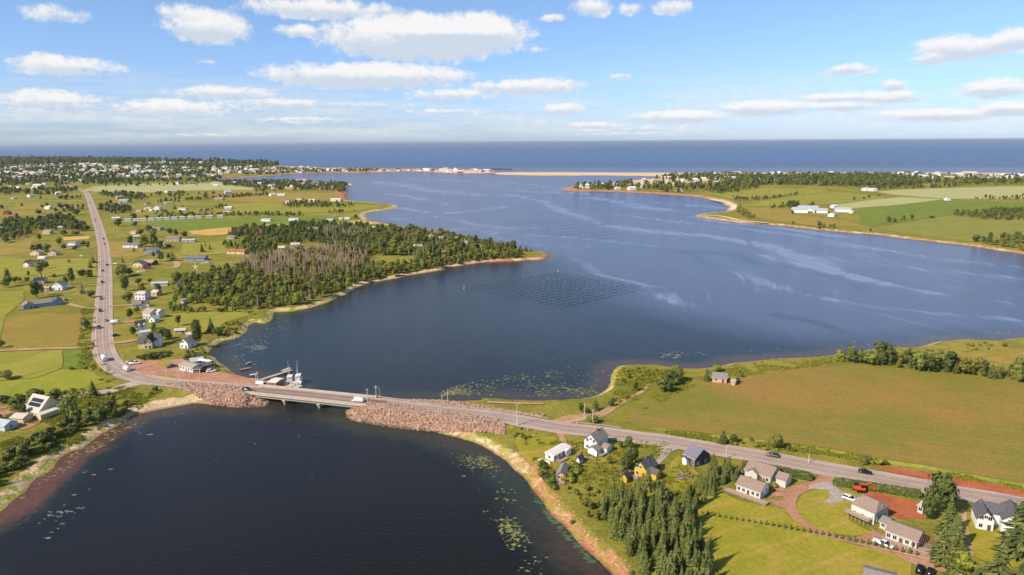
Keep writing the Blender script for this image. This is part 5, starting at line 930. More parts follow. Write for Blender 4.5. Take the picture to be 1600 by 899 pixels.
# small windmill mast above the wood
o = thing('wind_turbine', 'small white multi blade wind turbine above the trees', 'wind turbine', G(308.5, 442, 0), math.radians(-10)); b = MB(); b.tube((0,0,0),(0,0,14),.2,.12,8); b.build('mast', GREYP, o); b = MB(); b.box(-.25,.25,-.8,.8,13.8,14.3); b.build('nacelle', TRIM, o)
for k in range(5): a = 2*PI*k/5+.3; b = MB(); b.add([(math.cos(a)*.2-.2*math.sin(a), -.9, 14+math.sin(a)*.2+.2*math.cos(a)), (math.cos(a)*3.6-.1*math.sin(a), -.9, 14+math.sin(a)*3.6+.1*math.cos(a)), (math.cos(a)*3.6+.15*math.sin(a), -.95, 14+math.sin(a)*3.6-.15*math.cos(a)), (math.cos(a)*.2+.3*math.sin(a), -.98, 14+math.sin(a)*.2-.3*math.cos(a))], [(0,1,2,3),(3,2,1,0)]); b.build('blade', TRIM, o)
# ---- the town and other far settlements: each building its own small object
TM = {}
def town_mesh(w_, r_, var):
    k = (w_, r_, var)
    if k not in TM:
        L, D_, e, s = [(11,8,3.2,2.2),(15,9,3.4,1.8),(9,9,5.0,2.4),(20,12,4,2)][var]
        b = MB(); b.add([(-L/2,0,-.4),(L/2,0,-.4),(L/2,D_,-.4),(-L/2,D_,-.4),(-L/2,0,e),(L/2,0,e),(L/2,D_,e),(-L/2,D_,e),(-L/2,D_/2,e+s),(L/2,D_/2,e+s)], [(0,1,5,4),(2,3,7,6),(1,2,6,9,5),(3,0,4,8,7)]); wv = b.mesh('wall', wm(w_))
        b = MB(); b.add([(-L/2-.4,-.4,e-.2),(L/2+.4,-.4,e-.2),(L/2+.4,D_/2,e+s+.05),(-L/2-.4,D_/2,e+s+.05),(L/2+.4,D_+.4,e-.2),(-L/2-.4,D_+.4,e-.2)], [(0,1,2,3),(3,2,4,5)]); TM[k] = (wv, b.mesh('roof', rm(r_)))
    return TM[k]
TN = [0]; EXTRA = {}
def town(poly, n, label, grp, yaw=0, ws=('white','white','cream','white','pink','palegrey'), rs=('light','pale','grey','slate','light','tan','light'), mind=14, near_water=True, sc=(1.0, 1.3)):
    w_ = PP(poly, HL); x0, y0 = w_.min(0); x1, y1 = w_.max(0); pts = []; tr = 0
    while len(pts) < n and tr < n*60:
        tr += 1; x, y = rng.uniform(x0, x1), rng.uniform(y0, y1)
        if not inside(w_, np.array([x]), np.array([y]))[0] or height(x, y) < 1.2: continue
        if any((x-a)**2+(y-b_)**2 < mind**2 for a, b_ in pts): continue
        pts.append((x, y)); TN[0] += 1
        if TN[0] > 292: EXTRA.setdefault((str(rng.choice(ws)), str(rng.choice(rs)), int(rng.choice([0, 0, 1, 2, 3]))), []).append((x, y, yaw+rng.choice([0, PI/2, 0])+rng.uniform(-.3, .3), rng.uniform(*sc))); continue
        wv, ro = town_mesh(str(rng.choice(ws)), str(rng.choice(rs)), int(rng.choice([0, 0, 1, 2, 3])))
        o = thing('town_house', label, 'house', (x, y, HL), yaw+rng.choice([0, PI/2, 0])+rng.uniform(-.3, .3), grp); s = rng.uniform(*sc); o.scale = (s, s, s); link('wall', wv, o); link('roof', ro, o)
    return pts
town([(215,256.3),(260,255.6),(335,255.4),(335,257.6),(260,258.2),(215,258.5)], 22, 'white cottage in the bright row on the hill above the town', 'bright white cottages on the far hill', ws=('white',), rs=('light','pale'), sc=(1.5, 2.2), mind=30)
town([(445,261.5),(500,262.5),(600,264.8),(660,265.8),(660,267.5),(560,269),(500,269),(440,272),(400,274),(380,272),(400,266)], 60, 'pale house strung along the harbour spit', 'houses along the harbour spit', sc=(1.1, 1.6), mind=25)
town([(655,266),(700,266.5),(750,267),(768,268),(768,270),(740,270.6),(700,270),(655,267.5)], 24, 'white shed or house at the harbour mouth', 'buildings at the harbour mouth', ws=('white','white','pink','red'), sc=(1.2, 1.9), mind=22)
town([(400,285.5),(470,284.5),(530,288),(530,291),(480,293),(400,293)], 24, 'pale house on the south harbour shore', 'houses on the south harbour shore', mind=16, sc=(1.1,1.5))
town([(0,284),(60,283),(80,288),(100,294),(60,297),(0,296)], 8, 'house in the meadows below the town', 'houses in the meadows below the town', mind=40); town([(270,288),(400,286),(400,293),(330,294),(270,293)], 12, 'house along the lane above the tan meadow', 'houses along the upper lane', mind=30)
town([(895,291),(960,289),(1000,284),(1040,280),(1100,276),(1300,274),(1300,279),(1100,288),(1080,300),(1040,300),(1000,298),(960,297.5),(900,297)], 52, 'pale house among the trees across the bay', 'houses in the trees across the bay', sc=(1.1, 1.7), mind=28)
town([(1100,272),(1300,272),(1600,273),(1600,280),(1440,281),(1300,277),(1100,275)], 60, 'pale beach cottage far across the bay', 'beach cottages far across the bay', sc=(1.2, 1.8), mind=30)
town([(0,262),(60,258),(150,257),(260,262),(340,262),(400,261),(440,266),(350,274),(340,282),(260,283),(150,285),(100,282),(0,284)], 330, 'small pale house of the far town in a sea of dark trees', 'houses of the far town', sc=(1.2, 1.8), mind=24)
def extra_houses():
    V = []; F = []; M = []; mats_ = []; 
    for (w_, r_, var), L_ in EXTRA.items():
        for me in town_mesh(w_, r_, var):
            m_ = me.materials[0]
            if m_ not in mats_: mats_.append(m_)
            v0 = np.array([q.co[:] for q in me.vertices]); f0 = [tuple(p.vertices) for p in me.polygons]
            for (x, y, a, s) in L_:
                n0 = sum(len(q) for q in V); V.append(np.stack([(v0[:, 0]*math.cos(a)-v0[:, 1]*math.sin(a))*s+x, (v0[:, 0]*math.sin(a)+v0[:, 1]*math.cos(a))*s+y, v0[:, 2]*s+HL], -1)); F.extend(tuple(i+n0 for i in f) for f in f0); M.extend([mats_.index(m_)]*len(f0))
    if V: kind(link('distant_rooftops', mesh('distant_rooftops', np.concatenate(V), F, mats_, False, M)), 'stuff')
extra_houses()
H((280,270),(304,270.3),60,7,3,'white','light','big flat white roofed hall in the far town','x',0,0,det=0,door=False,cat='hall',name='town_hall'); H((172,269),(192,269.4),40,6,3,'red','red','long red roofed building in the far town','x',0,0,det=0,door=False,cat='hall',name='long_hall')
o = tag(link('breakwater', None, None, P(768, 265, 0)), 'dark stone breakwater at the harbour mouth', 'breakwater'); e = np.array(P(796, 265.2, 0))-np.array(P(768, 265, 0)); b = MB()
for i in range(40): t = i/39; s = rng.uniform(8, 13); b.add([tuple(p) for p in IV*np.array([s*1.6, s, 4.5])*rng.uniform(.8, 1.1, (len(IV), 1))+e*t], IF)
b.build('stone', mat('dark_breakwater_stone', '#3c3a3a'), o)
# ================================================================== trees
def leaf_mat(name, a, b_, c, trans=.25):
    m = bpy.data.materials.new(name); m.use_nodes = True; t = NT(m.node_tree); p = t.n['Principled BSDF']; oi = t.new('ShaderNodeObjectInfo'); tcn = t.new('ShaderNodeTexCoord')
    n = t.noise(tcn.outputs['Object'], .9, 3, .6); col = t.mix(t.ramp(oi.outputs['Random'], .0, 1.0, False), a, b_); col = t.mix(t.ramp(n, .42, .66), col, c)
    t.l.new(col, p.inputs['Base Color']); p.inputs['Roughness'].default_value = .85; p.inputs['Specular IOR Level'].default_value = .15
    tr = t.new('ShaderNodeBsdfTranslucent'); t.l.new(col, tr.inputs[0]); mx_ = t.new('ShaderNodeMixShader'); mx_.inputs[0].default_value = trans
    t.l.new(p.outputs[0], mx_.inputs[1]); t.l.new(tr.outputs[0], mx_.inputs[2]); t.l.new(mx_.outputs[0], t.n['Material Output'].inputs[0]); return m
BARK = mat('grey_bark', '#6a5c4e', .95, .2, 3); NEEDLE = leaf_mat('spruce_needles', '#434f2b', '#68713a', '#828348'); LEAF = leaf_mat('broad_leaves', '#566530', '#7c843e', '#969650'); LIGHTL = leaf_mat('bright_leaves', '#82902e', '#959a3c', '#a3a348'); DEADN = leaf_mat('bare_twigs', '#bfab92', '#ccb89e', '#a69379', .1); DARKL = leaf_mat('dark_leaves', '#46532c', '#5c6838', '#757a42'); OLIV = leaf_mat('olive_shrub', '#687034', '#8a843a', '#7c6c3c'); SCRUB = leaf_mat('rough_grass_tuft', '#8a8c30', '#a09c44', '#6f7a2a')
def spruce_mesh(h=10.0, r=2.4, lv=16, per=11, seed=0, bare=.12, m=None, blade=.62, name='crown'):
    q = np.random.default_rng(seed); b = MB()
    for i in range(lv):
        t = (i+q.uniform(-.2, .2))/lv; z = h*(bare+(1-bare)*t); rr = r*(1-t)**.85*q.uniform(.8, 1.15)+.12
        n = max(4, int(per*(1-t*.6)))
        for k in range(n):
            a = 2*PI*(k+q.uniform(-.35, .35))/n+i*1.3; R_ = rr*q.uniform(.7, 1.2); dr_ = R_*q.uniform(.12, .42); w_ = blade*(.35+.65*R_/r)*q.uniform(.7, 1.2)
            ca, sa = math.cos(a), math.sin(a); tip = (ca*R_, sa*R_, z-dr_); mid = (ca*R_*.55, sa*R_*.55, z-dr_*.2+.1); rt = (0, 0, z+.15)
            l = (mid[0]-sa*w_, mid[1]+ca*w_, mid[2]-.22); g = (mid[0]+sa*w_, mid[1]-ca*w_, mid[2]-.22)
            b.add([rt, l, tip, g, mid], [(0, 1, 4), (1, 2, 4), (2, 3, 4), (3, 0, 4)])
    b.add([(-.12, 0, h*.93), (.12, 0, h*.93), (0, 0, h*1.05)], [(0, 1, 2)]); b.add([(0, -.12, h*.93), (0, .12, h*.93), (0, 0, h*1.05)], [(0, 1, 2)])
    return b.mesh(name, m or NEEDLE)
def trunk_mesh(h, r, limbs=0, spread=2.0, seed=0, lean=0):
    q = np.random.default_rng(seed); b = MB(); b.tube((0, 0, -.4), (lean, 0, h), r, r*.35, 7)
    for k in range(limbs): a = q.uniform(0, 6.28); z = h*q.uniform(.35, .8); b.tube((lean*z/h, 0, z), (math.cos(a)*spread*q.uniform(.5, 1), math.sin(a)*spread*q.uniform(.5, 1), z+h*q.uniform(.15, .4)), r*.4, r*.12, 5)
    return b.mesh('trunk', BARK)
def leafy_mesh(h=8.0, w=6.0, n=620, lobes=9, seed=0, m=None, size=.48, base=.16, name='crown', core=True):
    q = np.random.default_rng(seed); b = MB(); zc = h*(1+base)/2; hz_ = h*(1-base)/2; L = []
    for i in range(lobes):
        a = q.uniform(0, 6.28); rr = w/2*q.uniform(.25, .62); z = zc+hz_*q.uniform(-.6, .62); k = 1-abs(z-zc)/hz_*.45; L.append((math.cos(a)*rr*k, math.sin(a)*rr*k, z, w*q.uniform(.2, .33)))
    L.append((0, 0, zc+hz_*.45, w*.27)); L.append((0, 0, zc-hz_*.2, w*.36))
    if core:
        for (x, y, z, r) in L: b.add(IV*r*.72*q.uniform(.85, 1.1, (len(IV), 1))*np.array([1, 1, min(1.15, hz_*1.6/w)])+np.array([x, y, z]), IF)
    zs = min(1.2, hz_*1.6/w)
    for i in range(n):
        x, y, z, r = L[q.integers(len(L))]; d = q.normal(0, 1, 3); d /= np.linalg.norm(d); rr = r*q.uniform(.72, 1.18); c = np.array([x+d[0]*rr, y+d[1]*rr, z+d[2]*rr*zs])
        u = q.normal(0, 1, 3); u -= d*(u@d)*.7; u /= np.linalg.norm(u); v = np.cross(d, u); v /= np.linalg.norm(v)+1e-6; s = size*q.uniform(.5, 1.15)
        b.add([c-u*s, c+v*s*.7, c+u*s, c-v*s*.7], [(0, 1, 2, 3)])
    return b.mesh(name, m or LEAF)
def dead_mesh(h=9.0, r=1.5, seed=0):
    q = np.random.default_rng(seed); b = MB()
    for i in range(250):
        t = q.uniform(.1, 1)**.9; z = h*t; a = q.uniform(0, 6.28); R_ = r*(1.05-t*.85)*q.uniform(.5, 1.15); w_ = q.uniform(.08, .26)
        b.add([(0, 0, z), (math.cos(a)*R_*.6-math.sin(a)*w_, math.sin(a)*R_*.6+math.cos(a)*w_, z-.1), (math.cos(a)*R_, math.sin(a)*R_, z-.35), (math.cos(a)*R_*.6+math.sin(a)*w_, math.sin(a)*R_*.6-math.cos(a)*w_, z-.2)], [(0, 1, 2, 3)])
    return b.mesh('crown', DEADN)
SP = [spruce_mesh(seed=s, r=r, lv=lv, per=13) for s, r, lv in ((1, 2.7, 17), (2, 2.3, 18), (3, 3.1, 15), (4, 3.5, 14), (5, 2.0, 16))]
SPM = [spruce_mesh(seed=10+s, r=r, lv=10, per=8, blade=.8) for s, r in ((1, 2.2), (2, 2.9), (3, 1.8), (4, 3.3), (5, 2.4))]
LF = [leafy_mesh(8, 7, 900, 10, 21), leafy_mesh(8, 5.6, 800, 9, 22), leafy_mesh(8, 8.4, 900, 11, 23)]
LFM = [leafy_mesh(8, 6.4, 260, 7, 31, size=.7), leafy_mesh(8, 7.6, 280, 8, 32, size=.7), leafy_mesh(8, 5.2, 240, 7, 33, size=.65), leafy_mesh(8, 4.4, 220, 6, 34, size=.6), leafy_mesh(6.4, 7.8, 260, 9, 35, size=.7), leafy_mesh(9, 5.8, 260, 5, 36, size=.7)]
def remat(me, m): c = me.copy(); c.materials.clear(); c.materials.append(m); return c
LFL = [remat(x, LIGHTL) for x in LFM]; LFD = [remat(x, DARKL) for x in LF]; LFDM = [remat(x, DARKL) for x in LFM]; LFO = [remat(x, OLIV) for x in LFM]; BUSH = [leafy_mesh(2.2, 3.4, 260, 6, 41+i, size=.32, base=.0) for i in range(3)]; BUSHO = [remat(x, OLIV) for x in BUSH]; BUSHL = [remat(x, LIGHTL) for x in BUSH]; BUSHD = [remat(x, DARKL) for x in BUSH]
DD = [dead_mesh(seed=51), dead_mesh(seed=52, r=1.2), dead_mesh(seed=53, r=1.9)]
TRS = trunk_mesh(9.0, .2, seed=1); TRL = trunk_mesh(5.5, .26, 6, 2.4, 2); TRD = trunk_mesh(9.0, .14, 5, 1.0, 3)
def tree(species, x, y, z, h, wf, label, cat, grp=None, name=None):
    """one tree: an Empty with crown and trunk"""
    sets = dict(spruce=(SP, TRS, 10.0, 'spruce_tree'), spruce_m=(SPM, TRS, 10.0, 'spruce_tree'), leafy=(LF, TRL, 8.0, 'leafy_tree'), leafy_m=(LFM, TRL, 8.0, 'leafy_tree'), light=(LFL, TRL, 8.0, 'leafy_tree'), dark=(LFD, TRL, 8.0, 'leafy_tree'), dark_m=(LFDM, TRL, 8.0, 'leafy_tree'), olive=(LFO, TRL, 8.0, 'leafy_tree'), dead=(DD, TRD, 9.0, 'bare_tree'))
    ms, tr, h0, nm = sets[species]; o = link(name or nm, None, None, (x, y, z), rng.uniform(0, 6.28)); tag(o, label, cat, grp); s = h/h0; o.scale = (s*wf, s*wf, s)
    link('crown', ms[rng.integers(len(ms))], o); link('trunk', tr, o); return o
def shrub(x, y, z, s, label, grp, kind_='leafy'):
    ms = dict(leafy=BUSH, olive=BUSHO, light=BUSHL, dark=BUSHD)[kind_]; o = link('shrub', ms[rng.integers(3)], None, (x, y, z-.1), rng.uniform(0, 6.28), (s, s, s*rng.uniform(.8, 1.1))); return tag(o, label, 'shrub', grp)
count = dict(spruce=0, leafy=0)
# single trees: px, py of the foot, height and width in picture pixels, species, label
ONE = [
 (970,700,11,10,'dark','round dark tree behind the white farmhouse, nearest the road'),(982,702,20,15,'leafy','tall leafy tree between the white farmhouse and the spruces'),(988,728,30,22,'dark','largest dark tree between the white and the yellow house'),(979,735,24,18,'dark','dark tree before the largest one beside the yellow shed'),(974,745,18,16,'leafy','lowest tree of the clump beside the yellow shed'),
 (952,725,11,12,'leafy','lone small round tree on the lawn below the white farmhouse'),(1012,764,32,24,'spruce','spruce growing in front of the yellow house'),(1035,783,34,20,'spruce','tall spruce below the yellow house porch'),(1040,800,36,22,'dark','dark tree just below the tall spruce by the bright lawn'),
 (1129.5,693,23,15,'spruce','lone spruce on the field side of the road'),(1146,692,13,13,'dark','round tree next to the lone spruce on the field side'),(1213,702,24,23,'leafy','broad round tree at the field edge beyond the grey car'),
 (1468,806,66,50,'dark','very large leafy tree between the digger yard and the twin gabled farmhouse'),(1447,812,34,26,'dark','dark tree against the red soil yard'),(1480,838,62,36,'spruce','tall spruce just below the very large leafy tree'),(1492,858,56,40,'spruce','spruce in the column at the track end, upper one'),(1470,880,56,36,'spruce','spruce in the column at the track end, pergola side'),(1486,886,48,40,'spruce','broad spruce at the foot of the column by the parked black cars'),
 (1592,868,84,64,'spruce','big spruce at the picture edge beside the twin gabled farmhouse'),(1603,845,60,50,'dark','dark tree behind the big spruce at the picture edge'),(1556,935,84,58,'spruce','wide spruce rising from the bottom corner'),(1520,935,50,40,'spruce','shorter spruce beside the wide one in the bottom corner'),(1505,893,30,32,'light','bright green tree at the track end'),(1590,940,66,44,'spruce','spruce at the bottom edge under the farmhouse lawn'),(1538,915,40,30,'spruce','young spruce between the two in the bottom corner'),(1490,925,36,36,'leafy','leafy tree below the parked black cars'),
 (1172,757,13,12,'spruce','small spruce between the brown roofed house and the cottage'),(1192,763,17,14,'spruce','small spruce at the corner of the brown roofed house'),(1199,765,11,12,'light','bright shrub like tree by the cottage gable'),(1158,759,15,12,'dark','clipped dark tree behind the cottage deck'),(1151,757,12,10,'dark','small dark tree at the cottage back corner'),(1210,762,8,12,'light','small bright tree in front of the house annex'),
 (1035,612,22,22,'leafy','leafy tree of the field edge clump above the lagoon, front one'),(1048,604,26,22,'dark','dark tree of the field edge clump above the lagoon, tallest'),(1044,613,22,20,'dark','dark tree of the field edge clump, seaward middle one'),(1059,597,26,16,'leafy','leafy tree of the field edge clump, at its upper end'),(1053,586,16,18,'light','bright tree above the field edge clump'),
 (1104,596,23,11,'spruce','spruce standing beside the pink cottage'),(1120,582,12,22,'light','bright low tree beyond the pink cottage'),(1152,598,8,9,'dark','small dark tree at the pink shed'),(1159,590,6,6,'leafy','tiny tree above the pink shed'),(993,612,16,6,'dark','thin dark tree on the marsh below the clump'),(930,642,20,13,'spruce','spruce at the lagoon end of the track junction'),(908,645,15,12,'dark','dark tree next to the spruce at the track junction'),(917,647,10,12,'dark','low dark tree between the two at the track junction'),(955,635,10,12,'dark','small round tree on the marsh path'),(926,661,12,22,'leafy','leafy clump inside the track junction guardrail'),
 (146,620,27,17,'spruce','lone spruce on the side road verge'),(170,620,8,9,'leafy','small leafy tree near the lone side road spruce'),(88,628,21,24,'leafy','round leafy tree beside the side road'),(108,655,33,31,'leafy','large leafy tree beside the solar house lower wing'),(122,655,16,16,'dark','dark tree tucked behind the large leafy one'),(30,645,30,28,'leafy','leafy tree behind the solar roof, house side'),(38,652,22,14,'dark','dark tree by the solar house door'),(54,629,22,24,'leafy','leafy tree behind the solar roof, road side'),(66,620,10,8,'dark','small dark tree at the side road hedge'),(5,630,12,30,'dark','dark trees at the picture edge above the paved yard'),(12,593,14,19,'leafy','leafy round tree alone on the meadow'),(0,590,10,12,'leafy','leafy tree at the picture edge on the meadow'),(3,544,13,12,'leafy','small tree at the picture edge by the lane'),(110,578,5,8,'leafy','low bush in the bright strip field'),(-2,656,9,10,'dark','small dark tree on the paved yard edge'),
 (279,510,18,17,'dark_m','round dark tree alone on the lagoon lawn'),(307,523,24,17,'dark','upper one of the two tall dark trees by the cottage'),(309,541,32,17,'dark','lower one of the two tall dark trees by the cottage'),(330,519,24,17,'spruce','tapering spruce on the lagoon lawn'),(342,524,12,17,'dark','dark low tree beside the tapering spruce'),(135,514,14,14,'dark','lone round bush like tree beside the main road'),
 (200,474,18,19,'leafy','round leafy tree beside the white two storey house'),(204,499,17,11,'dark','dark tree in front of the sunroom house'),(214,490,11,13,'light','light green tree beside the dark one at the sunroom house'),(209,526,16,11,'dark','dark tree by the dormered house wall'),(240,519,14,15,'light','light tree beside the dormered house'),(252,532,20,16,'leafy','leafy tree in the clump east of the annex'),(263,534,20,14,'dark','dark tree in the clump east of the annex'),(246,526,14,12,'dark','dark tree closest to the annex'),(236,563,12,11,'dark','dark tree in the hedge under the cream gabled house'),(274,477,18,20,'light','bright round tree at the wood meadow'),(300,475,20,13,'light','bright narrow tree by the grey shed'),
 (60,394,13,15,'dark_m','dark tree behind the first gabled cottage'),(73,394,14,16,'leafy_m','grey green tree between the two gabled cottages'),(52,392,10,10,'dark_m','small tree at the field corner behind the cottages'),(100,391,9,12,'dark_m','dark tree by the second gabled cottage'),(117,391,7,13,'dark_m','dark bush by the stepped white house'),
 (14,448,28,13,'leafy_m','tall poplar like tree near the picture edge'),(8,450,16,12,'leafy_m','leafy tree left of the poplar like one'),(24,443,11,14,'dark_m','dark low tree beside the poplar like tree'),(31,440,8,8,'leafy_m','small pale tree in the meadow trees'),(43,441,10,8,'dark_m','lower dark tree of the narrow pair'),(45,432,9,8,'dark_m','upper dark tree of the narrow pair'),(65,434,30,24,'leafy_m','large grey green tree by the navy roofed building'),(73,420,14,9,'dark_m','dark tree behind the large grey green tree'),(58,466,28,20,'dark','large dark tree before the cream house'),(66,462,18,12,'leafy_m','leafy tree beside the large dark one'),(84,434,6,7,'dark_m','small lone tree in the tan meadow'),
 (113,447,27,14,'leafy_m','tall leafy tree above the white gabled house'),(103,446,15,12,'leafy_m','leafy tree next to the tall one above the gabled house'),(128,434,16,14,'dark_m','dark tree in the roadside clump, field side'),(139,434,13,12,'dark_m','dark tree in the roadside clump, road side'),(129,459,19,10,'spruce_m','slender conifer by the roadside pole'),(143,465,14,13,'dark_m','round tree beside the short roadside pole'),(145,411,14,10,'spruce_m','upper conifer at the road by the lane'),(141,419,15,10,'spruce_m','lower conifer at the road by the lane'),(108,411,5,8,'leafy_m','small bush tree on the lane'),
 (119,336,10,16,'dark_m','dark clump tree near the road and dark roofed house'),(105,330,12,14,'dark_m','dark tree in the ring around the navy roofed house'),(95,326,9,9,'dark_m','dark tree on the field side of the navy roofed house'),(137,360,8,8,'dark_m','small round roadside tree by the tree belt'),(118,368,8,13,'dark_m','round tree on the golden patch edge'),(100,369,9,18,'dark_m','broad dark tree beside the pale cottage'),(87,361,9,10,'leafy_m','round green tree in the belt'),(93,383,13,12,'leafy_m','grey tree between golden patch and cottages'),(62,377,12,12,'leafy_m','grey green tree on the meadow below the belt'),(130,384,8,10,'leafy_m','round tree beside the stepped white house'),(138,389,12,9,'dark_m','narrow dark tree at the stepped white house'),(66,325,6,6,'dark_m','first of three dark dots of trees on the tan field'),(74,323,6,10,'dark_m','second of three dark dots of trees on the tan field'),(89,330,4,4,'dark_m','tiny tree on the tan field'),
 (185,354,12,21,'dark_m','big dark tree at the road opposite the belt'),(210,344,12,13,'dark_m','dark tree in the cabin row, uphill one'),(211,354,8,15,'dark_m','dark tree in the cabin row, downhill one'),(230,344,8,10,'dark_m','dark tree between the white cabins'),(232,361,10,15,'leafy_m','leafy tree at the green crop corner'),(240,371,12,13,'leafy_m','leafy tree above the round thicket'),(266,367,12,11,'dark_m','first of three round trees above the farm house'),(275,370,13,13,'leafy_m','second of three round trees above the farm house'),(289,372,12,12,'dark_m','third of three round trees above the farm house'),(204,385,17,7,'dark_m','narrow dark tree at the thicket side'),(228,386,18,18,'leafy_m','round tree in the thicket by the ranch house'),(240,388,22,20,'leafy_m','largest round tree in the thicket by the ranch house'),(250,389,16,14,'dark_m','dark tree in the thicket by the blue house'),(220,368,10,18,'olive','dull grey thicket tree by the cream cottage'),(264,388,6,11,'dark_m','low dark bush tree by the blue house'),
 (273,327,9,8,'spruce_m','lone dark conifer beside the tall white farmhouse'),(286,326,9,7,'spruce_m','dark conifer behind the white bungalow'),(316,394,14,10,'spruce','stout conifer on the meadow by the long bungalow'),(321,385,9,6,'spruce_m','slim conifer behind the stout one'),(328,390,11,8,'spruce_m','slim conifer at the meadow lane'),(209,393,10,8,'spruce_m','conifer in front of the wide ranch house, road side'),(226,395,11,9,'spruce_m','conifer in front of the wide ranch house, yard side'),(270,408,19,12,'spruce_m','tall conifer at the yard loop'),(252,409,14,13,'dark_m','dark tree by the yard loop'),(240,403,9,10,'dark_m','dark tree under the blue gabled house'),(263,405,10,8,'dark_m','small dark tree beside the tall yard conifer'),(192,412,16,9,'spruce_m','lone pointed spruce by the yard drive'),(216,414,9,12,'leafy_m','round tree behind the cream gabled house'),(191,433,20,22,'leafy','broad tree by the road below the yard'),(202,430,12,12,'dark_m','dark tree beside the broad roadside tree'),(197,455,24,17,'dark','large dark tree over the roadside cottages'),(217,445,10,18,'dark_m','wide dark tree near the hidden barn'),(222,456,14,18,'olive','reddish green tree above the white two storey house'),(234,441,6,10,'dark_m','small round tree by the golden yard'),(248,460,18,18,'dark_m','dark tree by the faded pink shed'),(277,444,20,16,'leafy','round tree at the wood edge'),(290,433,10,12,'leafy_m','leafy tree at the meadow side of the wood'),
 (556,342,7,8,'dark_m','lone tree by the marsh'),(554,331,3,6,'dark_m','small lone tree on the marsh point'),(393,358,3,8,'dark_m','low bush alone in the green crop'),(1239,325,12,18,'dark_m','large round tree of the farm across the bay'),(1268,325,10,9,'dark_m','narrow tree of the farm across the bay'),(1238,335,7,8,'dark_m','tree before the pale barns across the bay'),(1274,335,6,6,'dark_m','small tree before the pale barns across the bay'),(1360,362,6,5,'dark_m','single tree on the far bank'),(1456,341,5,11,'dark_m','low tree alone in the far fields'),(1239,350,4,12,'dark_m','bush on the far bank below the farm'),
 (813,391,10,7,'spruce','outermost but two spruce on the wooded point'),(822,393,10,8,'spruce','outermost but one spruce on the wooded point'),(829.5,393,8,6,'spruce','outermost small spruce on the wooded point')]
for (px, py, hp, wp, sp, lb) in ONE:
    x, y, z = G(px, py); z = max(z, 1.5); h = m_up(px, py, hp); W = wp/ppm(px, py); base = dict(spruce=.5, spruce_m=.5).get(sp, .86); wf = max(.5, min(2.2, W/(h*base)))
    tree(sp, x, y, z-.05, h, wf, lb, 'shrub' if h < 1.5 else 'tree')
# scattered trees of each wood: the largest as objects, the rest as one mass
OBJ_CAP = dict(spruce_tree=245, leafy_tree=120, bare_tree=200, shrub=280); pool = []
def scatter(poly, dens, mix, hr, grp, lab, z=HL, clump=0, seed=None, soft=0.0):
    """dens: spacing in metres; mix: list of (species, weight)"""
    w_ = PP(poly, HL); x0, y0 = w_.min(0)-2; x1, y1 = w_.max(0)+2; nx = int((x1-x0)/dens)+1; ny = int((y1-y0)/dens)+1
    X, Y = np.meshgrid(np.arange(nx)*dens+x0, np.arange(ny)*dens+y0); X = (X+rng.uniform(-.5, .5, X.shape)*dens).ravel(); Y = (Y+rng.uniform(-.5, .5, Y.shape)*dens).ravel()
    k = inside(w_, X, Y); X = X[k]; Y = Y[k]
    if clump: k = (vnoise(X/clump, Y/clump, 91) > soft); X = X[k]; Y = Y[k]
    sp = [m[0] for m in mix]; wt = np.array([m[1] for m in mix], float); wt /= wt.sum()
    for x, y in zip(X, Y):
        hh = height(x, y)
        if hh < .8: continue
        s = sp[rng.choice(len(sp), p=wt)]; pool.append((math.hypot(x, y), x, y, min(hh, HL), s, rng.uniform(*hr)*rng.choice([.62, .8, 1, 1, 1.18]), grp, lab))
SPR = ' spruce'; 
scatter([(950,782),(965,775),(990,785),(1010,783),(1034,790),(1052,795),(1062,784),(1078,800),(1090,832),(1104,868),(1112,899),(1114,960),(1075,955),(1060,915),(1030,905),(1005,905),(985,880),(978,862),(950,838),(935,815),(940,798)], 3.1, [('spruce', 1)], (7.0, 10.5), 'spruces of the wood on the near shore', 'dark spruce in the dense wood above the red cliff')
scatter([(1113,734),(1136,728),(1165,738),(1160,750),(1142,758),(1132,768),(1120,774),(1100,790),(1082,800),(1066,792),(1078,772),(1094,756)], 2.9, [('spruce', 1)], (4.8, 6.6), 'spruces of the row beside the cottage lawn', 'spruce in the thick row between the charcoal house and the cottages')
scatter([(905,790),(925,785),(945,800),(930,815),(915,812)], 4, [('olive', 1), ('leafy_m', 1)], (3, 6), 'scrub trees on the cliff top', 'olive scrub tree at the cliff top')
scatter([(0,720),(45,695),(95,672),(120,658),(145,650),(180,632),(203,632),(205,640),(180,652),(150,664),(122,675),(92,692),(60,712),(25,735),(0,750)], 3.3, [('leafy_m', 2), ('dark_m', 1.5), ('olive', .5)], (3.6, 6), 'shoreline trees under the solar house', 'bushy tree in the shoreline belt below the solar house')
scatter([(-60,755),(-20,728),(0,720),(0,750),(-60,790)], 3.6, [('leafy_m', 1), ('dark_m', 1)], (4, 6), 'shoreline trees under the solar house', 'bushy tree in the shoreline belt below the solar house')
W1 = [(262,452),(290,440),(330,428),(392,418),(400,432),(430,440),(470,445),(520,440),(548,430),(560,415),(640,416),(652,408),(700,400),(760,395),(815,397),(820,403),(800,404),(762,406),(725,411),(687,418),(650,423),(625,429),(600,434),(575,440),(556,446),(540,454),(515,463),(485,473),(462,478),(430,480),(405,486),(375,484),(330,478),(280,468)]
scatter(W1, 4.7, [('leafy_m', 3), ('light', 1.6), ('olive', 2.2), ('dark_m', 1.2), ('spruce_m', 1.0), ('dead', .8)], (4.5, 8.5), 'trees of the wood on the point', 'leafy tree in the mixed wood on the long point', clump=26, soft=.12)
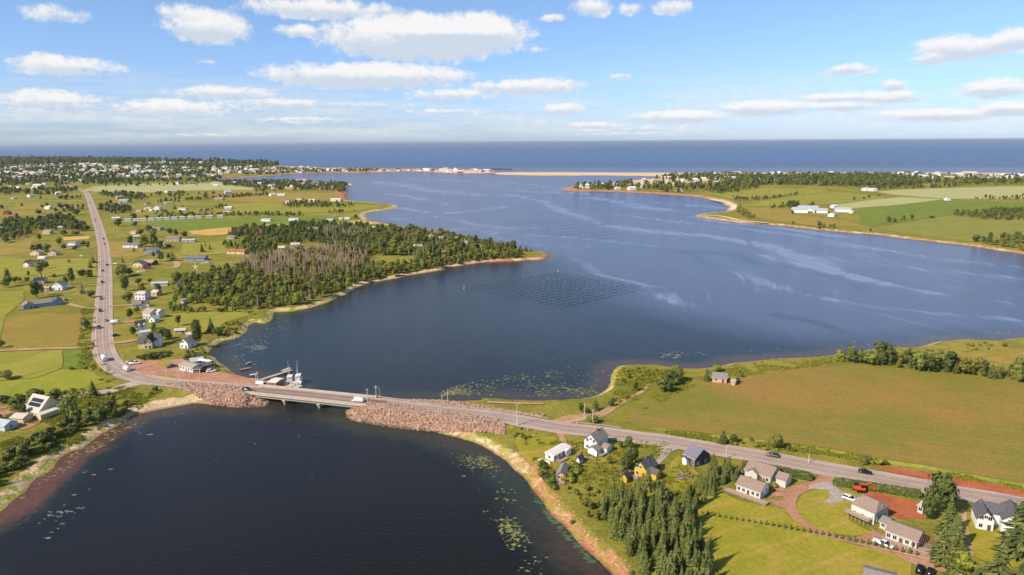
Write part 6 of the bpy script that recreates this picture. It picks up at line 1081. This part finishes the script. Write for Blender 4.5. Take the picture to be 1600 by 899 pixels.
scatter([(265,478),(300,484),(378,486),(398,490),(380,492),(330,488),(262,490)], 4.5, [('leafy_m', 1), ('dark_m', 1)], (3, 5), 'hedge trees above the lagoon lawn', 'low leafy tree of the hedge above the lagoon lawn')
scatter([(372,414),(400,404),(440,400),(480,394),(540,388),(575,396),(572,418),(552,432),(500,438),(450,438),(400,430)], 4.0, [('dead', 9), ('leafy_m', .5), ('olive', .9), ('spruce_m', .4)], (7, 10), 'bare grey trees of the point', 'bare brownish grey tree in the dying patch of the wood')
scatter([(356,372),(358,364),(385,357),(440,357),(470,350),(520,352),(575,354),(600,360),(560,372),(530,380),(500,384),(478,378),(455,384),(430,382),(420,372),(395,372)], 6.4, [('spruce_m', 4), ('dark_m', 3), ('leafy_m', 1)], (6, 9.5), 'conifers of the upper wood', 'dark conifer in the upper wood near the golden stubble')
scatter([(382,380),(420,374),(430,386),(425,400),(412,412),(395,410)], 6, [('spruce_m', 2), ('dark_m', 2), ('leafy_m', 1)], (6, 9), 'conifers of the upper wood', 'dark conifer in the upper wood near the golden stubble')
scatter([(345,382),(382,380),(384,390),(350,390)], 7, [('spruce_m', 2), ('dark_m', 1)], (5, 8), 'conifers of the upper wood', 'dark conifer in the upper wood near the golden stubble')
scatter([(500,384),(530,378),(560,368),(600,360),(645,360),(700,370),(745,379),(785,387),(815,393),(810,398),(760,397),(700,402),(652,410),(640,400),(600,400),(570,398),(530,394)], 6.2, [('spruce_m', 4), ('leafy_m', 1.8), ('dark_m', 2), ('olive', .6), ('dead', .9)], (7, 11), 'trees of the outer point wood', 'dark tree in the outer wood of the long point')
scatter([(502,360),(530,358),(560,362),(580,372),(545,378),(510,376)], 7, [('dead', 2), ('spruce_m', 1)], (8, 11), 'bare trees of the upper wood', 'bare pinkish tree in the upper wood')
# left-hand belts
scatter([(0,350),(20,343),(60,347),(85,340),(110,342),(132,352),(134,362),(108,364),(95,358),(60,362),(40,372),(15,380),(0,382)], 9, [('dark_m', 3), ('leafy_m', 2), ('spruce_m', 1.5)], (7, 11), 'trees of the belt beside the main road', 'dark tree in the belt beside the upper main road')
scatter([(154,322),(176,320),(205,327),(206,334),(180,335),(156,330)], 9, [('dark_m', 2), ('spruce_m', 1)], (6, 9), 'copse at the road bend', 'dark tree of the copse by the upper road')
scatter([(247,340),(345,335),(430,333.5),(475,336),(475,339),(400,339),(340,338.5),(247,343)], 9, [('dark_m', 2), ('leafy_m', 1), ('spruce_m', .4)], (4.5, 7), 'long dark hedge behind the cabins', 'dark tree of the long hedge behind the white cabins')
scatter([(240,333),(300,329),(345,330),(340,335),(247,339)], 13, [('leafy_m', 2), ('dark_m', 1)], (4, 7), 'loose trees above the cabins', 'loose leafy tree above the white cabins', clump=40, soft=.45)
scatter([(245,316),(281,313),(282,316),(246,319)], 8, [('spruce_m', 3), ('dark_m', 1)], (5, 8), 'conifer rows on the upper meadow', 'dark conifer in a row on the upper meadow')
scatter([(288,312),(345,307),(420,303),(420,306),(345,311),(288,314.5)], 9, [('spruce_m', 2), ('dark_m', 2)], (5, 8), 'conifer rows on the upper meadow', 'dark conifer in a row on the upper meadow')
scatter([(155,303),(200,301),(230,306),(232,311),(205,313),(160,308)], 12, [('dark_m', 2), ('leafy_m', 1)], (6, 9), 'far roadside trees', 'dark tree near the far road bend', clump=50, soft=.35)
scatter([(338,325),(355,323),(356,327),(338,327.5)], 9, [('dark_m', 1)], (5, 7), 'small copse in the upper meadow', 'dark tree of the small copse in the upper meadow')
scatter([(436,322),(460,318),(500,318),(560,322),(540,325),(470,326),(436,325)], 11, [('dark_m', 3), ('leafy_m', 1), ('spruce_m', 1)], (6, 9), 'marsh copse', 'dark tree in the copse on the marsh'); scatter([(512,332),(540,331),(541,334),(512,335)], 9, [('dark_m', 1)], (5, 6), 'marsh copse', 'dark tree in the copse on the marsh')
# land on the near side of the bay, to the right
scatter([(1282,567),(1310,560),(1325,568),(1320,570)], 5, [('light', 2), ('leafy_m', 1)], (3, 5), 'bright bushes at the crop corner', 'bright leafy bush tree at the upper corner of the crop field')
scatter([(1312,567),(1345,560),(1385,562),(1430,566),(1500,574),(1560,582),(1600,588),(1700,598),(1700,606),(1600,599),(1540,592),(1440,581),(1370,572)], 3.7, [('dark_m', 3), ('leafy_m', 1), ('spruce', 3), ('olive', .8), ('dead', .3)], (5.5, 10.5), 'windbreak beyond the crop field', 'dark tree of the windbreak along the far edge of the crop field')
# across the bay
scatter([(1140,309),(1165,311),(1200,310),(1245,303),(1246,305),(1200,312.5),(1150,315)], 11, [('dark_m', 1)], (5, 7), 'hedge rows across the bay', 'dark hedge tree between the fields across the bay')
scatter([(1203,324),(1250,318),(1252,320),(1232,326),(1205,327)], 11, [('dark_m', 1)], (5, 8), 'hedge rows across the bay', 'dark hedge tree between the fields across the bay'); scatter([(1290,318),(1385,305.5),(1386,307),(1290,320)], 20, [('dark_m', 1)], (5, 8), 'hedge rows across the bay', 'dark hedge tree between the fields across the bay', clump=60, soft=.4)
scatter([(1386,348),(1428,340),(1432,344),(1390,351)], 11, [('dark_m', 2), ('spruce_m', 1)], (5, 9), 'hedge rows across the bay', 'dark hedge tree between the fields across the bay'); scatter([(1520,311),(1600,308),(1700,308),(1700,312),(1525,312.5)], 14, [('dark_m', 1)], (5, 8), 'hedge rows across the bay', 'dark hedge tree between the fields across the bay', clump=60, soft=.3)
scatter([(1270,353),(1300,355),(1335,359),(1334,362),(1300,360),(1272,357)], 11, [('dark_m', 1), ('leafy_m', 1)], (4, 7), 'bank trees across the bay', 'tree on the bank across the bay', clump=30, soft=.3)
scatter([(1488,336),(1560,329),(1620,330),(1700,333),(1700,346),(1600,346),(1540,344)], 10, [('dark_m', 2), ('olive', 1), ('leafy_m', 1)], (6, 9), 'copse in the fields across the bay', 'dull green tree of the copse in the fields across the bay')
scatter([(1515,376),(1560,374),(1600,372),(1660,378),(1700,395),(1640,400),(1595,392),(1540,383)], 9, [('dark_m', 2), ('leafy_m', 1.5), ('olive', .5)], (7, 11), 'bank trees across the bay', 'tree on the bank across the bay', clump=40, soft=.3)
scatter([(1152,322),(1165,330),(1180,342),(1168,344),(1150,334)], 9, [('olive', 2), ('leafy_m', 1)], (4, 7), 'scrub at the shore track', 'olive scrub by the curved shore track')
# shrubs: verges, shores
def shrubs(poly, dens, kinds, sr, grp, lab, clump=12, soft=.45):
    w_ = PP(poly, HL); x0, y0 = w_.min(0); x1, y1 = w_.max(0); nx = int((x1-x0)/dens)+1; ny = int((y1-y0)/dens)+1
    X, Y = np.meshgrid(np.arange(nx)*dens+x0, np.arange(ny)*dens+y0); X = (X+rng.uniform(-.5, .5, X.shape)*dens).ravel(); Y = (Y+rng.uniform(-.5, .5, Y.shape)*dens).ravel()
    k = inside(w_, X, Y) & (vnoise(X/clump, Y/clump, 17) > soft)
    for x, y in zip(X[k], Y[k]):
        hh = height(x, y)
        if hh < .5: continue
        pool.append((math.hypot(x, y), x, y, min(hh, HL+.2), 'shrub_'+str(rng.choice(kinds)), rng.uniform(*sr), grp, lab))
shrubs([(812,668),(860,674),(868,682),(850,686),(830,684),(810,690),(800,684)], 2.6, ['olive','leafy','light'], (.5, .9), 'shrubs at the causeway foot', 'low shrub where the causeway meets the land', 8, .4)
shrubs([(838,728),(852,724),(862,738),(872,760),(868,772),(856,760),(845,744)], 2.4, ['leafy','olive','dark'], (.7, 1.1), 'shrubs along the cliff top', 'shrub along the cliff top below the cottages', 8, .3)
shrubs([(884,738),(898,728),(906,738),(900,752),(890,760),(883,752)], 2.2, ['leafy','light'], (.9, 1.3), 'bushes beside the small cottage', 'green bush beside the small cliff cottage', 8, .1)
shrubs([(885,762),(925,765),(955,770),(940,790),(915,790),(895,775)], 3, ['light','olive','leafy'], (.5, .9), 'scrub on the lawn edge', 'pale scrub bush above the cliff wood', 8, .35)
shrubs([(860,775),(890,805),(930,845),(975,885),(1010,900),(1040,905),(1010,910),(980,900),(935,860),(890,815)], 3, ['olive','leafy'], (.4, .8), 'shrubs on the red cliff', 'sparse shrub on the red cliff edge', 8, .55)
shrubs([(1010,880),(1050,905),(1100,915),(1100,940),(1040,935),(1000,905)], 3, ['olive','light'], (.5, 1.0), 'shrubs on the red cliff', 'sparse shrub on the red cliff edge', 8, .4)
shrubs([(1055,688),(1120,694),(1180,702),(1250,708),(1300,712),(1370,724),(1370,718),(1290,704),(1200,692),(1100,679),(1045,675)], 3.5, ['light','leafy'], (.35, .7), 'weeds along the roadside ditch', 'clump of tall weeds in the roadside ditch by the crop field', 9, .5)
shrubs([(1340,722),(1372,720),(1383,726),(1360,730),(1336,728)], 2.2, ['leafy','light'], (.9, 1.3), 'bushes at the field edge by the soil strip', 'green bush at the field edge where the red soil strip starts', 9, .1)
shrubs([(1230,702),(1250,704),(1256,709),(1234,708)], 2.4, ['leafy'], (.6, .8), 'bushes beside the broad field tree', 'low bush beside the broad tree at the field edge', 9, .2)
shrubs([(128,560),(150,575),(180,598),(150,606),(130,612),(150,600),(140,585),(125,570)], 3.4, ['light','olive','leafy'], (.4, .8), 'ditch growth inside the road bend', 'ditch shrub inside the main road bend', 10, .4)
shrubs([(128,495),(138,498),(146,530),(148,560),(138,565),(130,545),(124,520)], 3.6, ['light','leafy'], (.35, .6), 'ditch growth beside the main road', 'pale ditch growth beside the straight main road', 10, .45)
shrubs([(90,612),(130,607),(145,612),(120,616),(92,624)], 2.6, ['leafy','light'], (.4, .7), 'side road hedge', 'low green growth along the side road', 10, .3)
shrubs([(130,630),(160,640),(190,634),(205,628),(245,605),(262,604),(240,618),(200,640),(160,655),(140,650)], 3.6, ['olive','leafy','light'], (.4, 1.0), 'shrubs on the beach bank', 'grey green shrub on the bank above the pale beach', 12, .5)
shrubs([(212,558),(245,552),(265,550),(262,558),(235,564),(212,563)], 2.4, ['leafy','dark'], (.6, 1.0), 'hedge shrubs above the gravel lot', 'hedge shrub between the lawn and the gravel lot', 10, .25)
shrubs([(290,552),(312,545),(330,548),(322,560),(305,570),(290,565)], 2.8, ['leafy','light','olive'], (.6, 1.2), 'bushes between cottage and shore', 'bush between the small cottage and the lagoon shore', 10, .3)
shrubs([(300,570),(330,562),(345,575),(372,588),(360,586),(335,578)], 3, ['light'], (.3, .6), 'marsh tufts by the shop', 'bright marsh tuft behind the shop', 10, .4)
shrubs([(330,522),(352,508),(385,498),(402,488),(410,495),(388,506),(360,524),(345,532)], 3.4, ['light','olive','leafy'], (.4, .8), 'lagoon bank shrubs', 'shrub on the lagoon bank beyond the lawn', 10, .45)
shrubs([(965,585),(1000,575),(1045,580),(1085,590),(1035,605),(1000,625),(960,630),(950,622)], 3.4, ['light','olive'], (.35, .8), 'marsh shrubs of the small point', 'bright marsh shrub on the small grassy point', 12, .55)
shrubs([(1130,575),(1190,565),(1260,562),(1300,562),(1290,570),(1200,575),(1130,590)], 4, ['light','olive'], (.3, .7), 'marsh shrubs along the crop field', 'low marsh shrub between shore and crop field', 12, .55)
shrubs([(1420,546),(1500,534),(1600,530),(1600,545),(1500,550),(1430,558)], 6, ['light','olive'], (.4, .9), 'marsh shrubs by the far tan field', 'marsh shrub by the tan field', 14, .55)
# ---- turn the pool into objects and masses
pool.sort(key=lambda q: q[0]-q[5]*0)
used = dict(spruce_tree=0, leafy_tree=0, bare_tree=0, shrub=0); mass = {}
for (d, x, y, z, s, h, grp, lab) in pool:
    nm = 'shrub' if s.startswith('shrub') else {'spruce': 'spruce_tree', 'spruce_m': 'spruce_tree', 'dead': 'bare_tree'}.get(s, 'leafy_tree')
    if used[nm] < OBJ_CAP[nm]:
        used[nm] += 1
        if nm == 'shrub': shrub(x, y, z, h, lab, grp, s[6:])
        else:
            tl = lab
            if nm == 'bare_tree' and 'bare' not in lab: tl = lab.replace('leafy', 'bare').replace('dark', 'bare grey'); 
            if nm == 'bare_tree' and 'bare' not in grp: g2 = grp+', bare ones'
            elif nm == 'leafy_tree' and ('spruce' in lab or 'conifer' in lab or 'bare' in lab): tl = lab.replace('dark spruce', 'leafy tree').replace('dark conifer', 'leafy tree').replace('spruce', 'leafy tree').replace('bare brownish grey', 'green leafy').replace('bare pinkish', 'leafy'); g2 = grp+', leafy ones'
            elif nm == 'spruce_tree' and not ('spruce' in lab or 'conifer' in lab): tl = lab.replace('leafy tree', 'pointed spruce').replace('dark tree', 'dark pointed spruce').replace('bare', 'dark'); g2 = grp+', pointed ones'
            else: g2 = grp
            tt = tree(s, x, y, z-.05, h, rng.uniform(.62, 1.0) if s == 'spruce' else rng.uniform(.8, 1.35), tl, 'tree', g2); tt.rotation_euler[0] = rng.normal(0, .03); tt.rotation_euler[1] = rng.normal(0, .03)
    else: mass.setdefault(s, []).append((x, y, z, h))
def gn_group():
    ng = bpy.data.node_groups.new('tree_scatter', 'GeometryNodeTree'); ng.interface.new_socket('Geometry', in_out='INPUT', socket_type='NodeSocketGeometry'); ng.interface.new_socket('Geometry', in_out='OUTPUT', socket_type='NodeSocketGeometry'); return ng
def scatter_stuff(name, pts, src_meshes, h0):
    """points carrying scale and turn; real crown meshes placed on them by geometry nodes"""
    for vi, me in enumerate(src_meshes):
        P_ = [p for i, p in enumerate(pts) if i % len(src_meshes) == vi]
        if not P_: continue
        srcs = [o for o in scene.objects if o.data == me]
        if not srcs: continue
        pm = bpy.data.meshes.new(name); pm.vertices.add(len(P_)); pm.vertices.foreach_set('co', np.array([p[:3] for p in P_], np.float32).ravel()); pm.update()
        a = pm.attributes.new('size', 'FLOAT', 'POINT'); a.data.foreach_set('value', np.array([p[3]/h0 for p in P_], np.float32)); a = pm.attributes.new('turn', 'FLOAT', 'POINT'); a.data.foreach_set('value', rng.uniform(0, 6.28, len(P_)).astype(np.float32))
        o = kind(link(name, pm), 'stuff'); ng = gn_group(); n = ng.nodes; l = ng.links; gi = n.new('NodeGroupInput'); go = n.new('NodeGroupOutput'); ip = n.new('GeometryNodeInstanceOnPoints'); oi = n.new('GeometryNodeObjectInfo'); oi.inputs[0].default_value = srcs[0]; oi.transform_space = 'ORIGINAL'; oi.inputs['As Instance'].default_value = True
        sz = n.new('GeometryNodeInputNamedAttribute'); sz.data_type = 'FLOAT'; sz.inputs[0].default_value = 'size'; tn = n.new('GeometryNodeInputNamedAttribute'); tn.data_type = 'FLOAT'; tn.inputs[0].default_value = 'turn'; cx_ = n.new('ShaderNodeCombineXYZ'); cs = n.new('ShaderNodeCombineXYZ')
        l.new(tn.outputs[0], cx_.inputs[2]); [l.new(sz.outputs[0], cs.inputs[i]) for i in range(3)]; l.new(gi.outputs[0], ip.inputs['Points']); l.new(oi.outputs['Geometry'], ip.inputs['Instance']); l.new(cx_.outputs[0], ip.inputs['Rotation']); l.new(cs.outputs[0], ip.inputs['Scale']); l.new(ip.outputs[0], go.inputs[0])
        md = o.modifiers.new('scatter', 'NODES'); md.node_group = ng
# far woods seen as masses
def far_mass(poly, dens, hr, kinds, clump=0, soft=0, lift=0):
    w_ = PP(poly, HL); x0, y0 = w_.min(0); x1, y1 = w_.max(0); nx = int((x1-x0)/dens)+1; ny = int((y1-y0)/dens)+1
    X, Y = np.meshgrid(np.arange(nx)*dens+x0, np.arange(ny)*dens+y0); X = (X+rng.uniform(-.5, .5, X.shape)*dens).ravel(); Y = (Y+rng.uniform(-.5, .5, Y.shape)*dens).ravel(); k = inside(w_, X, Y)
    if clump: k &= (vnoise(X/clump, Y/clump, 5)*.6+vnoise(X/clump*2.7, Y/clump*2.7, 6)*.4 > soft)
    X = X[k]; Y = Y[k]
    for x, y in zip(X, Y):
        if height(x, y) < 1: continue
        mass.setdefault(str(rng.choice(kinds)), []).append((x, y, HL-.5, rng.uniform(*hr)))
DK = ['dark_m', 'dark_m', 'leafy_m', 'spruce_m']
far_mass([(-60,253),(0,250),(100,250.2),(200,251),(260,252.8),(215,255.5),(215,257),(100,257),(0,260),(-60,262)], 38, (22, 34), DK)
far_mass([(260,253.2),(340,254),(400,257),(440,260.3),(437,261.8),(400,260.6),(370,258.5),(335,255.2),(260,255)], 34, (20, 34), DK); far_mass([(215,259),(260,258.6),(330,258.2),(385,260.5),(385,263.5),(300,263),(220,261)], 30, (16, 24), DK)
far_mass([(-60,262),(100,258),(220,259),(400,262),(440,268),(380,274),(345,276),(345,284),(250,284),(180,287),(100,288),(-60,290)], 26, (11, 19), DK, 130, .5)
far_mass([(120,280),(250,281),(340,282),(340,285.5),(250,285),(190,287.5),(130,290)], 20, (10, 14), DK); far_mass([(-60,290),(60,286),(100,290),(125,298),(90,305),(-60,306)], 17, (9, 13), DK, 90, .5); far_mass([(0,316),(130,303),(132,312),(70,313.5),(0,314.5)], 15, (7, 10), DK, 60, .6); far_mass([(0,320),(100,317),(132,322),(134,345),(100,340),(60,335),(0,335)], 13, (6, 10), DK, 50, .66)
far_mass([(345,285),(400,285),(470,284.5),(545,289),(540,292),(535,301),(500,298),(400,300),(400,295),(345,290)], 14, (9, 13), DK, 70, .36); far_mass([(380,268),(440,264),(600,266),(650,267.2),(640,267.8),(500,270),(440,273),(380,274.5)], 24, (8, 13), DK, 90, .42); far_mass([(165,290),(400,286),(400,288),(165,293)], 22, (7, 11), DK, 60, .5); far_mass([(155,310),(245,304),(340,299),(345,303),(240,312),(160,318)], 15, (6, 10), DK, 50, .58); far_mass([(172,345),(180,360),(240,371),(280,375),(275,400),(172,440)], 13, (4, 7), DK, 40, .74); far_mass([(520,290),(549,289.8),(545,293),(538,303),(530,302)], 12, (9, 13), DK)
far_mass([(893,293),(960,288),(1000,284),(1030,279),(1037,276),(1100,275),(1300,274),(1420,276),(1420,281),(1430,290),(1340,291),(1200,289),(1160,300),(1125,304),(1090,300),(1060,302),(1000,299),(960,298),(893,296)], 20, (11, 17), DK, 110, .36)
far_mass([(1150,278),(1300,276),(1440,281),(1440,290),(1400,294),(1330,293),(1280,291),(1150,288)], 19, (12, 18), DK); far_mass([(1430,282),(1600,283),(1800,285),(1800,291),(1600,289),(1510,290),(1440,287)], 20, (11, 17), DK, 120, .3); far_mass([(1100,272),(1300,272),(1800,274),(1800,280),(1440,280),(1300,275),(1100,275)], 26, (8, 13), DK, 120, .58); far_mass([(1365,295),(1500,291),(1505,292.5),(1370,298)], 16, (9, 12), DK)
MS = dict(spruce=(SP, 10.0, 'distant_spruce_wood'), spruce_m=(SPM, 10.0, 'distant_spruce_wood'), leafy_m=(LFM, 8.0, 'distant_leafy_wood'), light=(LFL, 8.0, 'distant_leafy_wood'), dark_m=(LFDM, 8.0, 'distant_dark_wood'), leafy=(LF, 8.0, 'distant_leafy_wood'), olive=(LFO, 8.0, 'distant_scrub'), dead=(DD, 9.0, 'distant_bare_wood'), dark=(LFD, 8.0, 'distant_dark_wood'), shrub_leafy=(BUSH, 1.0, 'undergrowth'), shrub_light=(BUSHL, 1.0, 'undergrowth'), shrub_olive=(BUSHO, 1.0, 'undergrowth'), shrub_dark=(BUSHD, 1.0, 'undergrowth'))
for s, pts in mass.items(): scatter_stuff(MS[s][2], pts, MS[s][0], MS[s][1])
# fine tufts of rough grass that give meadows and verges their nap
def tuft_mesh(seed):
    q = np.random.default_rng(seed); b = MB()
    for i in range(16): a = q.uniform(0, 6.28); r = q.uniform(0, .55); x, y = math.cos(a)*r, math.sin(a)*r; t = q.uniform(0, 6.28); w_ = q.uniform(.1, .22); h = q.uniform(.25, .6); b.add([(x-math.cos(t)*w_, y-math.sin(t)*w_, -.1), (x+math.cos(t)*w_, y+math.sin(t)*w_, -.1), (x+q.uniform(-.2, .2), y+q.uniform(-.2, .2), h)], [(0, 1, 2)])
    return b.mesh('tuft', SCRUB)
# trimmed hedges
def hedge(pts, label, h=1.9, w_=2.0):
    p = catmull([P(x, y, HL) for x, y in pts], 5); o = tag(link('hedge', None, None, tuple(p[0])), label, 'hedge'); q = p-p[0]; L = np.concatenate([[0], np.cumsum(np.linalg.norm(np.diff(q[:, :2], axis=0), axis=1))]); b = MB(); r_ = np.random.default_rng(3)
    N = int(L[-1]/.8); prev = None; ring = 8
    for i in range(N+1):
        s = L[-1]*i/N; c = np.array([np.interp(s, L, q[:, k]) for k in range(3)]); d = np.array([np.interp(min(s+.5, L[-1]), L, q[:, k])-np.interp(max(s-.5, 0), L, q[:, k]) for k in range(2)]); d /= np.linalg.norm(d)+1e-6; n = np.array([-d[1], d[0]])
        e = .6 if i in (0, N) else 1
        pr = [(-.5, -.1), (-.52, .5), (-.46, .85), (-.25, 1.0), (.25, 1.0), (.46, .85), (.52, .5), (.5, -.1)]; b.v += [(c[0]+n[0]*a*w_*e+r_.normal(0, .06), c[1]+n[1]*a*w_*e+r_.normal(0, .06), c[2]+z_*h*e+r_.normal(0, .06)) for a, z_ in pr]
        if i: o_ = (i-1)*ring; b.f += [(o_+j, o_+ring+j, o_+ring+j+1, o_+j+1) for j in range(ring-1)]; b.m += [0]*(ring-1)
    b.f += [tuple(range(ring)), tuple(range(N*ring+ring-1, N*ring-1, -1))]; b.m += [0, 0]; b.build('foliage', DARKL, o)
    lf = MB()
    for i in range(int(L[-1]*34)):
        s = r_.uniform(0, L[-1]); c = np.array([np.interp(s, L, q[:, k]) for k in range(3)]); d = np.array([np.interp(min(s+.5, L[-1]), L, q[:, k])-np.interp(max(s-.5, 0), L, q[:, k]) for k in range(2)]); d /= np.linalg.norm(d)+1e-6; n = np.array([-d[1], d[0]])
        if r_.random() < .45: a, z_ = r_.uniform(-.5, .5), 1.0
        else: a, z_ = r_.choice([-.52, .52]), r_.uniform(.05, 1)
        pc = np.array([c[0]+n[0]*a*w_, c[1]+n[1]*a*w_, c[2]+z_*h]); u = r_.normal(0, 1, 3); v = r_.normal(0, 1, 3); u *= .2/np.linalg.norm(u); v *= .16/np.linalg.norm(v); lf.add([pc-u, pc+v, pc+u, pc-v], [(0, 1, 2, 3)])
    k = lf.build('leaves', LEAF, o); k['kind'] = 'stuff'
hedge([(1158,731),(1185,734.5),(1220,741),(1250,746.5),(1270,751)], 'long trimmed hedge between the road and the brown roofed house', 2.6, 2.6)
hedge([(1301,757.5),(1340,762.5),(1380,768.5),(1410,773),(1440,778)], 'long trimmed hedge between the road and the digger yard', 2.6, 2.6)
# saplings in a line
SAPM = spruce_mesh(1.6, .42, 7, 7, 77, .08, NEEDLE, .16, 'crown'); SAPT = trunk_mesh(1.2, .03)
line = catmull([P(x, y, HL) for x, y in [(1097,803),(1140,811),(1200,821),(1243,829),(1287,836.5),(1355,851.5),(1404,862.5),(1432,869)]], 6); LL = np.concatenate([[0], np.cumsum(np.linalg.norm(np.diff(line[:, :2], axis=0), axis=1))]); n = 35
for i in range(n):
    s = LL[-1]*i/(n-1); o = thing('cedar_sapling', 'young cedar in the evenly spaced line along the cottage lawn', 'sapling', tuple(np.interp(s, LL, line[:, k]) for k in range(3)), rng.uniform(0, 6), 'line of young cedars along the lawn'); sc = .85+.45*(i/n)+rng.uniform(-.12, .12); o.scale = (sc*1.2, sc*1.2, sc); link('crown', SAPM, o); link('trunk', SAPT, o)
TUFT = tuft_mesh(5)
def tufts(poly, n, s0=.8, s1=1.6):
    w_ = PP(poly, HL); x0, y0 = w_.min(0); x1, y1 = w_.max(0); out_ = []
    X = rng.uniform(x0, x1, n*6); Y = rng.uniform(y0, y1, n*6); k = inside(w_, X, Y) & (vnoise(X/7, Y/7, 44) > .42)
    for x, y in zip(X[k][:n], Y[k][:n]):
        hh = height(x, y)
        if hh > .9: out_.append((x, y, min(hh, HL+.1), rng.uniform(s0, s1)))
    return out_
TP = tufts([(812,676),(860,690),(1040,690),(1100,745),(1060,800),(1000,790),(900,780),(840,735)], 1100)+tufts([(1040,672),(1290,700),(1440,730),(1600,760),(1600,768),(1440,738),(1290,712),(1180,700),(1040,680)], 1500)+tufts([(0,640),(100,612),(240,600),(260,606),(210,645),(120,690),(0,745)], 2600)+tufts([(125,480),(150,480),(150,545),(185,590),(150,610),(120,575)], 1500)+tufts([(950,640),(965,575),(1085,580),(1300,560),(1300,570),(1100,597),(1010,640)], 1500)
TP2 = [TP[0]]
o = link('grass_tuft', TUFT, None, (TP[0][0], TP[0][1], TP[0][2])); kind(o, 'stuff'); scatter_stuff('rough_grass', TP[1:], [TUFT], 1.0)
# ================================================================== thin sea haze
hm = bpy.data.materials.new('sea_haze'); hm.use_nodes = True; hn = NT(hm.node_tree); hn.n.clear(); ho = hn.new('ShaderNodeOutputMaterial'); hv = hn.new('ShaderNodeVolumePrincipled')
hv.inputs['Color'].default_value = (.72, .82, .95, 1); hv.inputs['Density'].default_value = 2.2e-5; hv.inputs['Anisotropy'].default_value = .2; hn.l.new(hv.outputs[0], ho.inputs['Volume'])
hb = MB(); hb.box(-95000, 95000, -2500, 95000, -3.6, 124); kind(hb.build('haze', hm), 'stuff')
